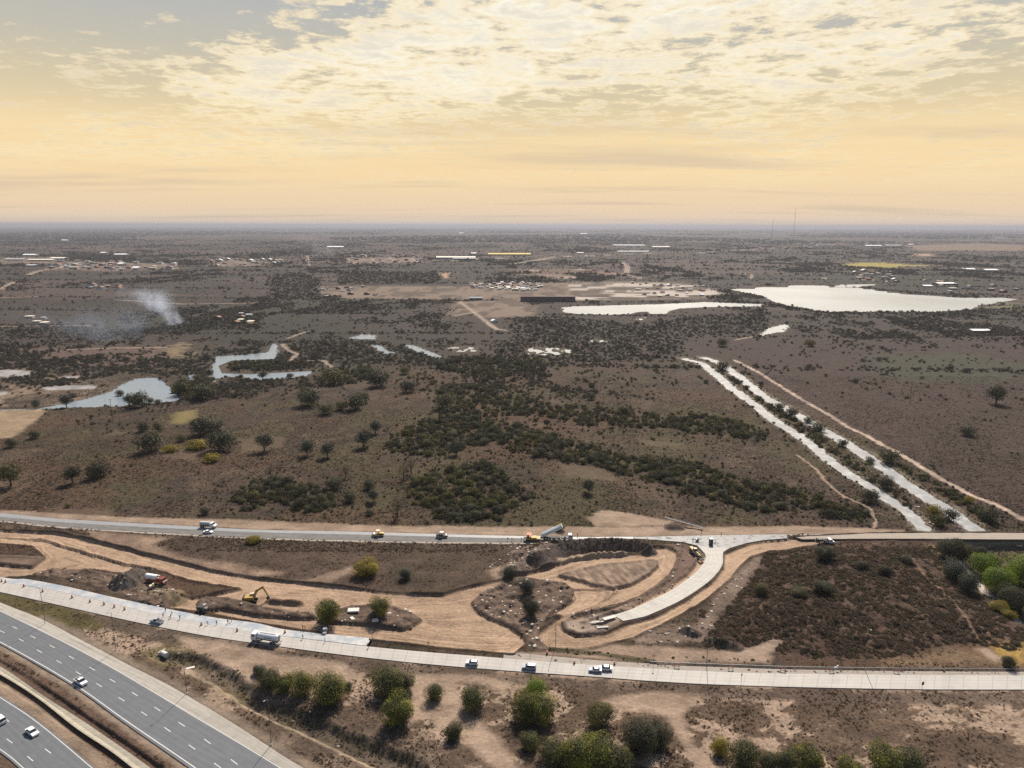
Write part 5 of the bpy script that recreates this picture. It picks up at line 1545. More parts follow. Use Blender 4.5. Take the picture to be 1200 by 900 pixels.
gn_stuff('horizon_woods', np.c_[x, y, np.full(len(x), -0.4)], RNG.uniform(8, 17, len(x)) * (0.8 + y / 30000), FARM, 'hazy band of woods under the horizon', 0.85)
print('veg done', round(time.time() - T0, 1))

# ------------------------------------------------------------------ haze
def build_haze():
    V = [(-75000, -600, -7), (75000, -600, -7), (75000, 92000, -7), (-75000, 92000, -7), (-75000, -600, 202), (75000, -600, 202), (75000, 92000, 202), (-75000, 92000, 202)]
    F = [(0, 3, 2, 1), (4, 5, 6, 7), (0, 1, 5, 4), (1, 2, 6, 5), (2, 3, 7, 6), (3, 0, 4, 7)]
    m, t = new_mat('haze_air')
    v = t.n('ShaderNodeVolumePrincipled', {'Color': (0.42, 0.44, 0.51, 1), 'Density': 0.000055, 'Anisotropy': 0.2})
    t.n('ShaderNodeOutputMaterial', {'Volume': v.outputs[0]})
    o = link('haze', mesh_from('haze', V, F, m))
    tag(o, kind='stuff')


build_haze()
# ------------------------------------------------------------------ small mesh kit for vehicles and furniture
class MB:
    def __init__(s):
        s.V, s.F = [], []

    def add(s, V, F, T=None):
        b = len(s.V)
        for v in V:
            s.V.append(tuple(T @ Vector(v)) if T is not None else tuple(v))
        s.F += [tuple(i + b for i in f) for f in F]
        return s

    def box(s, c, d, T=None, top=1.0, topx=None):
        """box with centre c and size d; top < 1 narrows the upper face"""
        x, y, z = d[0] / 2, d[1] / 2, d[2] / 2
        tx = topx if topx is not None else top
        V = [(-x, -y, -z), (x, -y, -z), (x, y, -z), (-x, y, -z), (-x * tx, -y * top, z), (x * tx, -y * top, z), (x * tx, y * top, z), (-x * tx, y * top, z)]
        V = [(a + c[0], b + c[1], e + c[2]) for a, b, e in V]
        return s.add(V, [(0, 3, 2, 1), (4, 5, 6, 7), (0, 1, 5, 4), (1, 2, 6, 5), (2, 3, 7, 6), (3, 0, 4, 7)], T)

    def prism(s, prof, y0, y1, T=None, inset=0.0, ztop=None):
        """side outline (x, z) pulled from y0 to y1; points higher than ztop are drawn in by inset"""
        n_ = len(prof)
        def yy(y, z):
            if ztop is not None and z > ztop:
                return y - inset if y > 0 else y + inset
            return y
        V = [(x, yy(y0, z), z) for x, z in prof] + [(x, yy(y1, z), z) for x, z in prof]
        F = [tuple(range(n_)), tuple(range(2 * n_ - 1, n_ - 1, -1))] + [(i, i + n_, (i + 1) % n_ + n_, (i + 1) % n_) for i in range(n_)]
        return s.add(V, F, T)

    def cyl(s, a, b, r, r2=None, seg=12, T=None):
        a, b = Vector(a), Vector(b)
        r2 = r if r2 is None else r2
        d = (b - a).normalized()
        u = d.orthogonal().normalized()
        w = d.cross(u)
        V, F = [], []
        for p, q in ((a, r), (b, r2)):
            for k in range(seg):
                t = 2 * math.pi * k / seg
                V.append(p + (u * math.cos(t) + w * math.sin(t)) * q)
        for k in range(seg):
            F.append((k, (k + 1) % seg, seg + (k + 1) % seg, seg + k))
        F.append(tuple(range(seg - 1, -1, -1)))
        F.append(tuple(range(seg, 2 * seg)))
        return s.add(V, F, T)

    def build(s, name, mat, parent=None, bevel=0.0, loc=None):
        bm = bmesh.new()
        vs = [bm.verts.new(v) for v in s.V]
        for f in s.F:
            try:
                bm.faces.new([vs[i] for i in f])
            except ValueError:
                pass
        if bevel:
            bmesh.ops.bevel(bm, geom=[e for e in bm.edges if e.is_manifold and e.calc_face_angle(0) > 0.6], offset=bevel, segments=2, affect='EDGES')
        bmesh.ops.recalc_face_normals(bm, faces=bm.faces)
        me = bpy.data.meshes.new(name)
        bm.to_mesh(me)
        bm.free()
        me.materials.append(mat)
        return link(name, me, parent, loc)


def copy_tree(o, parent=None):
    c = o.copy()
    COL.objects.link(c)
    c.parent = parent
    for ch in list(o.children):
        copy_tree(ch, c)
    return c


def heading(px, py, qx, qy):
    a, b = P(px, py), P(qx, qy)
    return math.atan2(b[1] - a[1], b[0] - a[0])


M['glass'] = m_plain('dark_window_glass', (0.02, 0.024, 0.03), 0.08, 0.6, var=0.05)
M['tyre'] = m_plain('black_rubber', (0.02, 0.02, 0.02), 0.85, 0.2)
M['rim'] = m_plain('grey_wheel_metal', (0.35, 0.35, 0.36), 0.4, 0.5, 0.6)
M['chassis'] = m_plain('dirty_dark_steel', (0.045, 0.043, 0.042), 0.7, 0.3)
M['white_p'] = m_plain('white_car_paint', (0.74, 0.75, 0.76), 0.28, 0.5, var=0.05)
M['silver_p'] = m_plain('silver_blue_car_paint', (0.40, 0.44, 0.50), 0.3, 0.5, 0.3, var=0.05)
M['grey_p'] = m_plain('dusty_grey_paint', (0.42, 0.42, 0.41), 0.5, 0.4, var=0.2)
M['yellow_p'] = m_plain('worn_yellow_machine_paint', (0.36, 0.235, 0.055), 0.5, 0.4, var=0.3)
M['cream_p'] = m_plain('dusty_cream_paint', (0.60, 0.50, 0.36), 0.6, 0.3, var=0.2)
M['red_p'] = m_plain('dull_red_paint', (0.20, 0.04, 0.03), 0.5, 0.4, var=0.3)
M['orange_p'] = m_plain('orange_plastic', (0.38, 0.09, 0.02), 0.5, 0.4, var=0.2)
M['lamp_red'] = m_plain('red_lamp_glass', (0.35, 0.02, 0.02), 0.2, 0.5)
M['lamp_clear'] = m_plain('clear_lamp_glass', (0.75, 0.75, 0.72), 0.12, 0.6)
M['steel'] = m_plain('weathered_galvanised_steel', (0.36, 0.36, 0.35), 0.5, 0.5, 0.5, var=0.25)
M['galv_dark'] = m_plain('dull_grey_metal', (0.14, 0.14, 0.14), 0.6, 0.4, 0.3, var=0.25)
M['blue_mark'] = m_plain('faded_blue_marking', (0.12, 0.16, 0.30), 0.5, 0.4)
M['wood'] = m_plain('old_timber', (0.17, 0.12, 0.08), 0.9, 0.1, var=0.4)
M['cloth_white'] = m_plain('white_sheeting', (0.72, 0.72, 0.70), 0.8, 0.2)
M['pale_block'] = m_plain('pale_cast_concrete', (0.58, 0.55, 0.50), 0.9, 0.2, var=0.2)


def wheel(root, x, y, r, w=0.24, name='wheel'):
    t = MB().cyl((x, y - w / 2, r), (x, y + w / 2, r), r, seg=14).build(name, M['tyre'], root)
    sd = 1 if y > 0 else -1
    MB().cyl((x, y + sd * w * 0.46, r), (x, y + sd * (w * 0.5 + 0.02), r), r * 0.58, seg=10).build('rim', M['rim'], t)
    return t


def car(paint, label, kind='hatch', L=4.3, W=1.75, Hh=1.48, cat='car'):
    root = link('car' if cat == 'car' else 'pickup_truck', None)
    tag(root, label, cat)
    l = L / 2
    if kind == 'pickup':
        prof = [(-l, 0.35), (-l, 1.02), (-l + 1.9, 1.02), (-l + 1.92, 1.04), (l - 1.35, 1.08), (l - 0.1, 0.98), (l, 0.7), (l, 0.35)]
        g = [(-l + 1.95, 1.02), (-l + 2.1, Hh - 0.04), (l - 2.0, Hh - 0.04), (l - 1.3, 1.05)]
        roof = (-l + 2.12, l - 2.05)
    elif kind == 'sedan':
        prof = [(-l, 0.32), (-l, 0.92), (-l + 0.2, 1.0), (-l + 0.95, 1.0), (l - 1.25, 0.98), (l - 0.12, 0.78), (l, 0.6), (l, 0.32)]
        g = [(-l + 0.6, 0.98), (-l + 1.3, Hh - 0.04), (l - 1.95, Hh - 0.04), (l - 1.2, 0.97)]
        roof = (-l + 1.3, l - 1.98)
    else:
        prof = [(-l, 0.34), (-l, 1.0), (-l + 0.1, 1.04), (l - 1.15, 1.02), (l - 0.12, 0.85), (l, 0.62), (l, 0.34)]
        g = [(-l + 0.08, 1.0), (-l + 0.4, Hh - 0.04), (l - 1.9, Hh - 0.04), (l - 1.1, 1.0)]
        roof = (-l + 0.38, l - 1.95)
    MB().prism(prof, -W / 2, W / 2).build('body', M[paint], root, 0.05)
    MB().prism(g, -W / 2 + 0.07, W / 2 - 0.07, inset=0.16, ztop=1.2).build('windows', M['glass'], root, 0.02)
    MB().box(((roof[0] + roof[1]) / 2, 0, Hh - 0.03), (roof[1] - roof[0] + 0.12, W - 0.42, 0.07)).build('roof', M[paint], root, 0.02)
    if kind == 'pickup':
        MB().box((-l + 0.98, 0, 1.025), (1.7, W - 0.26, 0.02)).build('cargo_bed', M['chassis'], root)
    for x in (l - 0.82, -l + 0.85):
        for y in (W / 2 - 0.1, -W / 2 + 0.1):
            wheel(root, x, y, 0.33)
    for y in (W / 2 - 0.3, -W / 2 + 0.3):
        MB().box((l - 0.02, y, 0.68), (0.08, 0.32, 0.14)).build('headlight', M['lamp_clear'], root)
        MB().box((-l + 0.01, y, 0.82), (0.06, 0.26, 0.18)).build('tail_light', M['lamp_red'], root)
    return root


def put(root, px, py, ang, z=None, extra=0.0):
    x, y = P(px, py)
    root.location = (x, y, (gz(x, y) if z is None else z) + extra)
    root.rotation_euler = (0, 0, ang)
    return root


hw = math.atan2(-0.535, 0.845)
put(car('white_p', 'white pickup with a dark cargo bed driving in the middle of the highway', 'pickup', 5.1, 1.85, 1.75, 'pickup truck'), 95, 801, hw, 0.10)
put(car('white_p', 'white sedan on the other highway carriageway, beyond the pale drain channel', 'sedan', 4.6, 1.8), 38, 860, hw, 0.10)
put(car('white_p', 'white van-like car cut off by the left edge of the photo', 'hatch', 4.7, 1.85, 1.9), 0, 846, hw + math.pi, 0.10)
put(car('silver_p', 'blue-silver pickup on the service road left of the tanker lorry', 'pickup', 5.0, 1.8, 1.7, 'pickup truck'), 184, 730, heading(184, 728, 150, 719), 0.14)
put(car('white_p', 'white hatchback, leftmost of the cars on the straight of the service road', 'hatch', 4.1), 553, 779, heading(553, 778, 520, 775), 0.14)
put(car('silver_p', 'silver-roofed hatchback in the middle of the service road, behind the leftmost car', 'hatch', 4.6, 1.8, 1.6), 620, 784, heading(620, 783, 580, 780), 0.14)
put(car('silver_p', 'silver car with a low bonnet just ahead of the white one beside it', 'sedan', 4.2, 1.7, 1.4), 697.5, 787.2, heading(700, 786, 660, 783), 0.14)
put(car('white_p', 'white sedan alongside the silver car, rightmost pair on the service road', 'sedan', 4.6, 1.8), 709, 785.2, heading(700, 786, 660, 783), 0.14)
put(car('white_p', 'white car parked on the dark base course below the grey water truck', 'sedan', 4.2, 1.7, 1.4), 244, 625, 0.0, 0.12)


def lorry_cab(root, x0, paint, W=2.4, Hc=2.9, L=2.0, bonnet=0.0, sgn=1):
    """cab whose rear wall is at x0 and which looks along sgn"""
    prof = [(0, 0.8), (0, Hc), (L * 0.82, Hc), (L, Hc * 0.62), (L + bonnet, Hc * 0.55), (L + bonnet, 0.8)]
    prof = [(x0 + sgn * x, z) for x, z in prof]
    c = MB().prism(prof, -W / 2, W / 2).build('cab', M[paint], root, 0.06)
    MB().prism([(x0 + sgn * (L * 0.84), Hc - 0.15), (x0 + sgn * (L * 0.84 + 0.05), Hc - 0.12), (x0 + sgn * (L + 0.05), Hc * 0.64), (x0 + sgn * L, Hc * 0.62)], -W / 2 + 0.15, W / 2 - 0.15).build('windscreen', M['glass'], c)
    for y in (-W / 2 - 0.01, W / 2 + 0.01):
        MB().box((x0 + sgn * L * 0.5, y, Hc * 0.76), (L * 0.45, 0.03, Hc * 0.22)).build('side_window', M['glass'], c)
    for y in (-W / 2 + 0.35, W / 2 - 0.35):
        MB().box((x0 + sgn * (L + bonnet + 0.02), y, 1.0), (0.08, 0.35, 0.22)).build('headlight', M['lamp_clear'], c)
    return c


def tank(root, x0, x1, z, r, mat, sq=1.0):
    m_ = MB()
    sect = [(x0, 0.75), (x0 + 0.25, 1.0), (x1 - 0.25, 1.0), (x1, 0.75)]
    V, F = [], []
    sg = 20
    for x, k in sect:
        for i in range(sg):
            t = 2 * math.pi * i / sg
            c, s_ = math.cos(t), math.sin(t)
            V.append((x, abs(c) ** 0.8 * (1 if c > 0 else -1) * r * 1.08 * k, z + abs(s_) ** 0.8 * (1 if s_ > 0 else -1) * r * sq * k))
    for j in range(3):
        for i in range(sg):
            F.append((j * sg + i, j * sg + (i + 1) % sg, (j + 1) * sg + (i + 1) % sg, (j + 1) * sg + i))
    F.append(tuple(range(sg)))
    F.append(tuple(range(3 * sg, 4 * sg)))
    m_.add(V, F)
    return m_.build('tank', mat, root)


# white tanker lorry on the service road (cab to the left)
t = link('tanker_lorry', None)
tag(t, 'big white tanker lorry with a blue marking on its tank, on the service road', 'lorry')
lorry_cab(t, 3.1, 'white_p', 2.45, 3.1, 2.0)
tk_ = tank(t, -5.0, 2.8, 2.25, 1.1, M['white_p'], 0.98)
for k in range(6):
    MB().box((-2.9 + k * 0.52, 1.215, 2.35), (0.34, 0.03, 0.34 if k % 2 else 0.26)).build('marking', M['blue_mark'], tk_)
    MB().box((-2.9 + k * 0.52, -1.215, 2.35), (0.34, 0.03, 0.34 if k % 2 else 0.26)).build('marking', M['blue_mark'], tk_)
MB().box((-1.0, 0, 0.95), (9.2, 1.0, 0.3)).build('chassis', M['chassis'], t)
MB().box((-5.2, 0, 2.2), (0.1, 0.5, 2.2)).box((-5.3, 0, 1.0), (0.5, 2.3, 0.25)).build('ladder', M['steel'], t)
MB().box((-1.0, 0, 3.42), (6.0, 0.5, 0.08)).build('walkway', M['grey_p'], t)
for x in (4.2, 2.2, -2.4, -3.6):
    for y in (1.05, -1.05):
        wheel(t, x, y, 0.5, 0.34)
put(t, 312, 752.5, heading(312, 752, 290, 748.5), 0.14)

# grey water truck on the upper road (cab to the right)
t = link('water_truck', None)
tag(t, 'grey water truck with a rounded tank and white bonnet on the upper road at left', 'truck')
lorry_cab(t, 1.0, 'white_p', 2.3, 2.6, 1.5, 1.1)
tank(t, -4.2, 0.8, 2.1, 0.95, M['grey_p'], 0.9)
MB().box((-0.8, 0, 0.9), (7.2, 0.9, 0.28)).build('chassis', M['chassis'], t)
for x in (2.7, -2.2, -3.3):
    for y in (1.0, -1.0):
        wheel(t, x, y, 0.48, 0.32)
put(t, 245, 618.5, heading(240, 618, 260, 619), 0.14)

# white flatbed service truck on the sandy road (cab to the right)
t = link('flatbed_truck', None)
tag(t, 'white flatbed truck with dark gear on its bed on the sandy road at right', 'truck')
lorry_cab(t, 0.9, 'white_p', 2.3, 2.5, 1.6, 0.9)
MB().box((-2.0, 0, 1.15), (5.4, 2.3, 0.16)).build('flatbed', M['chassis'], t)
MB().box((-3.9, 0, 1.9), (0.9, 1.8, 1.3)).box((-2.4, 0.4, 1.65), (1.2, 1.1, 0.8)).cyl((-1.2, -1.0, 1.7), (-1.2, 1.0, 1.7), 0.45).cyl((-0.2, -0.9, 1.6), (-0.2, 0.9, 1.6), 0.35).build('load', M['chassis'], t, 0.05)
MB().box((-2.0, 1.13, 1.5), (5.4, 0.06, 0.1)).box((-2.0, -1.13, 1.5), (5.4, 0.06, 0.1)).box((0.72, 0, 1.9), (0.08, 2.2, 1.3)).build('rail', M['steel'], t)
for x in (2.4, -2.4, -3.4):
    for y in (1.0, -1.0):
        wheel(t, x, y, 0.46, 0.3)
put(t, 968, 636.5, heading(960, 635, 985, 634.5), -0.3, 0.0)
t.location.z = gz(t.location.x, t.location.y) + 0.02

# tipping semi-trailer truck feeding the paver
t = link('tipper_truck', None)
tag(t, 'long tipper truck with its pale bed raised at an angle, cab on the right', 'truck')
lorry_cab(t, 7.2, 'white_p', 2.4, 3.0, 2.0)
MB().box((1.2, 0, 1.0), (13.0, 1.1, 0.35)).box((0.0, 0, 1.35), (7.5, 2.0, 0.35)).box((5.8, 0, 1.4), (1.0, 1.9, 0.8)).build('chassis', M['chassis'], t)
T_ = Matrix.Translation((-4.6, 0, 1.5)) @ Matrix.Rotation(R(-27), 4, 'Y')
MB().box((5.2, 0, 0.05), (10.4, 2.4, 0.12), T_).box((5.2, 1.2, 0.75), (10.4, 0.09, 1.35), T_).box((5.2, -1.2, 0.75), (10.4, 0.09, 1.35), T_).box((10.4, 0, 0.8), (0.1, 2.4, 1.5), T_).build('tipping_bed', M['white_p'], t)
MB().cyl((4.4, 0, 1.2), (4.5, 0, 6.0), 0.16, 0.09).build('lifting_ram', M['steel'], t)
for x in (8.4, 5.6, -1.0, -2.2, -3.4):
    for y in (1.05, -1.05):
        wheel(t, x, y, 0.5, 0.34)
for x in (0.8, 3.2):
    MB().box((x, -1.1, 0.95), (1.5, 0.35, 0.6)).build('side_tank', M['steel'], t, 0.04)
put(t, 647, 633.0, heading(640, 632.6, 665, 633), 0.13)

# paver
t = link('paving_machine', None)
tag(t, 'low dark paving machine with an orange seat deck behind the tipped truck', 'paver')
MB().box((0, 0, 1.1), (4.6, 2.6, 1.2)).box((2.9, 0, 0.9), (1.6, 2.9, 0.9), top=1.15).build('body', M['yellow_p'], t, 0.06)
MB().box((-2.9, 0, 0.45), (1.3, 4.4, 0.5)).build('screed', M['chassis'], t, 0.03)
MB().box((-1.1, 0, 3.05), (2.2, 2.6, 0.1)).build('canopy', M['orange_p'], t)
MB().box((-1.5, 0, 1.95), (0.8, 2.0, 0.5)).build('seat_deck', M['red_p'], t)
for x, y in ((-2.0, 1.2), (-2.0, -1.2), (-0.2, 1.2), (-0.2, -1.2)):
    MB().cyl((x, y, 1.6), (x, y, 3.0), 0.05, seg=6).build('canopy_post', M['chassis'], t)
for y in (1.05, -1.05):
    MB().box((0.2, y, 0.42), (3.4, 0.42, 0.84), topx=0.85).build('track', M['tyre'], t, 0.1)
put(t, 623, 633.3, 0.0, 0.13)


def roller(label, canopy='cream_p', body='yellow_p', sc=1.0, rear=True):
    root = link('road_roller', None)
    tag(root, label, 'road roller')
    MB().cyl((2.0, -1.05, 0.78), (2.0, 1.05, 0.78), 0.78, seg=20).build('drum', M['steel'], root)
    MB().box((2.0, 1.16, 0.95), (2.1, 0.14, 0.3)).box((2.0, -1.16, 0.95), (2.1, 0.14, 0.3)).box((1.0, 0, 1.0), (0.4, 2.3, 0.4)).build('drum_frame', M[body], root)
    MB().prism([(-2.9, 0.7), (-2.9, 1.6), (-0.9, 1.9), (-0.9, 0.6)], -0.85, 0.85).box((-0.1, 0, 1.05), (1.7, 1.7, 0.9)).build('engine_body', M[body], root, 0.05)
    MB().box((-0.15, 0, 1.6), (0.6, 0.6, 0.5)).build('seat', M['chassis'], root)
    MB().box((-0.1, 0, 2.95), (1.9, 1.8, 0.12)).build('canopy', M[canopy], root, 0.03)
    for x in (0.7, -0.9):
        for y in (0.8, -0.8):
            MB().cyl((x, y, 1.3), (x, y, 2.9), 0.05, seg=6).build('canopy_post', M['chassis'], root)
    if rear:
        for y in (0.85, -0.85):
            wheel(root, -1.6, y, 0.75, 0.5)
    else:
        MB().cyl((-1.8, -1.05, 0.7), (-1.8, 1.05, 0.7), 0.7, seg=20).build('drum', M['steel'], root)
    root.scale = (sc, sc, sc)
    return root


put(roller('yellow road roller under a pale canopy, left one of two on the upper road', sc=0.95), 443, 628.5, math.pi + 0.05, 0.13)
put(roller('dark-bodied road roller, right one of two on the upper road', 'white_p', 'chassis', 0.9, False), 518, 630.0, 0.06, 0.13)
put(roller('tiny roller with a white canopy beside the end of the fresh slab', 'white_p', 'grey_p', 0.62, False), 381, 741, R(95))

# excavator
t = link('excavator', None)
tag(t, 'yellow excavator with its arm bent over the brown spoil heap', 'excavator')
for y in (1.15, -1.15):
    MB().prism([(-2.1, 0.0), (-2.4, 0.45), (-2.1, 0.9), (2.1, 0.9), (2.4, 0.45), (2.1, 0.0)], y - 0.3, y + 0.3).build('track', M['tyre'], t, 0.05)
MB().box((0, 0, 0.8), (1.6, 1.8, 0.5)).build('undercarriage', M['chassis'], t)
MB().box((-0.6, 0, 1.75), (3.6, 2.6, 1.2)).build('house', M['yellow_p'], t, 0.08)
MB().box((-2.5, 0, 1.75), (0.8, 2.6, 1.3)).build('counterweight', M['chassis'], t, 0.1)
cb = MB().prism([(-0.4, 1.4), (-0.3, 3.1), (1.1, 3.1), (1.6, 2.3), (1.6, 1.4)], 0.35, 1.3).build('cab', M['cream_p'], t, 0.05)
MB().prism([(1.14, 3.0), (1.18, 3.0), (1.66, 2.3), (1.66, 1.6), (1.6, 1.6)], 0.45, 1.2).build('windscreen', M['glass'], cb)
def arm(name, pts, w, mat, par):
    m_ = MB()
    for (a, b, h0, h1) in pts:
        a, b = Vector(a), Vector(b)
        d = (b - a)
        n_ = Vector((-d.z, 0, d.x)).normalized()
        m_.add([tuple(a + n_ * h0 + Vector((0, w, 0))), tuple(a - n_ * h0 + Vector((0, w, 0))), tuple(b - n_ * h1 + Vector((0, w, 0))), tuple(b + n_ * h1 + Vector((0, w, 0))),
                tuple(a + n_ * h0 - Vector((0, w, 0))), tuple(a - n_ * h0 - Vector((0, w, 0))), tuple(b - n_ * h1 - Vector((0, w, 0))), tuple(b + n_ * h1 - Vector((0, w, 0)))],
               [(0, 1, 2, 3), (7, 6, 5, 4), (0, 4, 5, 1), (1, 5, 6, 2), (2, 6, 7, 3), (3, 7, 4, 0)])
    return m_.build(name, mat, par)
arm('boom', [((0.8, 0, 1.8), (2.4, 0, 4.6), 0.3, 0.42), ((2.3, 0, 4.45), (4.9, 0, 5.6), 0.42, 0.25)], 0.22, M['yellow_p'], t)
arm('stick', [((4.5, 0, 5.9), (6.5, 0, 1.9), 0.34, 0.2)], 0.17, M['yellow_p'], t)
MB().prism([(6.2, 1.9), (7.0, 1.6), (6.9, 0.9), (6.0, 0.6), (5.6, 1.2)], -0.55, 0.55).build('bucket', M['chassis'], t, 0.03)
MB().cyl((1.6, 0.3, 1.9), (2.9, 0.3, 4.3), 0.1).cyl((3.4, 0, 5.4), (5.0, 0, 6.2), 0.09).build('hydraulic_ram', M['steel'], t)
put(t, 294, 702, R(8))

# grader by the curved slab
t = link('motor_grader', None)
tag(t, 'dusty yellow-grey grader parked askew by the top of the curved slab', 'grader')
MB().box((-2.2, 0, 1.5), (3.4, 1.5, 1.1)).build('engine_hood', M['yellow_p'], t, 0.06)
cb = MB().box((0.2, 0, 2.2), (1.5, 1.5, 1.9), top=0.9).build('cab', M['cream_p'], t, 0.05)
MB().box((0.2, 0, 2.45), (1.53, 1.53, 0.8), top=0.96).build('window', M['glass'], cb)
MB().box((3.0, 0, 2.0), (4.4, 0.4, 0.4)).box((5.1, 0, 1.4), (0.4, 0.5, 1.1)).build('frame', M['yellow_p'], t)
MB().box((2.6, 0, 0.55), (0.15, 3.4, 0.7), Matrix.Rotation(0, 4, 'Z')).cyl((2.6, 0, 0.9), (2.6, 0, 1.1), 0.8).build('blade', M['chassis'], t)
MB().box((6.4, 0, 0.9), (1.2, 1.9, 0.5)).box((5.7, 0, 1.0), (0.8, 0.3, 0.25)).build('front_scarifier', M['chassis'], t)
for x in (-1.3, -2.8, 5.1):
    for y in (0.95, -0.95):
        wheel(t, x, y, 0.62, 0.4)
put(t, 814, 650.5, heading(806, 641, 823, 658))

# red concrete truck by the dark heap
t = link('mixer_truck', None)
tag(t, 'red truck with a long white tank, standing right of the dark spoil heap', 'truck')
lorry_cab(t, 3.2, 'red_p', 2.3, 2.7, 1.7, 0.6)
tank(t, -3.6, 1.6, 2.6, 0.95, M['white_p'], 1.0)
MB().box((0, 0, 1.0), (7.6, 1.1, 0.5)).box((2.3, 0, 1.9), (1.2, 2.0, 1.3)).build('chassis', M['red_p'], t, 0.04)
MB().box((2.0, 0.7, 2.9), (0.9, 0.5, 0.5)).box((2.7, -0.6, 2.7), (0.5, 0.7, 0.5)).build('pump', M['cream_p'], t, 0.05)
for x in (4.2, -1.6, -2.8):
    for y in (1.0, -1.0):
        wheel(t, x, y, 0.5, 0.32)
put(t, 181, 683, heading(170, 680, 195, 684))

t = link('towed_frame', None)
tag(t, 'cream towed machine frame with two long drawbars, in front of the red truck', 'machine')
MB().box((0, 0, 1.0), (1.6, 1.5, 1.0)).box((0.6, 0, 1.7), (0.6, 0.9, 0.5)).build('body', M['cream_p'], t, 0.08)
for y in (0.55, -0.55):
    MB().cyl((-0.7, y, 0.9), (-5.2, y * 1.2, 0.35), 0.1, seg=8).build('drawbar', M['cream_p'], t)
for y in (0.95, -0.95):
    wheel(t, 0.2, y, 0.5, 0.25)
put(t, 178, 689, R(35))

t = link('wheeled_dumper', None)
tag(t, 'small dark dumper at the left tip of the long dirt island, just above the slab', 'dumper')
MB().prism([(-1.9, 1.0), (-2.2, 1.9), (0.4, 2.0), (0.2, 0.9)], -0.95, 0.95).build('skip', M['chassis'], t, 0.04)
MB().box((1.2, 0, 1.15), (1.6, 1.4, 0.9)).build('engine_hood', M['galv_dark'], t, 0.06)
MB().box((0.7, 0, 2.2), (0.1, 1.3, 1.3)).box((0.9, 0, 2.85), (0.8, 1.3, 0.1)).build('roll_bar', M['steel'], t)
for x in (1.4, -1.1):
    for y in (0.9, -0.9):
        wheel(t, x, y, 0.55, 0.35)
put(t, 238, 716.5, R(-12))

t = link('site_cabin', None)
tag(t, 'narrow dark upright cabin on the wet slab where the curved road joins', 'cabin')
MB().box((0, 0, 1.4), (1.5, 1.5, 2.6)).build('wall', M['galv_dark'], t, 0.03)
MB().box((0, 0, 2.76), (1.7, 1.7, 0.14)).build('roof', M['grey_p'], t)
MB().box((0, -0.77, 1.3), (0.8, 0.04, 2.0)).build('door', M['chassis'], t)
put(t, 833, 638.3, 0.1, 0.14)
t = link('mixing_cart', None)
tag(t, 'small pale wheeled cart on the wet slab left of the dark cabin', 'cart')
MB().prism([(-0.8, 0.5), (-0.9, 1.2), (0.9, 1.2), (0.7, 0.5)], -0.5, 0.5).cyl((0, -0.2, 1.1), (0.5, -0.2, 1.6), 0.35, 0.2).build('tub', M['grey_p'], t)
for y in (0.6, -0.6):
    wheel(t, 0.1, y, 0.35, 0.14)
MB().cyl((-0.8, 0.3, 0.9), (-1.7, 0.3, 1.0), 0.04, seg=6).cyl((-0.8, -0.3, 0.9), (-1.7, -0.3, 1.0), 0.04, seg=6).build('handle', M['chassis'], t)
put(t, 817, 634.6, 0.3, 0.14)

t = link('conveyor_belt', None)
tag(t, 'long slanting conveyor lying over the small dark heap behind the upper road', 'conveyor')
MB().cyl((-9, -0.5, 0.9), (9, -0.5, 3.0), 0.12, seg=6).cyl((-9, 0.5, 0.9), (9, 0.5, 3.0), 0.12, seg=6).build('frame', M['grey_p'], t)
MB().prism([(-9, 0.95), (-9, 1.05), (9, 3.15), (9, 3.05)], -0.45, 0.45).build('belt', M['chassis'], t)
for x in (-4, 4):
    for y in (0.55, -0.55):
        MB().cyl((x, y, -0.1), (x, y, 1.9 + x * 0.11), 0.07, seg=6).build('leg', M['steel'], t)
put(t, 801, 616.0, R(156))
print('vehicles', round(time.time() - T0, 1))

# ------------------------------------------------------------------ street lamps, poles, signs, rail
def street_lamp(px, py, hgt, label, arm_dir, z=None):
    root = link('street_lamp', None)
    tag(root, label, 'street lamp', 'tall street lamps of the roads')
    MB().cyl((0, 0, 0), (0, 0, 0.35), 0.28, 0.22, 10).build('base', M['pale_block'], root)
    MB().cyl((0, 0, 0.3), (0, 0, hgt), 0.10, 0.06, 8).build('pole', M['galv_dark'], root)
    MB().cyl((0, 0, hgt - 0.05), (0.9, 0, hgt + 0.25), 0.05, 0.04, 6).build('arm', M['galv_dark'], root)
    MB().box((1.1, 0, hgt + 0.27), (0.7, 0.28, 0.14), topx=0.8, top=0.7).build('lamp_head', M['grey_p'], root, 0.02)
    put(root, px, py, arm_dir, z)
    return root


street_lamp(53, 731, 14, 'first thin lamp pole between the service road and the highway, top left', hw - math.pi / 2)
street_lamp(136, 762, 14, 'second lamp pole along the highway verge, above the white pickup', hw - math.pi / 2)
street_lamp(219, 813, 14, 'third lamp pole along the highway verge, in front of the ditch', hw - math.pi / 2)
street_lamp(318, 873, 14, 'lowest lamp pole beside the highway, near the bottom edge', hw - math.pi / 2)
street_lamp(651, 757, 14.4, 'lamp pole at the tip of the hairpin of the haul road', R(-95))
street_lamp(828, 778.8, 14.4, 'lamp pole above the long straight, left of the reddish field', R(-95))
street_lamp(1013, 784.3, 14.4, 'lamp pole in front of the reddish field, rightmost of all', R(-95))


def utility_pole(px, py, h_, label, arms=1):
    root = link('utility_pole', None)
    tag(root, label, 'utility pole')
    MB().cyl((0, 0, -0.2), (0, 0, h_), 0.22, 0.13, 8).build('pole', M['wood'], root)
    for k in range(arms):
        MB().box((0, 0, h_ - 0.6 - k), (2.6, 0.14, 0.14)).build('crossarm', M['wood'], root)
    put(root, px, py, R(20))


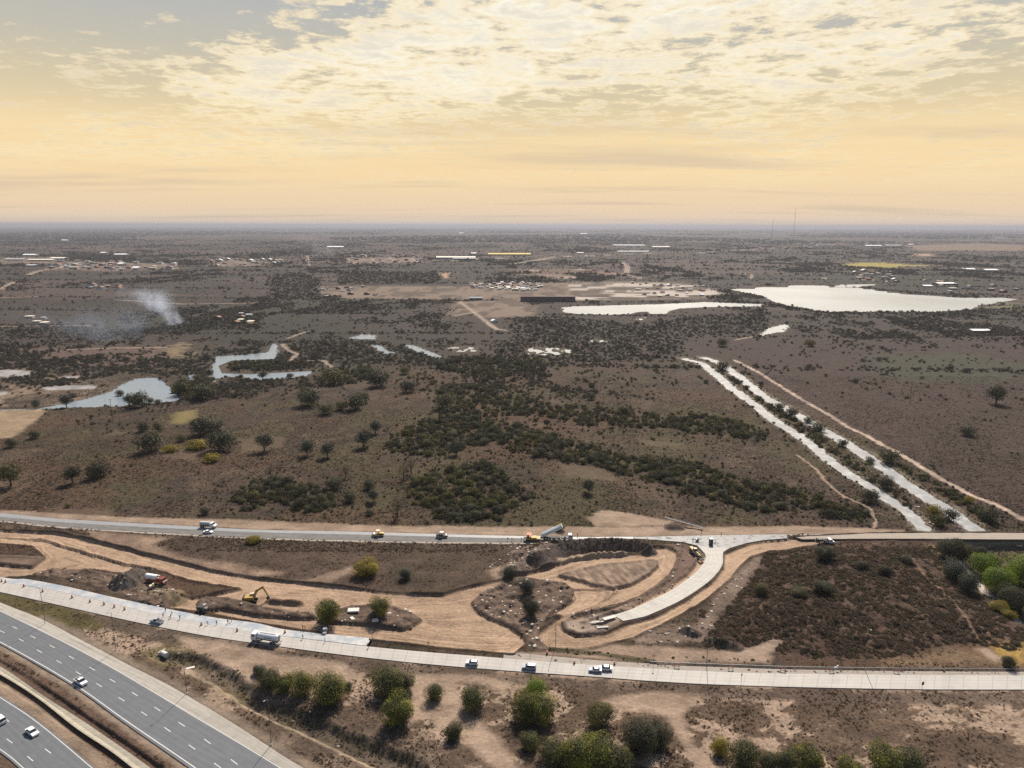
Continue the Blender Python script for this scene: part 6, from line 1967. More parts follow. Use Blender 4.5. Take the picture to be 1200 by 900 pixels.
utility_pole(132, 494, 17, 'bare utility pole standing against the wide blue pond')
utility_pole(1066, 473, 19, 'utility pole with crossarms in the dark plain right of the canals', 2)
utility_pole(690, 461, 14, 'grey utility pole in the meadow beyond the central thicket')
utility_pole(704, 457, 7, 'short reddish pole in the meadow beyond the central thicket')
utility_pole(664, 436, 12, 'thin pole at the right of the meadow pools')


def mast(px, py, h_, label):
    root = link('radio_mast', None)
    tag(root, label, 'radio mast')
    m_ = MB()
    r_ = 0.9
    legs = [(r_ * math.cos(a), r_ * math.sin(a)) for a in (0.5, 2.6, 4.7)]
    for k, (x, y) in enumerate(legs):
        MB().cyl((x, y, 0), (x, y, h_), 0.09, 0.08, 5).build('leg', M['steel'], root)
    st = 6.0
    for j in range(int(h_ / st)):
        for k in range(3):
            a, b = legs[k], legs[(k + 1) % 3]
            m_.cyl((*a, j * st), (*b, j * st + st), 0.05, seg=4)
            m_.cyl((*a, j * st), (*b, j * st), 0.07, seg=4)
    m_.build('bracing', M['steel'], root)
    MB().cyl((0, 0, h_), (0, 0, h_ + 6), 0.12, seg=5).build('antenna', M['white_p'], root)
    put(root, px, py, 0)


mast(926, 322, 190, 'taller of two thin radio masts standing on the horizon')
mast(901, 322, 158, 'shorter of two thin radio masts standing on the horizon')

# guard rail along the upper edge of the straight
gr = link('guard_rail', None)
tag(gr, 'long low guard rail along the far edge of the service road', 'guard rail')
RL = resample(PP([(762, 777.4), (800, 779.2), (860, 781.2), (933, 783.6), (1067, 785.4), (1200, 786.2), (1290, 786.4)]), 140)
m_ = MB()
V, F = [], []
for i, (x, y) in enumerate(RL):
    for dy, dz in ((0, 0.45), (-0.09, 0.53), (0, 0.61), (-0.09, 0.69), (0, 0.78), (0.04, 0.78), (0.04, 0.45)):
        V.append((x, y + dy, dz))
for i in range(len(RL) - 1):
    for k in range(7):
        F.append((7 * i + k, 7 * i + (k + 1) % 7, 7 * i + 7 + (k + 1) % 7, 7 * i + 7 + k))
m_.add(V, F).build('rail', M['steel'], gr)
post = MB().box((0, 0.12, 0.3), (0.12, 0.14, 0.95)).build('post', M['galv_dark'], gr)
first = True
for i in range(0, 140, 4):
    q = post if first else post.copy()
    if not first:
        COL.objects.link(q)
        q.parent = gr
    first = False
    q.location = (RL[i][0], RL[i][1], 0)

# barricades in front of the rail
def barricade(px, py, label):
    root = link('barricade', None)
    tag(root, label, 'barricade', 'small barricades in front of the guard rail')
    for x in (-0.7, 0.7):
        for s_ in (1, -1):
            MB().cyl((x, 0.45 * s_, 0), (x, 0, 1.3), 0.045, seg=5).build('leg', M['chassis'], root)
    MB().box((0, -0.02, 1.05), (2.0, 0.05, 0.26)).build('board', M['orange_p'], root)
    MB().box((0, -0.25, 0.55), (1.8, 0.05, 0.2)).build('board', M['paint'], root)
    MB().cyl((0.55, 0, 1.2), (0.55, 0, 1.5), 0.1, 0.08, 8).build('warning_lamp', M['orange_p'], root)
    put(root, px, py, random.uniform(-0.25, 0.25), 0.11)
for px, py, lb in ((793, 782.5, 'small barricade nearest the left end of the guard rail'), (856, 785, 'small barricade between the two lamp poles, by the rail'), (917, 787, 'small barricade on the shoulder halfway to the right lamp pole'),
                   (974, 788, 'small barricade just left of the right lamp pole'), (1050, 788.5, 'small barricade right of the right lamp pole')):
    barricade(px, py, lb)
t = link('white_bundle', None)
tag(t, 'white crumpled sheeting bundle beside the barricade left of the right lamp pole', 'bundle')
MB().box((0, 0, 0.35), (1.6, 0.8, 0.7), top=0.5).box((1.5, 0.2, 0.3), (1.2, 0.6, 0.6), Matrix.Rotation(0.4, 4, 'Z'), top=0.4).build('sheeting', M['cloth_white'], t, 0.1)
put(t, 979, 784, 0.2)


def road_sign(px, py, h_, label, facing, w=0.9, hh=1.1):
    root = link('road_sign', None)
    tag(root, label, 'road sign')
    MB().cyl((0, 0, 0), (0, 0, h_), 0.05, seg=6).build('post', M['galv_dark'], root)
    MB().box((0, -0.07, h_ - hh / 2), (w, 0.04, hh)).build('panel', M['galv_dark'], root, 0.01)
    put(root, px, py, facing)
road_sign(1080, 810.5, 3.4, 'dark-backed road sign on the near verge at the right', R(15))
road_sign(868, 806.0, 5.0, 'tall thin marker sign on the near verge in the middle of the straight', R(5), 0.35, 0.9)
road_sign(765.5, 781.5, 4.2, 'thin marker sign where the guard rail begins', R(0), 0.7, 0.4)

# traffic drums
dr = link('traffic_drum', None)
m_ = MB()
m_.cyl((0, 0, 0.08), (0, 0, 1.1), 0.30, 0.22, 12)
m_.build('barrel', M['orange_p'], dr)
MB().cyl((0, 0, 0), (0, 0, 0.1), 0.42, 0.40, 12).build('rubber_base', M['tyre'], dr)
MB().cyl((0, 0, 0.62), (0, 0, 0.76), 0.268, 0.258, 12).build('reflective_band', M['paint'], dr)
DR = [(2, 682, 'cut off at the left edge of the photo'), (6.5, 683, 'second from the left edge'), (28, 688, 'third from the left edge'), (50, 694, 'beside the first lamp pole'),
      (84.5, 701, 'at the start of the blue wet strip'), (105.5, 706, 'at the middle of the blue wet strip'), (122, 709, 'at the right end of the blue wet strip'), (134, 712, 'next after the wet strip'),
      (146, 715, 'last of the tight row after the wet strip'), (236, 733, 'behind the workers right of the silver pickup'), (278, 740, 'just ahead of the tanker cab'), (334, 742, 'right behind the tanker tail'),
      (673, 778, 'alone on the gravel shoulder left of the white sedan'), (720, 779, 'just right of the white sedan'), (641, 767, 'at the foot of the hairpin lamp pole')]
for k, (px, py, lb) in enumerate(DR):
    q = dr if k == 0 else copy_tree(dr)
    q['label'] = 'orange traffic drum ' + lb
    q['category'] = 'traffic drum'
    q['group'] = 'traffic drums along the fresh slab'
    put(q, px, py, random.uniform(0, 3), 0.16 if px < 400 else 0.11)

# ------------------------------------------------------------------ people
M['skin'] = m_plain('skin', (0.30, 0.17, 0.11), 0.6, 0.3)
M['trousers'] = m_plain('dark_work_trousers', (0.03, 0.035, 0.05), 0.9, 0.1)
M['shirt_orange'] = m_plain('orange_work_shirt', (0.50, 0.11, 0.03), 0.8, 0.2)
M['shirt_dark'] = m_plain('dark_jacket', (0.05, 0.045, 0.045), 0.9, 0.1)
M['shirt_blue'] = m_plain('grey_blue_work_shirt', (0.10, 0.13, 0.19), 0.9, 0.1)
M['hat_white'] = m_plain('white_helmet', (0.75, 0.75, 0.73), 0.4, 0.4)
M['hat_yellow'] = m_plain('yellow_helmet', (0.65, 0.45, 0.05), 0.4, 0.4)


def person_mesh(pose):
    lean = {'stand': 0.0, 'work': 0.55, 'walk': 0.08}[pose]
    st = {'stand': 0.05, 'work': 0.18, 'walk': 0.32}[pose]
    sn, cs = math.sin(lean), math.cos(lean)
    def up(d, y=0.0):
        return (d * sn, y, 0.93 + d * cs)
    J = {'pel': (0, 0, 0.93), 'wai': up(0.16), 'che': up(0.40), 'nec': up(0.56), 'hed': up(0.66), 'top': up(0.80)}
    for s_, n_ in ((1, 'l'), (-1, 'r')):
        f = st * s_
        J['hip' + n_] = (0, 0.09 * s_, 0.90)
        J['kne' + n_] = (f * 0.5 + 0.04 + lean * 0.12, 0.11 * s_, 0.49)
        J['ank' + n_] = (f - 0.02, 0.12 * s_, 0.08)
        J['toe' + n_] = (f + 0.16, 0.13 * s_, 0.04)
        J['sho' + n_] = up(0.49, 0.19 * s_)
        a = up(0.20, 0.26 * s_)
        if pose == 'work':
            J['elb' + n_] = (a[0] + 0.22, a[1], a[2] - 0.02)
            J['wri' + n_] = (a[0] + 0.42, a[1] * 0.5, a[2] - 0.20)
            J['han' + n_] = (a[0] + 0.49, a[1] * 0.4, a[2] - 0.26)
        else:
            sw = -f * 0.5
            J['elb' + n_] = (a[0] + sw * 0.4 - 0.02, a[1], a[2])
            J['wri' + n_] = (a[0] + sw + 0.06, a[1] + 0.01 * s_, a[2] - 0.25)
            J['han' + n_] = (a[0] + sw + 0.10, a[1] + 0.01 * s_, a[2] - 0.34)
    rad = {'pel': 0.135, 'wai': 0.125, 'che': 0.150, 'nec': 0.058, 'hed': 0.095, 'top': 0.075, 'hip': 0.095, 'kne': 0.062, 'ank': 0.045, 'toe': 0.042, 'sho': 0.066, 'elb': 0.045, 'wri': 0.034, 'han': 0.042}
    E_ = [('pel', 'wai'), ('wai', 'che'), ('che', 'nec'), ('nec', 'hed'), ('hed', 'top')]
    for n_ in 'lr':
        E_ += [('pel', 'hip' + n_), ('hip' + n_, 'kne' + n_), ('kne' + n_, 'ank' + n_), ('ank' + n_, 'toe' + n_), ('che', 'sho' + n_), ('sho' + n_, 'elb' + n_), ('elb' + n_, 'wri' + n_), ('wri' + n_, 'han' + n_)]
    keys = list(J)
    me = bpy.data.meshes.new('person_skeleton')
    me.from_pydata([J[k] for k in keys], [(keys.index(a), keys.index(b)) for a, b in E_], [])
    o = bpy.data.objects.new('person_skeleton', me)
    COL.objects.link(o)
    o.modifiers.new('skin', 'SKIN')
    o.modifiers.new('sub', 'SUBSURF').levels = 1
    for i, k in enumerate(keys):
        r_ = rad.get(k, rad.get(k[:3], 0.05))
        sv_ = me.skin_vertices[0].data[i]
        sv_.radius = (r_, r_)
        sv_.use_root = (k == 'pel')
    dg = bpy.context.evaluated_depsgraph_get()
    out = bpy.data.meshes.new_from_object(o.evaluated_get(dg))
    bpy.data.objects.remove(o)
    hed = J['hed']
    mi = []
    for p in out.polygons:
        c = p.center
        dh = (Vector(c) - Vector(hed)).length
        if dh < 0.2 and c.z > hed[2] - 0.13:
            mi.append(0)
        elif min((Vector(c) - Vector(J['hanl'])).length, (Vector(c) - Vector(J['hanr'])).length) < 0.09:
            mi.append(0)
        elif c.z < 0.90:
            mi.append(1)
        else:
            mi.append(2)
    return out, mi, J['hed'], J['top']


PM = {k: person_mesh(k) for k in ('stand', 'work', 'walk')}
_pc = {}


def person(px, py, pose, shirt, hat, label, z=None, ang=None, group='road workers on the site'):
    key = (pose, shirt)
    if key not in _pc:
        me = PM[pose][0].copy()
        me.name = 'person'
        me.materials.clear()
        for m__ in ('skin', 'trousers', shirt):
            me.materials.append(M[m__])
        me.polygons.foreach_set('material_index', np.array(PM[pose][1], np.int32))
        me.polygons.foreach_set('use_smooth', np.ones(len(me.polygons), bool))
        _pc[key] = me
    o = link('person', _pc[key])
    tag(o, label, 'person', group)
    hd, tp = PM[pose][2], PM[pose][3]
    MB().cyl((hd[0] * 0.7 + tp[0] * 0.3, 0, hd[2] + 0.03), (tp[0], 0, tp[2] + 0.05), 0.125, 0.07, 10).build('helmet', M[hat], o, 0.015)
    put(o, px, py, random.uniform(0, 6.28) if ang is None else ang, z)
    return o


PEOPLE = [
    (194, 717, 'stand', 'shirt_dark', 'hat_yellow', 'dark-clothed worker standing on the slab above the silver pickup', 0.19),
    (191.5, 724, 'walk', 'shirt_orange', 'hat_white', 'worker in orange right behind the silver pickup', 0.15),
    (202, 721, 'work', 'shirt_dark', 'hat_yellow', 'worker bent over the fresh slab, left one of the bent pair', 0.19),
    (200, 725, 'work', 'shirt_blue', 'hat_white', 'worker in blue crouched at the lower edge of the fresh slab', 0.19),
    (211, 726, 'stand', 'shirt_blue', 'hat_white', 'worker in blue holding still by a trestle on the slab', 0.19),
    (244, 732.5, 'work', 'shirt_dark', 'hat_yellow', 'stooping worker below the small dumper', 0.19),
    (254, 732.5, 'stand', 'shirt_dark', 'hat_white', 'dark-clothed worker with a white helmet to the right of the stooping one', 0.19),
    (267, 731.5, 'work', 'shirt_blue', 'hat_yellow', 'bent worker near the upper edge of the slab', 0.19),
    (271.5, 729, 'stand', 'shirt_orange', 'hat_yellow', 'worker in orange on the upper edge of the slab left of the tanker', 0.19),
    (355, 738.5, 'stand', 'shirt_dark', 'hat_white', 'dark worker on the sand above the pale slab, left of the round bush shadow', None),
    (358, 739, 'work', 'shirt_orange', 'hat_yellow', 'bent worker in orange on the sand above the pale slab', None),
    (374, 740, 'stand', 'shirt_dark', 'hat_yellow', 'worker standing left of the tiny roller', None),
    (355, 749, 'stand', 'shirt_blue', 'hat_white', 'slim worker in blue on the pale slab behind the tanker', 0.19),
    (381, 753.5, 'stand', 'shirt_orange', 'hat_yellow', 'lone worker in orange on the road below the tiny roller', 0.15),
    (432, 759.5, 'stand', 'shirt_dark', 'hat_yellow', 'worker on the road below the end of the slab', 0.15),
    (434, 752, 'work', 'shirt_dark', 'hat_white', 'worker bent at the very end of the fresh slab', None),
    (438.5, 754, 'stand', 'shirt_dark', 'hat_yellow', 'left worker of the pair past the slab end', None),
    (442.5, 753.5, 'stand', 'shirt_dark', 'hat_white', 'right worker of the pair past the slab end', None),
    (502, 753, 'work', 'shirt_dark', 'hat_yellow', 'worker with a tripod alone on the sandy junction', None),
    (611, 634, 'stand', 'shirt_orange', 'hat_white', 'worker in orange left of the paver', 0.13),
    (600, 634.5, 'stand', 'shirt_dark', 'hat_yellow', 'dark worker following well behind the paver', 0.13),
    (595, 634, 'walk', 'shirt_dark', 'hat_white', 'leftmost worker trailing the paver', 0.13),
    (677, 629, 'stand', 'shirt_dark', 'hat_yellow', 'worker in front of the tipper truck cab', 0.14),
    (822, 624, 'stand', 'shirt_dark', 'hat_yellow', 'worker on the sand shoulder above the wet slab', None),
    (845, 627.5, 'stand', 'shirt_dark', 'hat_white', 'worker at the far edge of the wet slab, right of the cabin', 0.14),
    (838, 636.5, 'stand', 'shirt_dark', 'hat_yellow', 'worker right beside the dark cabin', 0.14),
    (800, 639.5, 'stand', 'shirt_dark', 'hat_white', 'worker left of the grader', None),
    (812, 635, 'walk', 'shirt_blue', 'hat_yellow', 'worker walking between the grader and the cart', 0.14),
    (668, 784, 'stand', 'shirt_orange', 'hat_yellow', 'flagman in orange near the shoulder drum', 0.15),
]
for q in PEOPLE[:-1]:
    person(q[0], q[1], q[2], q[3], q[4], q[5], q[6])
print('people', round(time.time() - T0, 1))

# loose slabs and formwork
for px, py, sz, a, lb in ((414, 716, (4.2, 2.6, 0.5), 0.1, 'pale flat concrete block on the pointed dirt island, left of the round bush'), (440, 729, (2.2, 1.6, 0.5), 0.3, 'small pale block below the round bush on the pointed island'),
                          (413, 725, (1.2, 2.4, 0.35), 0.7, 'narrow pale slab leaning in the dark dirt of the pointed island')):
    o = MB().box((0, 0, sz[2] / 2), sz, top=0.92).build('concrete_block', M['pale_block'], None, 0.05)
    tag(o, lb, 'block')
    put(o, px, py, a)
for px, py, sz, a, lb in ((714, 727, (5.0, 1.6, 0.3), 0.45, 'pale formwork panel at the end of the curved slab'), (700, 731, (4.5, 0.8, 0.3), 0.2, 'long thin formwork panel left of the broken heap'),
                          (706, 737, (4.2, 0.7, 0.3), 0.15, 'thin dark-edged formwork panel at the front of the work pit')):
    o = MB().box((0, 0, sz[2] / 2), sz).box((0, sz[1] / 2, sz[2]), (sz[0], 0.12, 0.2)).build('formwork_panel', M['pale_block'], None)
    tag(o, lb, 'panel')
    put(o, px, py, a, None, 0.1)
o = MB().cyl((-1.2, 0, 0.7), (1.4, 0, 0.7), 0.85, seg=18).box((-1.0, 0, 0.6), (0.3, 2.6, 2.0)).build('culvert', M['pale_block'], None)
tag(o, 'round concrete culvert mouth at the head of the ditch', 'culvert')
put(o, 192, 765, R(-30), None, -0.3)
o = MB().box((0, 0, 0.25), (2.6, 0.9, 0.3)).build('culvert_slab', M['pale_block'], None)
tag(o, 'single pale slab lying by the ditch below the tanker lorry', 'slab')
put(o, 223, 782.5, R(25))


# ------------------------------------------------------------------ rubble
def rock(seed):
    bm = bmesh.new()
    bmesh.ops.create_icosphere(bm, subdivisions=1, radius=0.5)
    r = random.Random(seed)
    for v in bm.verts:
        v.co *= r.uniform(0.7, 1.25)
        v.co.z *= 0.6
    me = bpy.data.meshes.new('rock')
    bm.to_mesh(me)
    bm.free()
    return me


M['rock_pale'] = m_plain('pale_rubble', (0.52, 0.47, 0.40), 0.95, 0.1, var=0.4, scale=1.0)
M['rock_dark'] = m_plain('dark_clods', (0.13, 0.10, 0.078), 0.95, 0.1, var=0.4, scale=1.0)
RK = []
for i in range(6):
    me = rock(i)
    me.materials.append(M['rock_pale' if i % 3 == 0 else 'rock_dark'])
    RK.append(me)
x = RNG.uniform(-330, 330, 90000)
y = RNG.uniform(150, 420, 90000)
w = np.zeros(len(x))
for ip, dn in [(ISLANDS[1], 0.5), (ISLANDS[3], 0.35), (ISLANDS[4], 0.35), (ISLANDS[5], 0.2), (ISLANDS[7], 0.5), (ISLANDS[2], 0.25),
               (Z('d', 860, 620, 980, 440, 1060, 350, 1130, 290, 1180, 280, 1130, 380, 1050, 480, 960, 600, 900, 690, 600, 690, 560, 670, 700, 610), 0.35),
               (PP([(570, 660), (600, 640), (660, 636), (650, 650), (615, 672), (585, 680)]), 0.5), (MUD, 0.02),
               (np.vstack([np.array(CANAL_L)[8:], np.array(CANAL_R)[8:][::-1]]), 0.25), (Z('e', 1100, 465, 1150, 465, 1160, 500, 1110, 500), 0.5)]:
    w = np.maximum(w, (sd_poly(x, y, ip, 2) > 0) * dn)
w = np.maximum(w, (sd_line(x, y, [(a + 0.5, b + 0.5) for a, b in DITCH[6:]], 9) > 0) * 0.03)
keep = RNG.random(len(x)) < w
x, y = x[keep], y[keep]
z = terrain(x, y)[0]
gn_stuff('rubble', np.c_[x, y, z + 0.02], RNG.uniform(0.2, 1.0, len(x)) ** 1.7 * 1.5, RK, 'clods and pale rubble strewn over the dug ground')
print('rubble', len(x), round(time.time() - T0, 1))

# ------------------------------------------------------------------ buildings far off
for nm, c_ in (('plaster_white', (0.62, 0.60, 0.56)), ('plaster_tan', (0.42, 0.33, 0.25)), ('brick_red', (0.17, 0.105, 0.08)), ('sheet_grey', (0.48, 0.49, 0.50)), ('tile_red', (0.20, 0.115, 0.085)), ('sheet_white', (0.80, 0.80, 0.78)),
               ('sheet_yellow', (0.62, 0.50, 0.14)), ('sheet_cream', (0.74, 0.70, 0.58)), ('wall_dark', (0.15, 0.10, 0.088)), ('sheet_blue', (0.22, 0.27, 0.34))):
    M[nm] = m_plain(nm, c_, 0.8, 0.2, var=0.12, scale=0.3)


def house_proto(wall, roof, w, d, h_, gable, chimney=False):
    root = link('house', None)
    wl = MB().box((0, 0, h_ / 2), (w, d, h_)).build('wall', M[wall], root)
    if gable:
        rf = MB().prism([(-w / 2 - 0.4, h_), (0, h_ + w * 0.22), (w / 2 + 0.4, h_)], -d / 2 - 0.4, d / 2 + 0.4).build('roof', M[roof], root)
    else:
        rf = MB().box((0, 0, h_ + 0.12), (w + 0.5, d + 0.5, 0.24)).box((w * 0.2, d * 0.1, h_ + 0.7), (1.3, 1.3, 1.2)).build('roof', M[roof], root)
    MB().box((w * 0.2, -d / 2 - 0.03, 1.05), (0.95, 0.08, 2.1)).build('door', M['wood'], root)
    for x in (-w * 0.28, w * 0.4):
        MB().box((x, -d / 2 - 0.03, 1.5), (1.1, 0.08, 1.0)).build('window', M['glass'], root)
    return root


HP = [house_proto('plaster_white', 'sheet_grey', 9, 8, 3.1, False), house_proto('plaster_tan', 'sheet_white', 11, 8, 3.2, True), house_proto('brick_red', 'tile_red', 9, 9, 3.0, True),
      house_proto('plaster_white', 'tile_red', 10, 9, 3.2, True), house_proto('plaster_tan', 'sheet_cream', 12, 9, 3.4, False), house_proto('brick_red', 'sheet_grey', 8, 7, 3.0, False)]
used = [False] * len(HP)


def settle(poly, n_, lab, smin=1.0, smax=1.5, rows=None):
    xs, ys_ = [p[0] for p in poly], [p[1] for p in poly]
    k = 0
    tries = 0
    here = []
    while k < n_ and tries < 4000:
        tries += 1
        x, y = random.uniform(min(xs), max(xs)), random.uniform(min(ys_), max(ys_))
        if rows:
            y = round(y / rows) * rows
            x = round(x / 22) * 22 + random.uniform(-2, 2)
        if not in_poly(x, y, poly) or any(abs(x - a) < 16 and abs(y - b) < 16 for a, b in here):
            continue
        here.append((x, y))
        i = random.randrange(len(HP))
        q = HP[i] if not used[i] else copy_tree(HP[i])
        used[i] = True
        q.location = (x, y, -0.3 if y > 2400 else gz(x, y) - 0.1)
        q.rotation_euler = (0, 0, random.choice([0, math.pi / 2, math.pi]) + random.uniform(-0.15, 0.15))
        s_ = random.uniform(smin, smax)
        q.scale = (s_, s_, s_)
        q['label'] = 'small low house among others in the ' + lab
        q['category'] = 'house'
        q['group'] = lab
        k += 1


settle(Z('r', 260, 225, 820, 235, 850, 262, 520, 270, 240, 262), 48, 'far settlement at the left', 1.3, 2.2)
settle(Z('r', 1000, 208, 1240, 215, 1500, 235, 980, 250), 34, 'far settlement left of centre', 1.2, 2.0)
settle(Z('s', 430, 195, 790, 195, 790, 232, 440, 240), 26, 'far estate with slanting streets', 1.2, 1.8)
settle(Z('s', 1010, 328, 1200, 328, 1340, 332, 1320, 368, 1180, 362, 1010, 350), 78, 'dense rows of huts by the brick yard', 0.8, 1.2)
settle(Z('s', 300, 345, 560, 345, 560, 400, 320, 395), 14, 'hamlet with pale yards', 0.8, 1.2)
settle(Z('t', 560, 325, 940, 335, 900, 390, 500, 395), 30, 'pale worked lots by the narrow lake', 0.6, 1.0)
settle(Z('u', 400, 270, 580, 275, 620, 325, 440, 325), 18, 'hamlet beyond the silvery lake', 1.0, 1.5)
settle(Z('u', 720, 315, 1180, 345, 1180, 380, 760, 370), 12, 'scattered farms at the right', 1.0, 1.5)
settle(Z('t', 1000, 155, 1500, 140, 1500, 165, 1040, 178), 24, 'distant row of houses on the horizon road', 1.6, 2.4)
settle(Z('r', 1020, 480, 1180, 470, 1180, 525, 1020, 520), 8, 'hamlet right of the smoke', 0.7, 1.1)
settle(Z('r', 140, 490, 260, 495, 250, 520, 150, 520), 4, 'tiny farm left of the smoke', 0.7, 1.1)
settle(Z('r', 420, 338, 560, 340, 560, 362, 430, 362), 6, 'farm beyond the smoke', 1.0, 1.5)


def shed(px0, px1, py, hgt, depth, wall, roof, label, cat='warehouse', gable=True):
    a, b = P(px0, py), P(px1, py)
    depth = min(depth, 16 + depth * 0.28)
    hgt = hgt * 0.8
    w_ = b[0] - a[0]
    root = link('warehouse' if cat == 'warehouse' else 'building', None)
    tag(root, label, cat)
    MB().box((0, 0, hgt / 2), (w_, depth, hgt)).build('wall', M[wall], root)
    if gable:
        MB().add([(-w_ / 2 - 0.5, -depth / 2 - 0.6, hgt), (w_ / 2 + 0.5, -depth / 2 - 0.6, hgt), (w_ / 2 + 0.5, 0, hgt + depth * 0.09), (-w_ / 2 - 0.5, 0, hgt + depth * 0.09), (w_ / 2 + 0.5, depth / 2 + 0.6, hgt), (-w_ / 2 - 0.5, depth / 2 + 0.6, hgt)],
                 [(0, 1, 2, 3), (3, 2, 4, 5), (0, 3, 5), (1, 4, 2), (0, 5, 4, 1)]).build('roof', M[roof], root)
    else:
        MB().box((0, 0, hgt + 0.2), (w_ + 0.8, depth + 0.8, 0.4)).build('roof', M[roof], root)
    for k in range(3):
        MB().box((-w_ * 0.3 + k * w_ * 0.3, -depth / 2 - 0.06, hgt * 0.3), (min(5, w_ * 0.12), 0.12, hgt * 0.6)).build('door', M['chassis'], root)
    root.location = ((a[0] + b[0]) / 2, a[1] + depth / 2, -0.3)


shed(511, 557, 303.5, 9, 110, 'sheet_grey', 'sheet_cream', 'very long cream-roofed warehouse in the far centre')
shed(531, 557, 304.6, 8, 30, 'wall_dark', 'sheet_grey', 'dull grey shed in front of the long cream-roofed warehouse')
shed(552, 558, 299.5, 14, 60, 'sheet_grey', 'sheet_white', 'small white gabled hall at the right end of the long warehouse')
shed(572, 622, 299.2, 7, 130, 'wall_dark', 'sheet_yellow', 'long yellow-roofed warehouse right of the cream-roofed one')
shed(26, 41, 300, 7, 80, 'sheet_grey', 'sheet_white', 'white-roofed warehouse farthest back at the far left')
shed(32, 62, 306, 7, 50, 'plaster_tan', 'sheet_cream', 'broad cream warehouse in the middle of the far left sheds')
shed(5, 28, 305, 6, 30, 'sheet_grey', 'sheet_grey', 'low grey shed left of the broad cream warehouse')
shed(58, 75, 304.5, 9, 70, 'plaster_white', 'sheet_cream', 'pale hall at the right end of the far left sheds')
shed(30, 41, 312, 5, 30, 'sheet_grey', 'sheet_grey', 'small grey shed nearest of the far left sheds')
shed(133, 148, 299.3, 6, 70, 'sheet_grey', 'sheet_white', 'bright white roof alone among trees at the far left')
shed(71, 78, 282.5, 10, 120, 'sheet_grey', 'sheet_white', 'small white roof near the horizon at the left')
shed(117, 123, 297.3, 6, 60, 'sheet_grey', 'sheet_white', 'small white roof left of the lone bright one')
shed(550, 565, 351.5, 5, 16, 'wall_dark', 'sheet_blue', 'blue-grey roofed shed in the yard left of the brick block')
shed(610, 674, 353.5, 12, 8, 'wall_dark', 'wall_dark', 'long dark reddish brick block left of the narrow lake', 'building', False)
shed(1099, 1120, 334, 5, 26, 'brick_red', 'sheet_white', 'red-walled shed with a bright roof right of the silvery lake')
shed(1083, 1093, 336.5, 4, 20, 'plaster_tan', 'sheet_white', 'small shed left of the red-walled one')
shed(1130, 1143, 317, 6, 40, 'sheet_grey', 'sheet_white', 'white-roofed shed behind trees at the right, left one')
shed(1155, 1170, 318, 6, 40, 'sheet_grey', 'sheet_white', 'white-roofed shed behind trees at the right, right one')
shed(1140, 1161, 389.5, 3.5, 14, 'plaster_tan', 'sheet_white', 'low white-roofed building alone in the plain at the right edge')
shed(1015, 1033, 289, 8, 120, 'sheet_grey', 'sheet_white', 'long white roof on the far right road')
shed(1038, 1056, 288.4, 7, 90, 'sheet_grey', 'sheet_grey', 'long grey roof on the far right road')
shed(1065, 1070, 287.8, 11, 60, 'sheet_white', 'sheet_white', 'tiny bright hall right of the long roofs')
shed(719, 755, 288.5, 7, 170, 'sheet_grey', 'sheet_grey', 'wide grey industrial roof in the far centre right')
shed(724, 760, 295.5, 6, 40, 'plaster_white', 'sheet_white', 'row of white industrial roofs in front of the wide grey one')
shed(765, 785, 290.5, 8, 120, 'sheet_grey', 'sheet_cream', 'cream industrial roof right of the wide grey one')
shed(676, 684, 297.5, 7, 40, 'plaster_white', 'sheet_white', 'small white hall left of the industrial roofs')
shed(383, 402, 290.5, 8, 120, 'sheet_grey', 'sheet_white', 'white roof beyond the estate with slanting streets')
shed(538, 543, 274, 14, 300, 'sheet_grey', 'sheet_white', 'tiny white roof near the horizon left of centre')
shed(680, 688, 274.8, 14, 300, 'sheet_grey', 'sheet_white', 'tiny white roof near the horizon right of centre')
t = link('water_tower', None)
tag(t, 'slim pale water tower standing far off above the right lake', 'water tower')
MB().cyl((0, 0, 0), (0, 0, 22), 2.2, 2.0, 12).build('shaft', M['plaster_white'], t)
MB().cyl((0, 0, 22), (0, 0, 29), 3.4, 3.8, 14).build('tank', M['plaster_white'], t)
put(t, 1002.5, 290.5, 0, -0.3)
t = link('ruined_boat_shed', None)
tag(t, 'white-fronted hut beside the slanting dirt track in the middle distance', 'hut')
MB().box((0, 0, 1.6), (9, 6, 3.2)).build('wall', M['plaster_white'], t)
MB().prism([(-5, 3.2), (0, 5.0), (5, 3.2)], -3.3, 3.3).build('roof', M['sheet_white'], t)
t.name = 'hut'
put(t, 579, 378, 0.6)
print('buildings', round(time.time() - T0, 1))


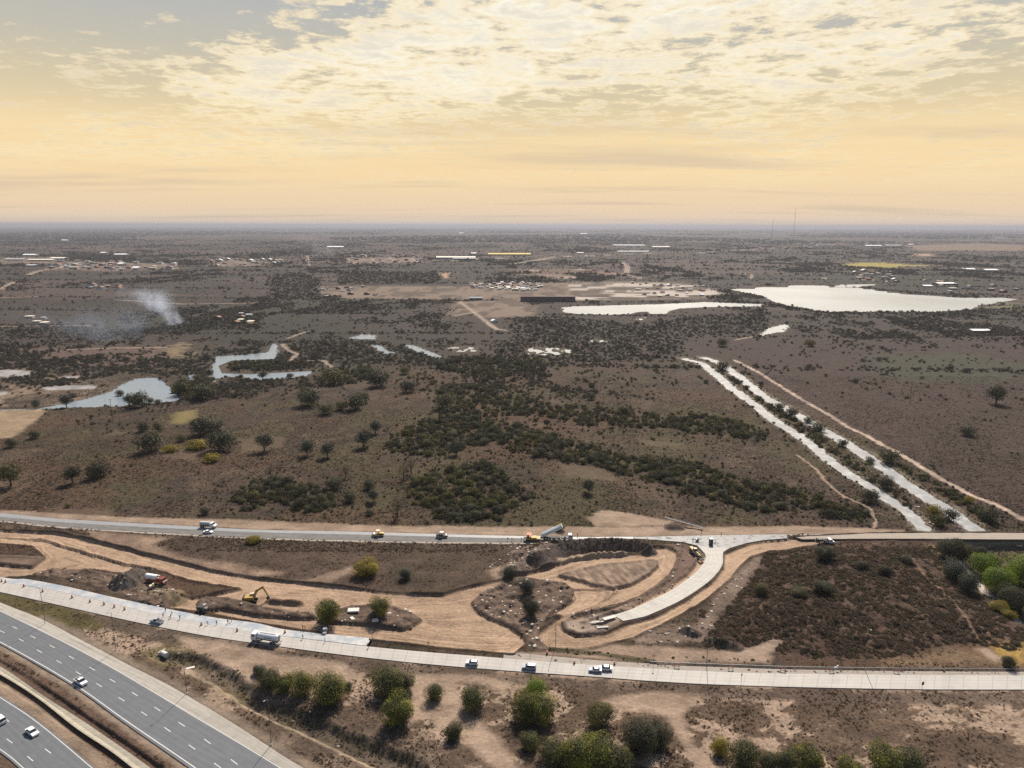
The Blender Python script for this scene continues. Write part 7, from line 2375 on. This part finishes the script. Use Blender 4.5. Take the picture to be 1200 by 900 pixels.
# ------------------------------------------------------------------ smoke
def smoke(px, py, w_, h_, drift, dens, label, col=(0.80, 0.84, 0.92), dep=None):
    x, y = P(px, py)
    W2 = w_ / 2 + abs(drift)
    D2 = (dep or w_) / 2
    V = [(-W2, -D2, 0), (W2, -D2, 0), (W2, D2, 0), (-W2, D2, 0), (-W2, -D2, h_), (W2, -D2, h_), (W2, D2, h_), (-W2, D2, h_)]
    F = [(0, 3, 2, 1), (4, 5, 6, 7), (0, 1, 5, 4), (1, 2, 6, 5), (2, 3, 7, 6), (3, 0, 4, 7)]
    m, t = new_mat('smoke')
    pos = t.n('ShaderNodeTexCoord').outputs['Object']
    sp = t.n('ShaderNodeSeparateXYZ', {0: pos})
    zz_ = t.math('DIVIDE', sp.outputs[2], h_, clamp=True)
    n1 = t.noise(pos, 4.0 / w_, 4, 0.6, 0.6)
    cx = t.math('MULTIPLY', t.math('POWER', zz_, 0.8), drift)
    wob = t.math('MULTIPLY', t.math('SUBTRACT', t.noise(pos, 2.0 / w_, 2, 0.5), 0.5), w_ * 0.9)
    wid = t.math('ADD', w_ * 0.16, t.math('MULTIPLY', zz_, w_ * 0.30))
    dx = t.math('DIVIDE', t.math('ADD', t.math('SUBTRACT', sp.outputs[0], cx), wob), wid)
    dy = t.math('DIVIDE', sp.outputs[1], t.math('MULTIPLY', wid, (dep or w_) / w_))
    r_ = t.math('SQRT', t.math('ADD', t.math('MULTIPLY', dx, dx), t.math('MULTIPLY', dy, dy)))
    a = t.smooth(t.math('SUBTRACT', 1.15, r_), 0.0, 1.0)
    tp = t.math('MULTIPLY', t.smooth(t.math('SUBTRACT', 1.0, zz_), 0.0, 0.7), t.smooth(zz_, -0.01, 0.03))
    d_ = t.math('MULTIPLY', t.math('MULTIPLY', a, tp), t.math('MULTIPLY', t.smooth(n1, 0.36, 0.66), dens))
    v = t.n('ShaderNodeVolumePrincipled', {'Color': (*col, 1), 'Density': d_, 'Anisotropy': 0.3})
    t.n('ShaderNodeOutputMaterial', {'Volume': v.outputs[0]})
    o = link('smoke', mesh_from('smoke', V, F, m), loc=(x, y, 0.2), rz=-math.atan2(x, y))
    tag(o, label, kind='stuff')


smoke(207, 381, 80, 58, -42, 0.09, 'pale smoke rising from a fire at the left', (0.72, 0.80, 0.94))
smoke(145, 398, 260, 46, -50, 0.008, 'thin smoke drifting low left of the fire', (0.62, 0.72, 0.92), dep=200)
smoke(382, 303, 300, 110, -80, 0.0035, 'faint smoke far off over the settlement left of centre')
smoke(1165, 282, 300, 60, 60, 0.003, 'faint smoke near the horizon at the right')
print('all', round(time.time() - T0, 1))
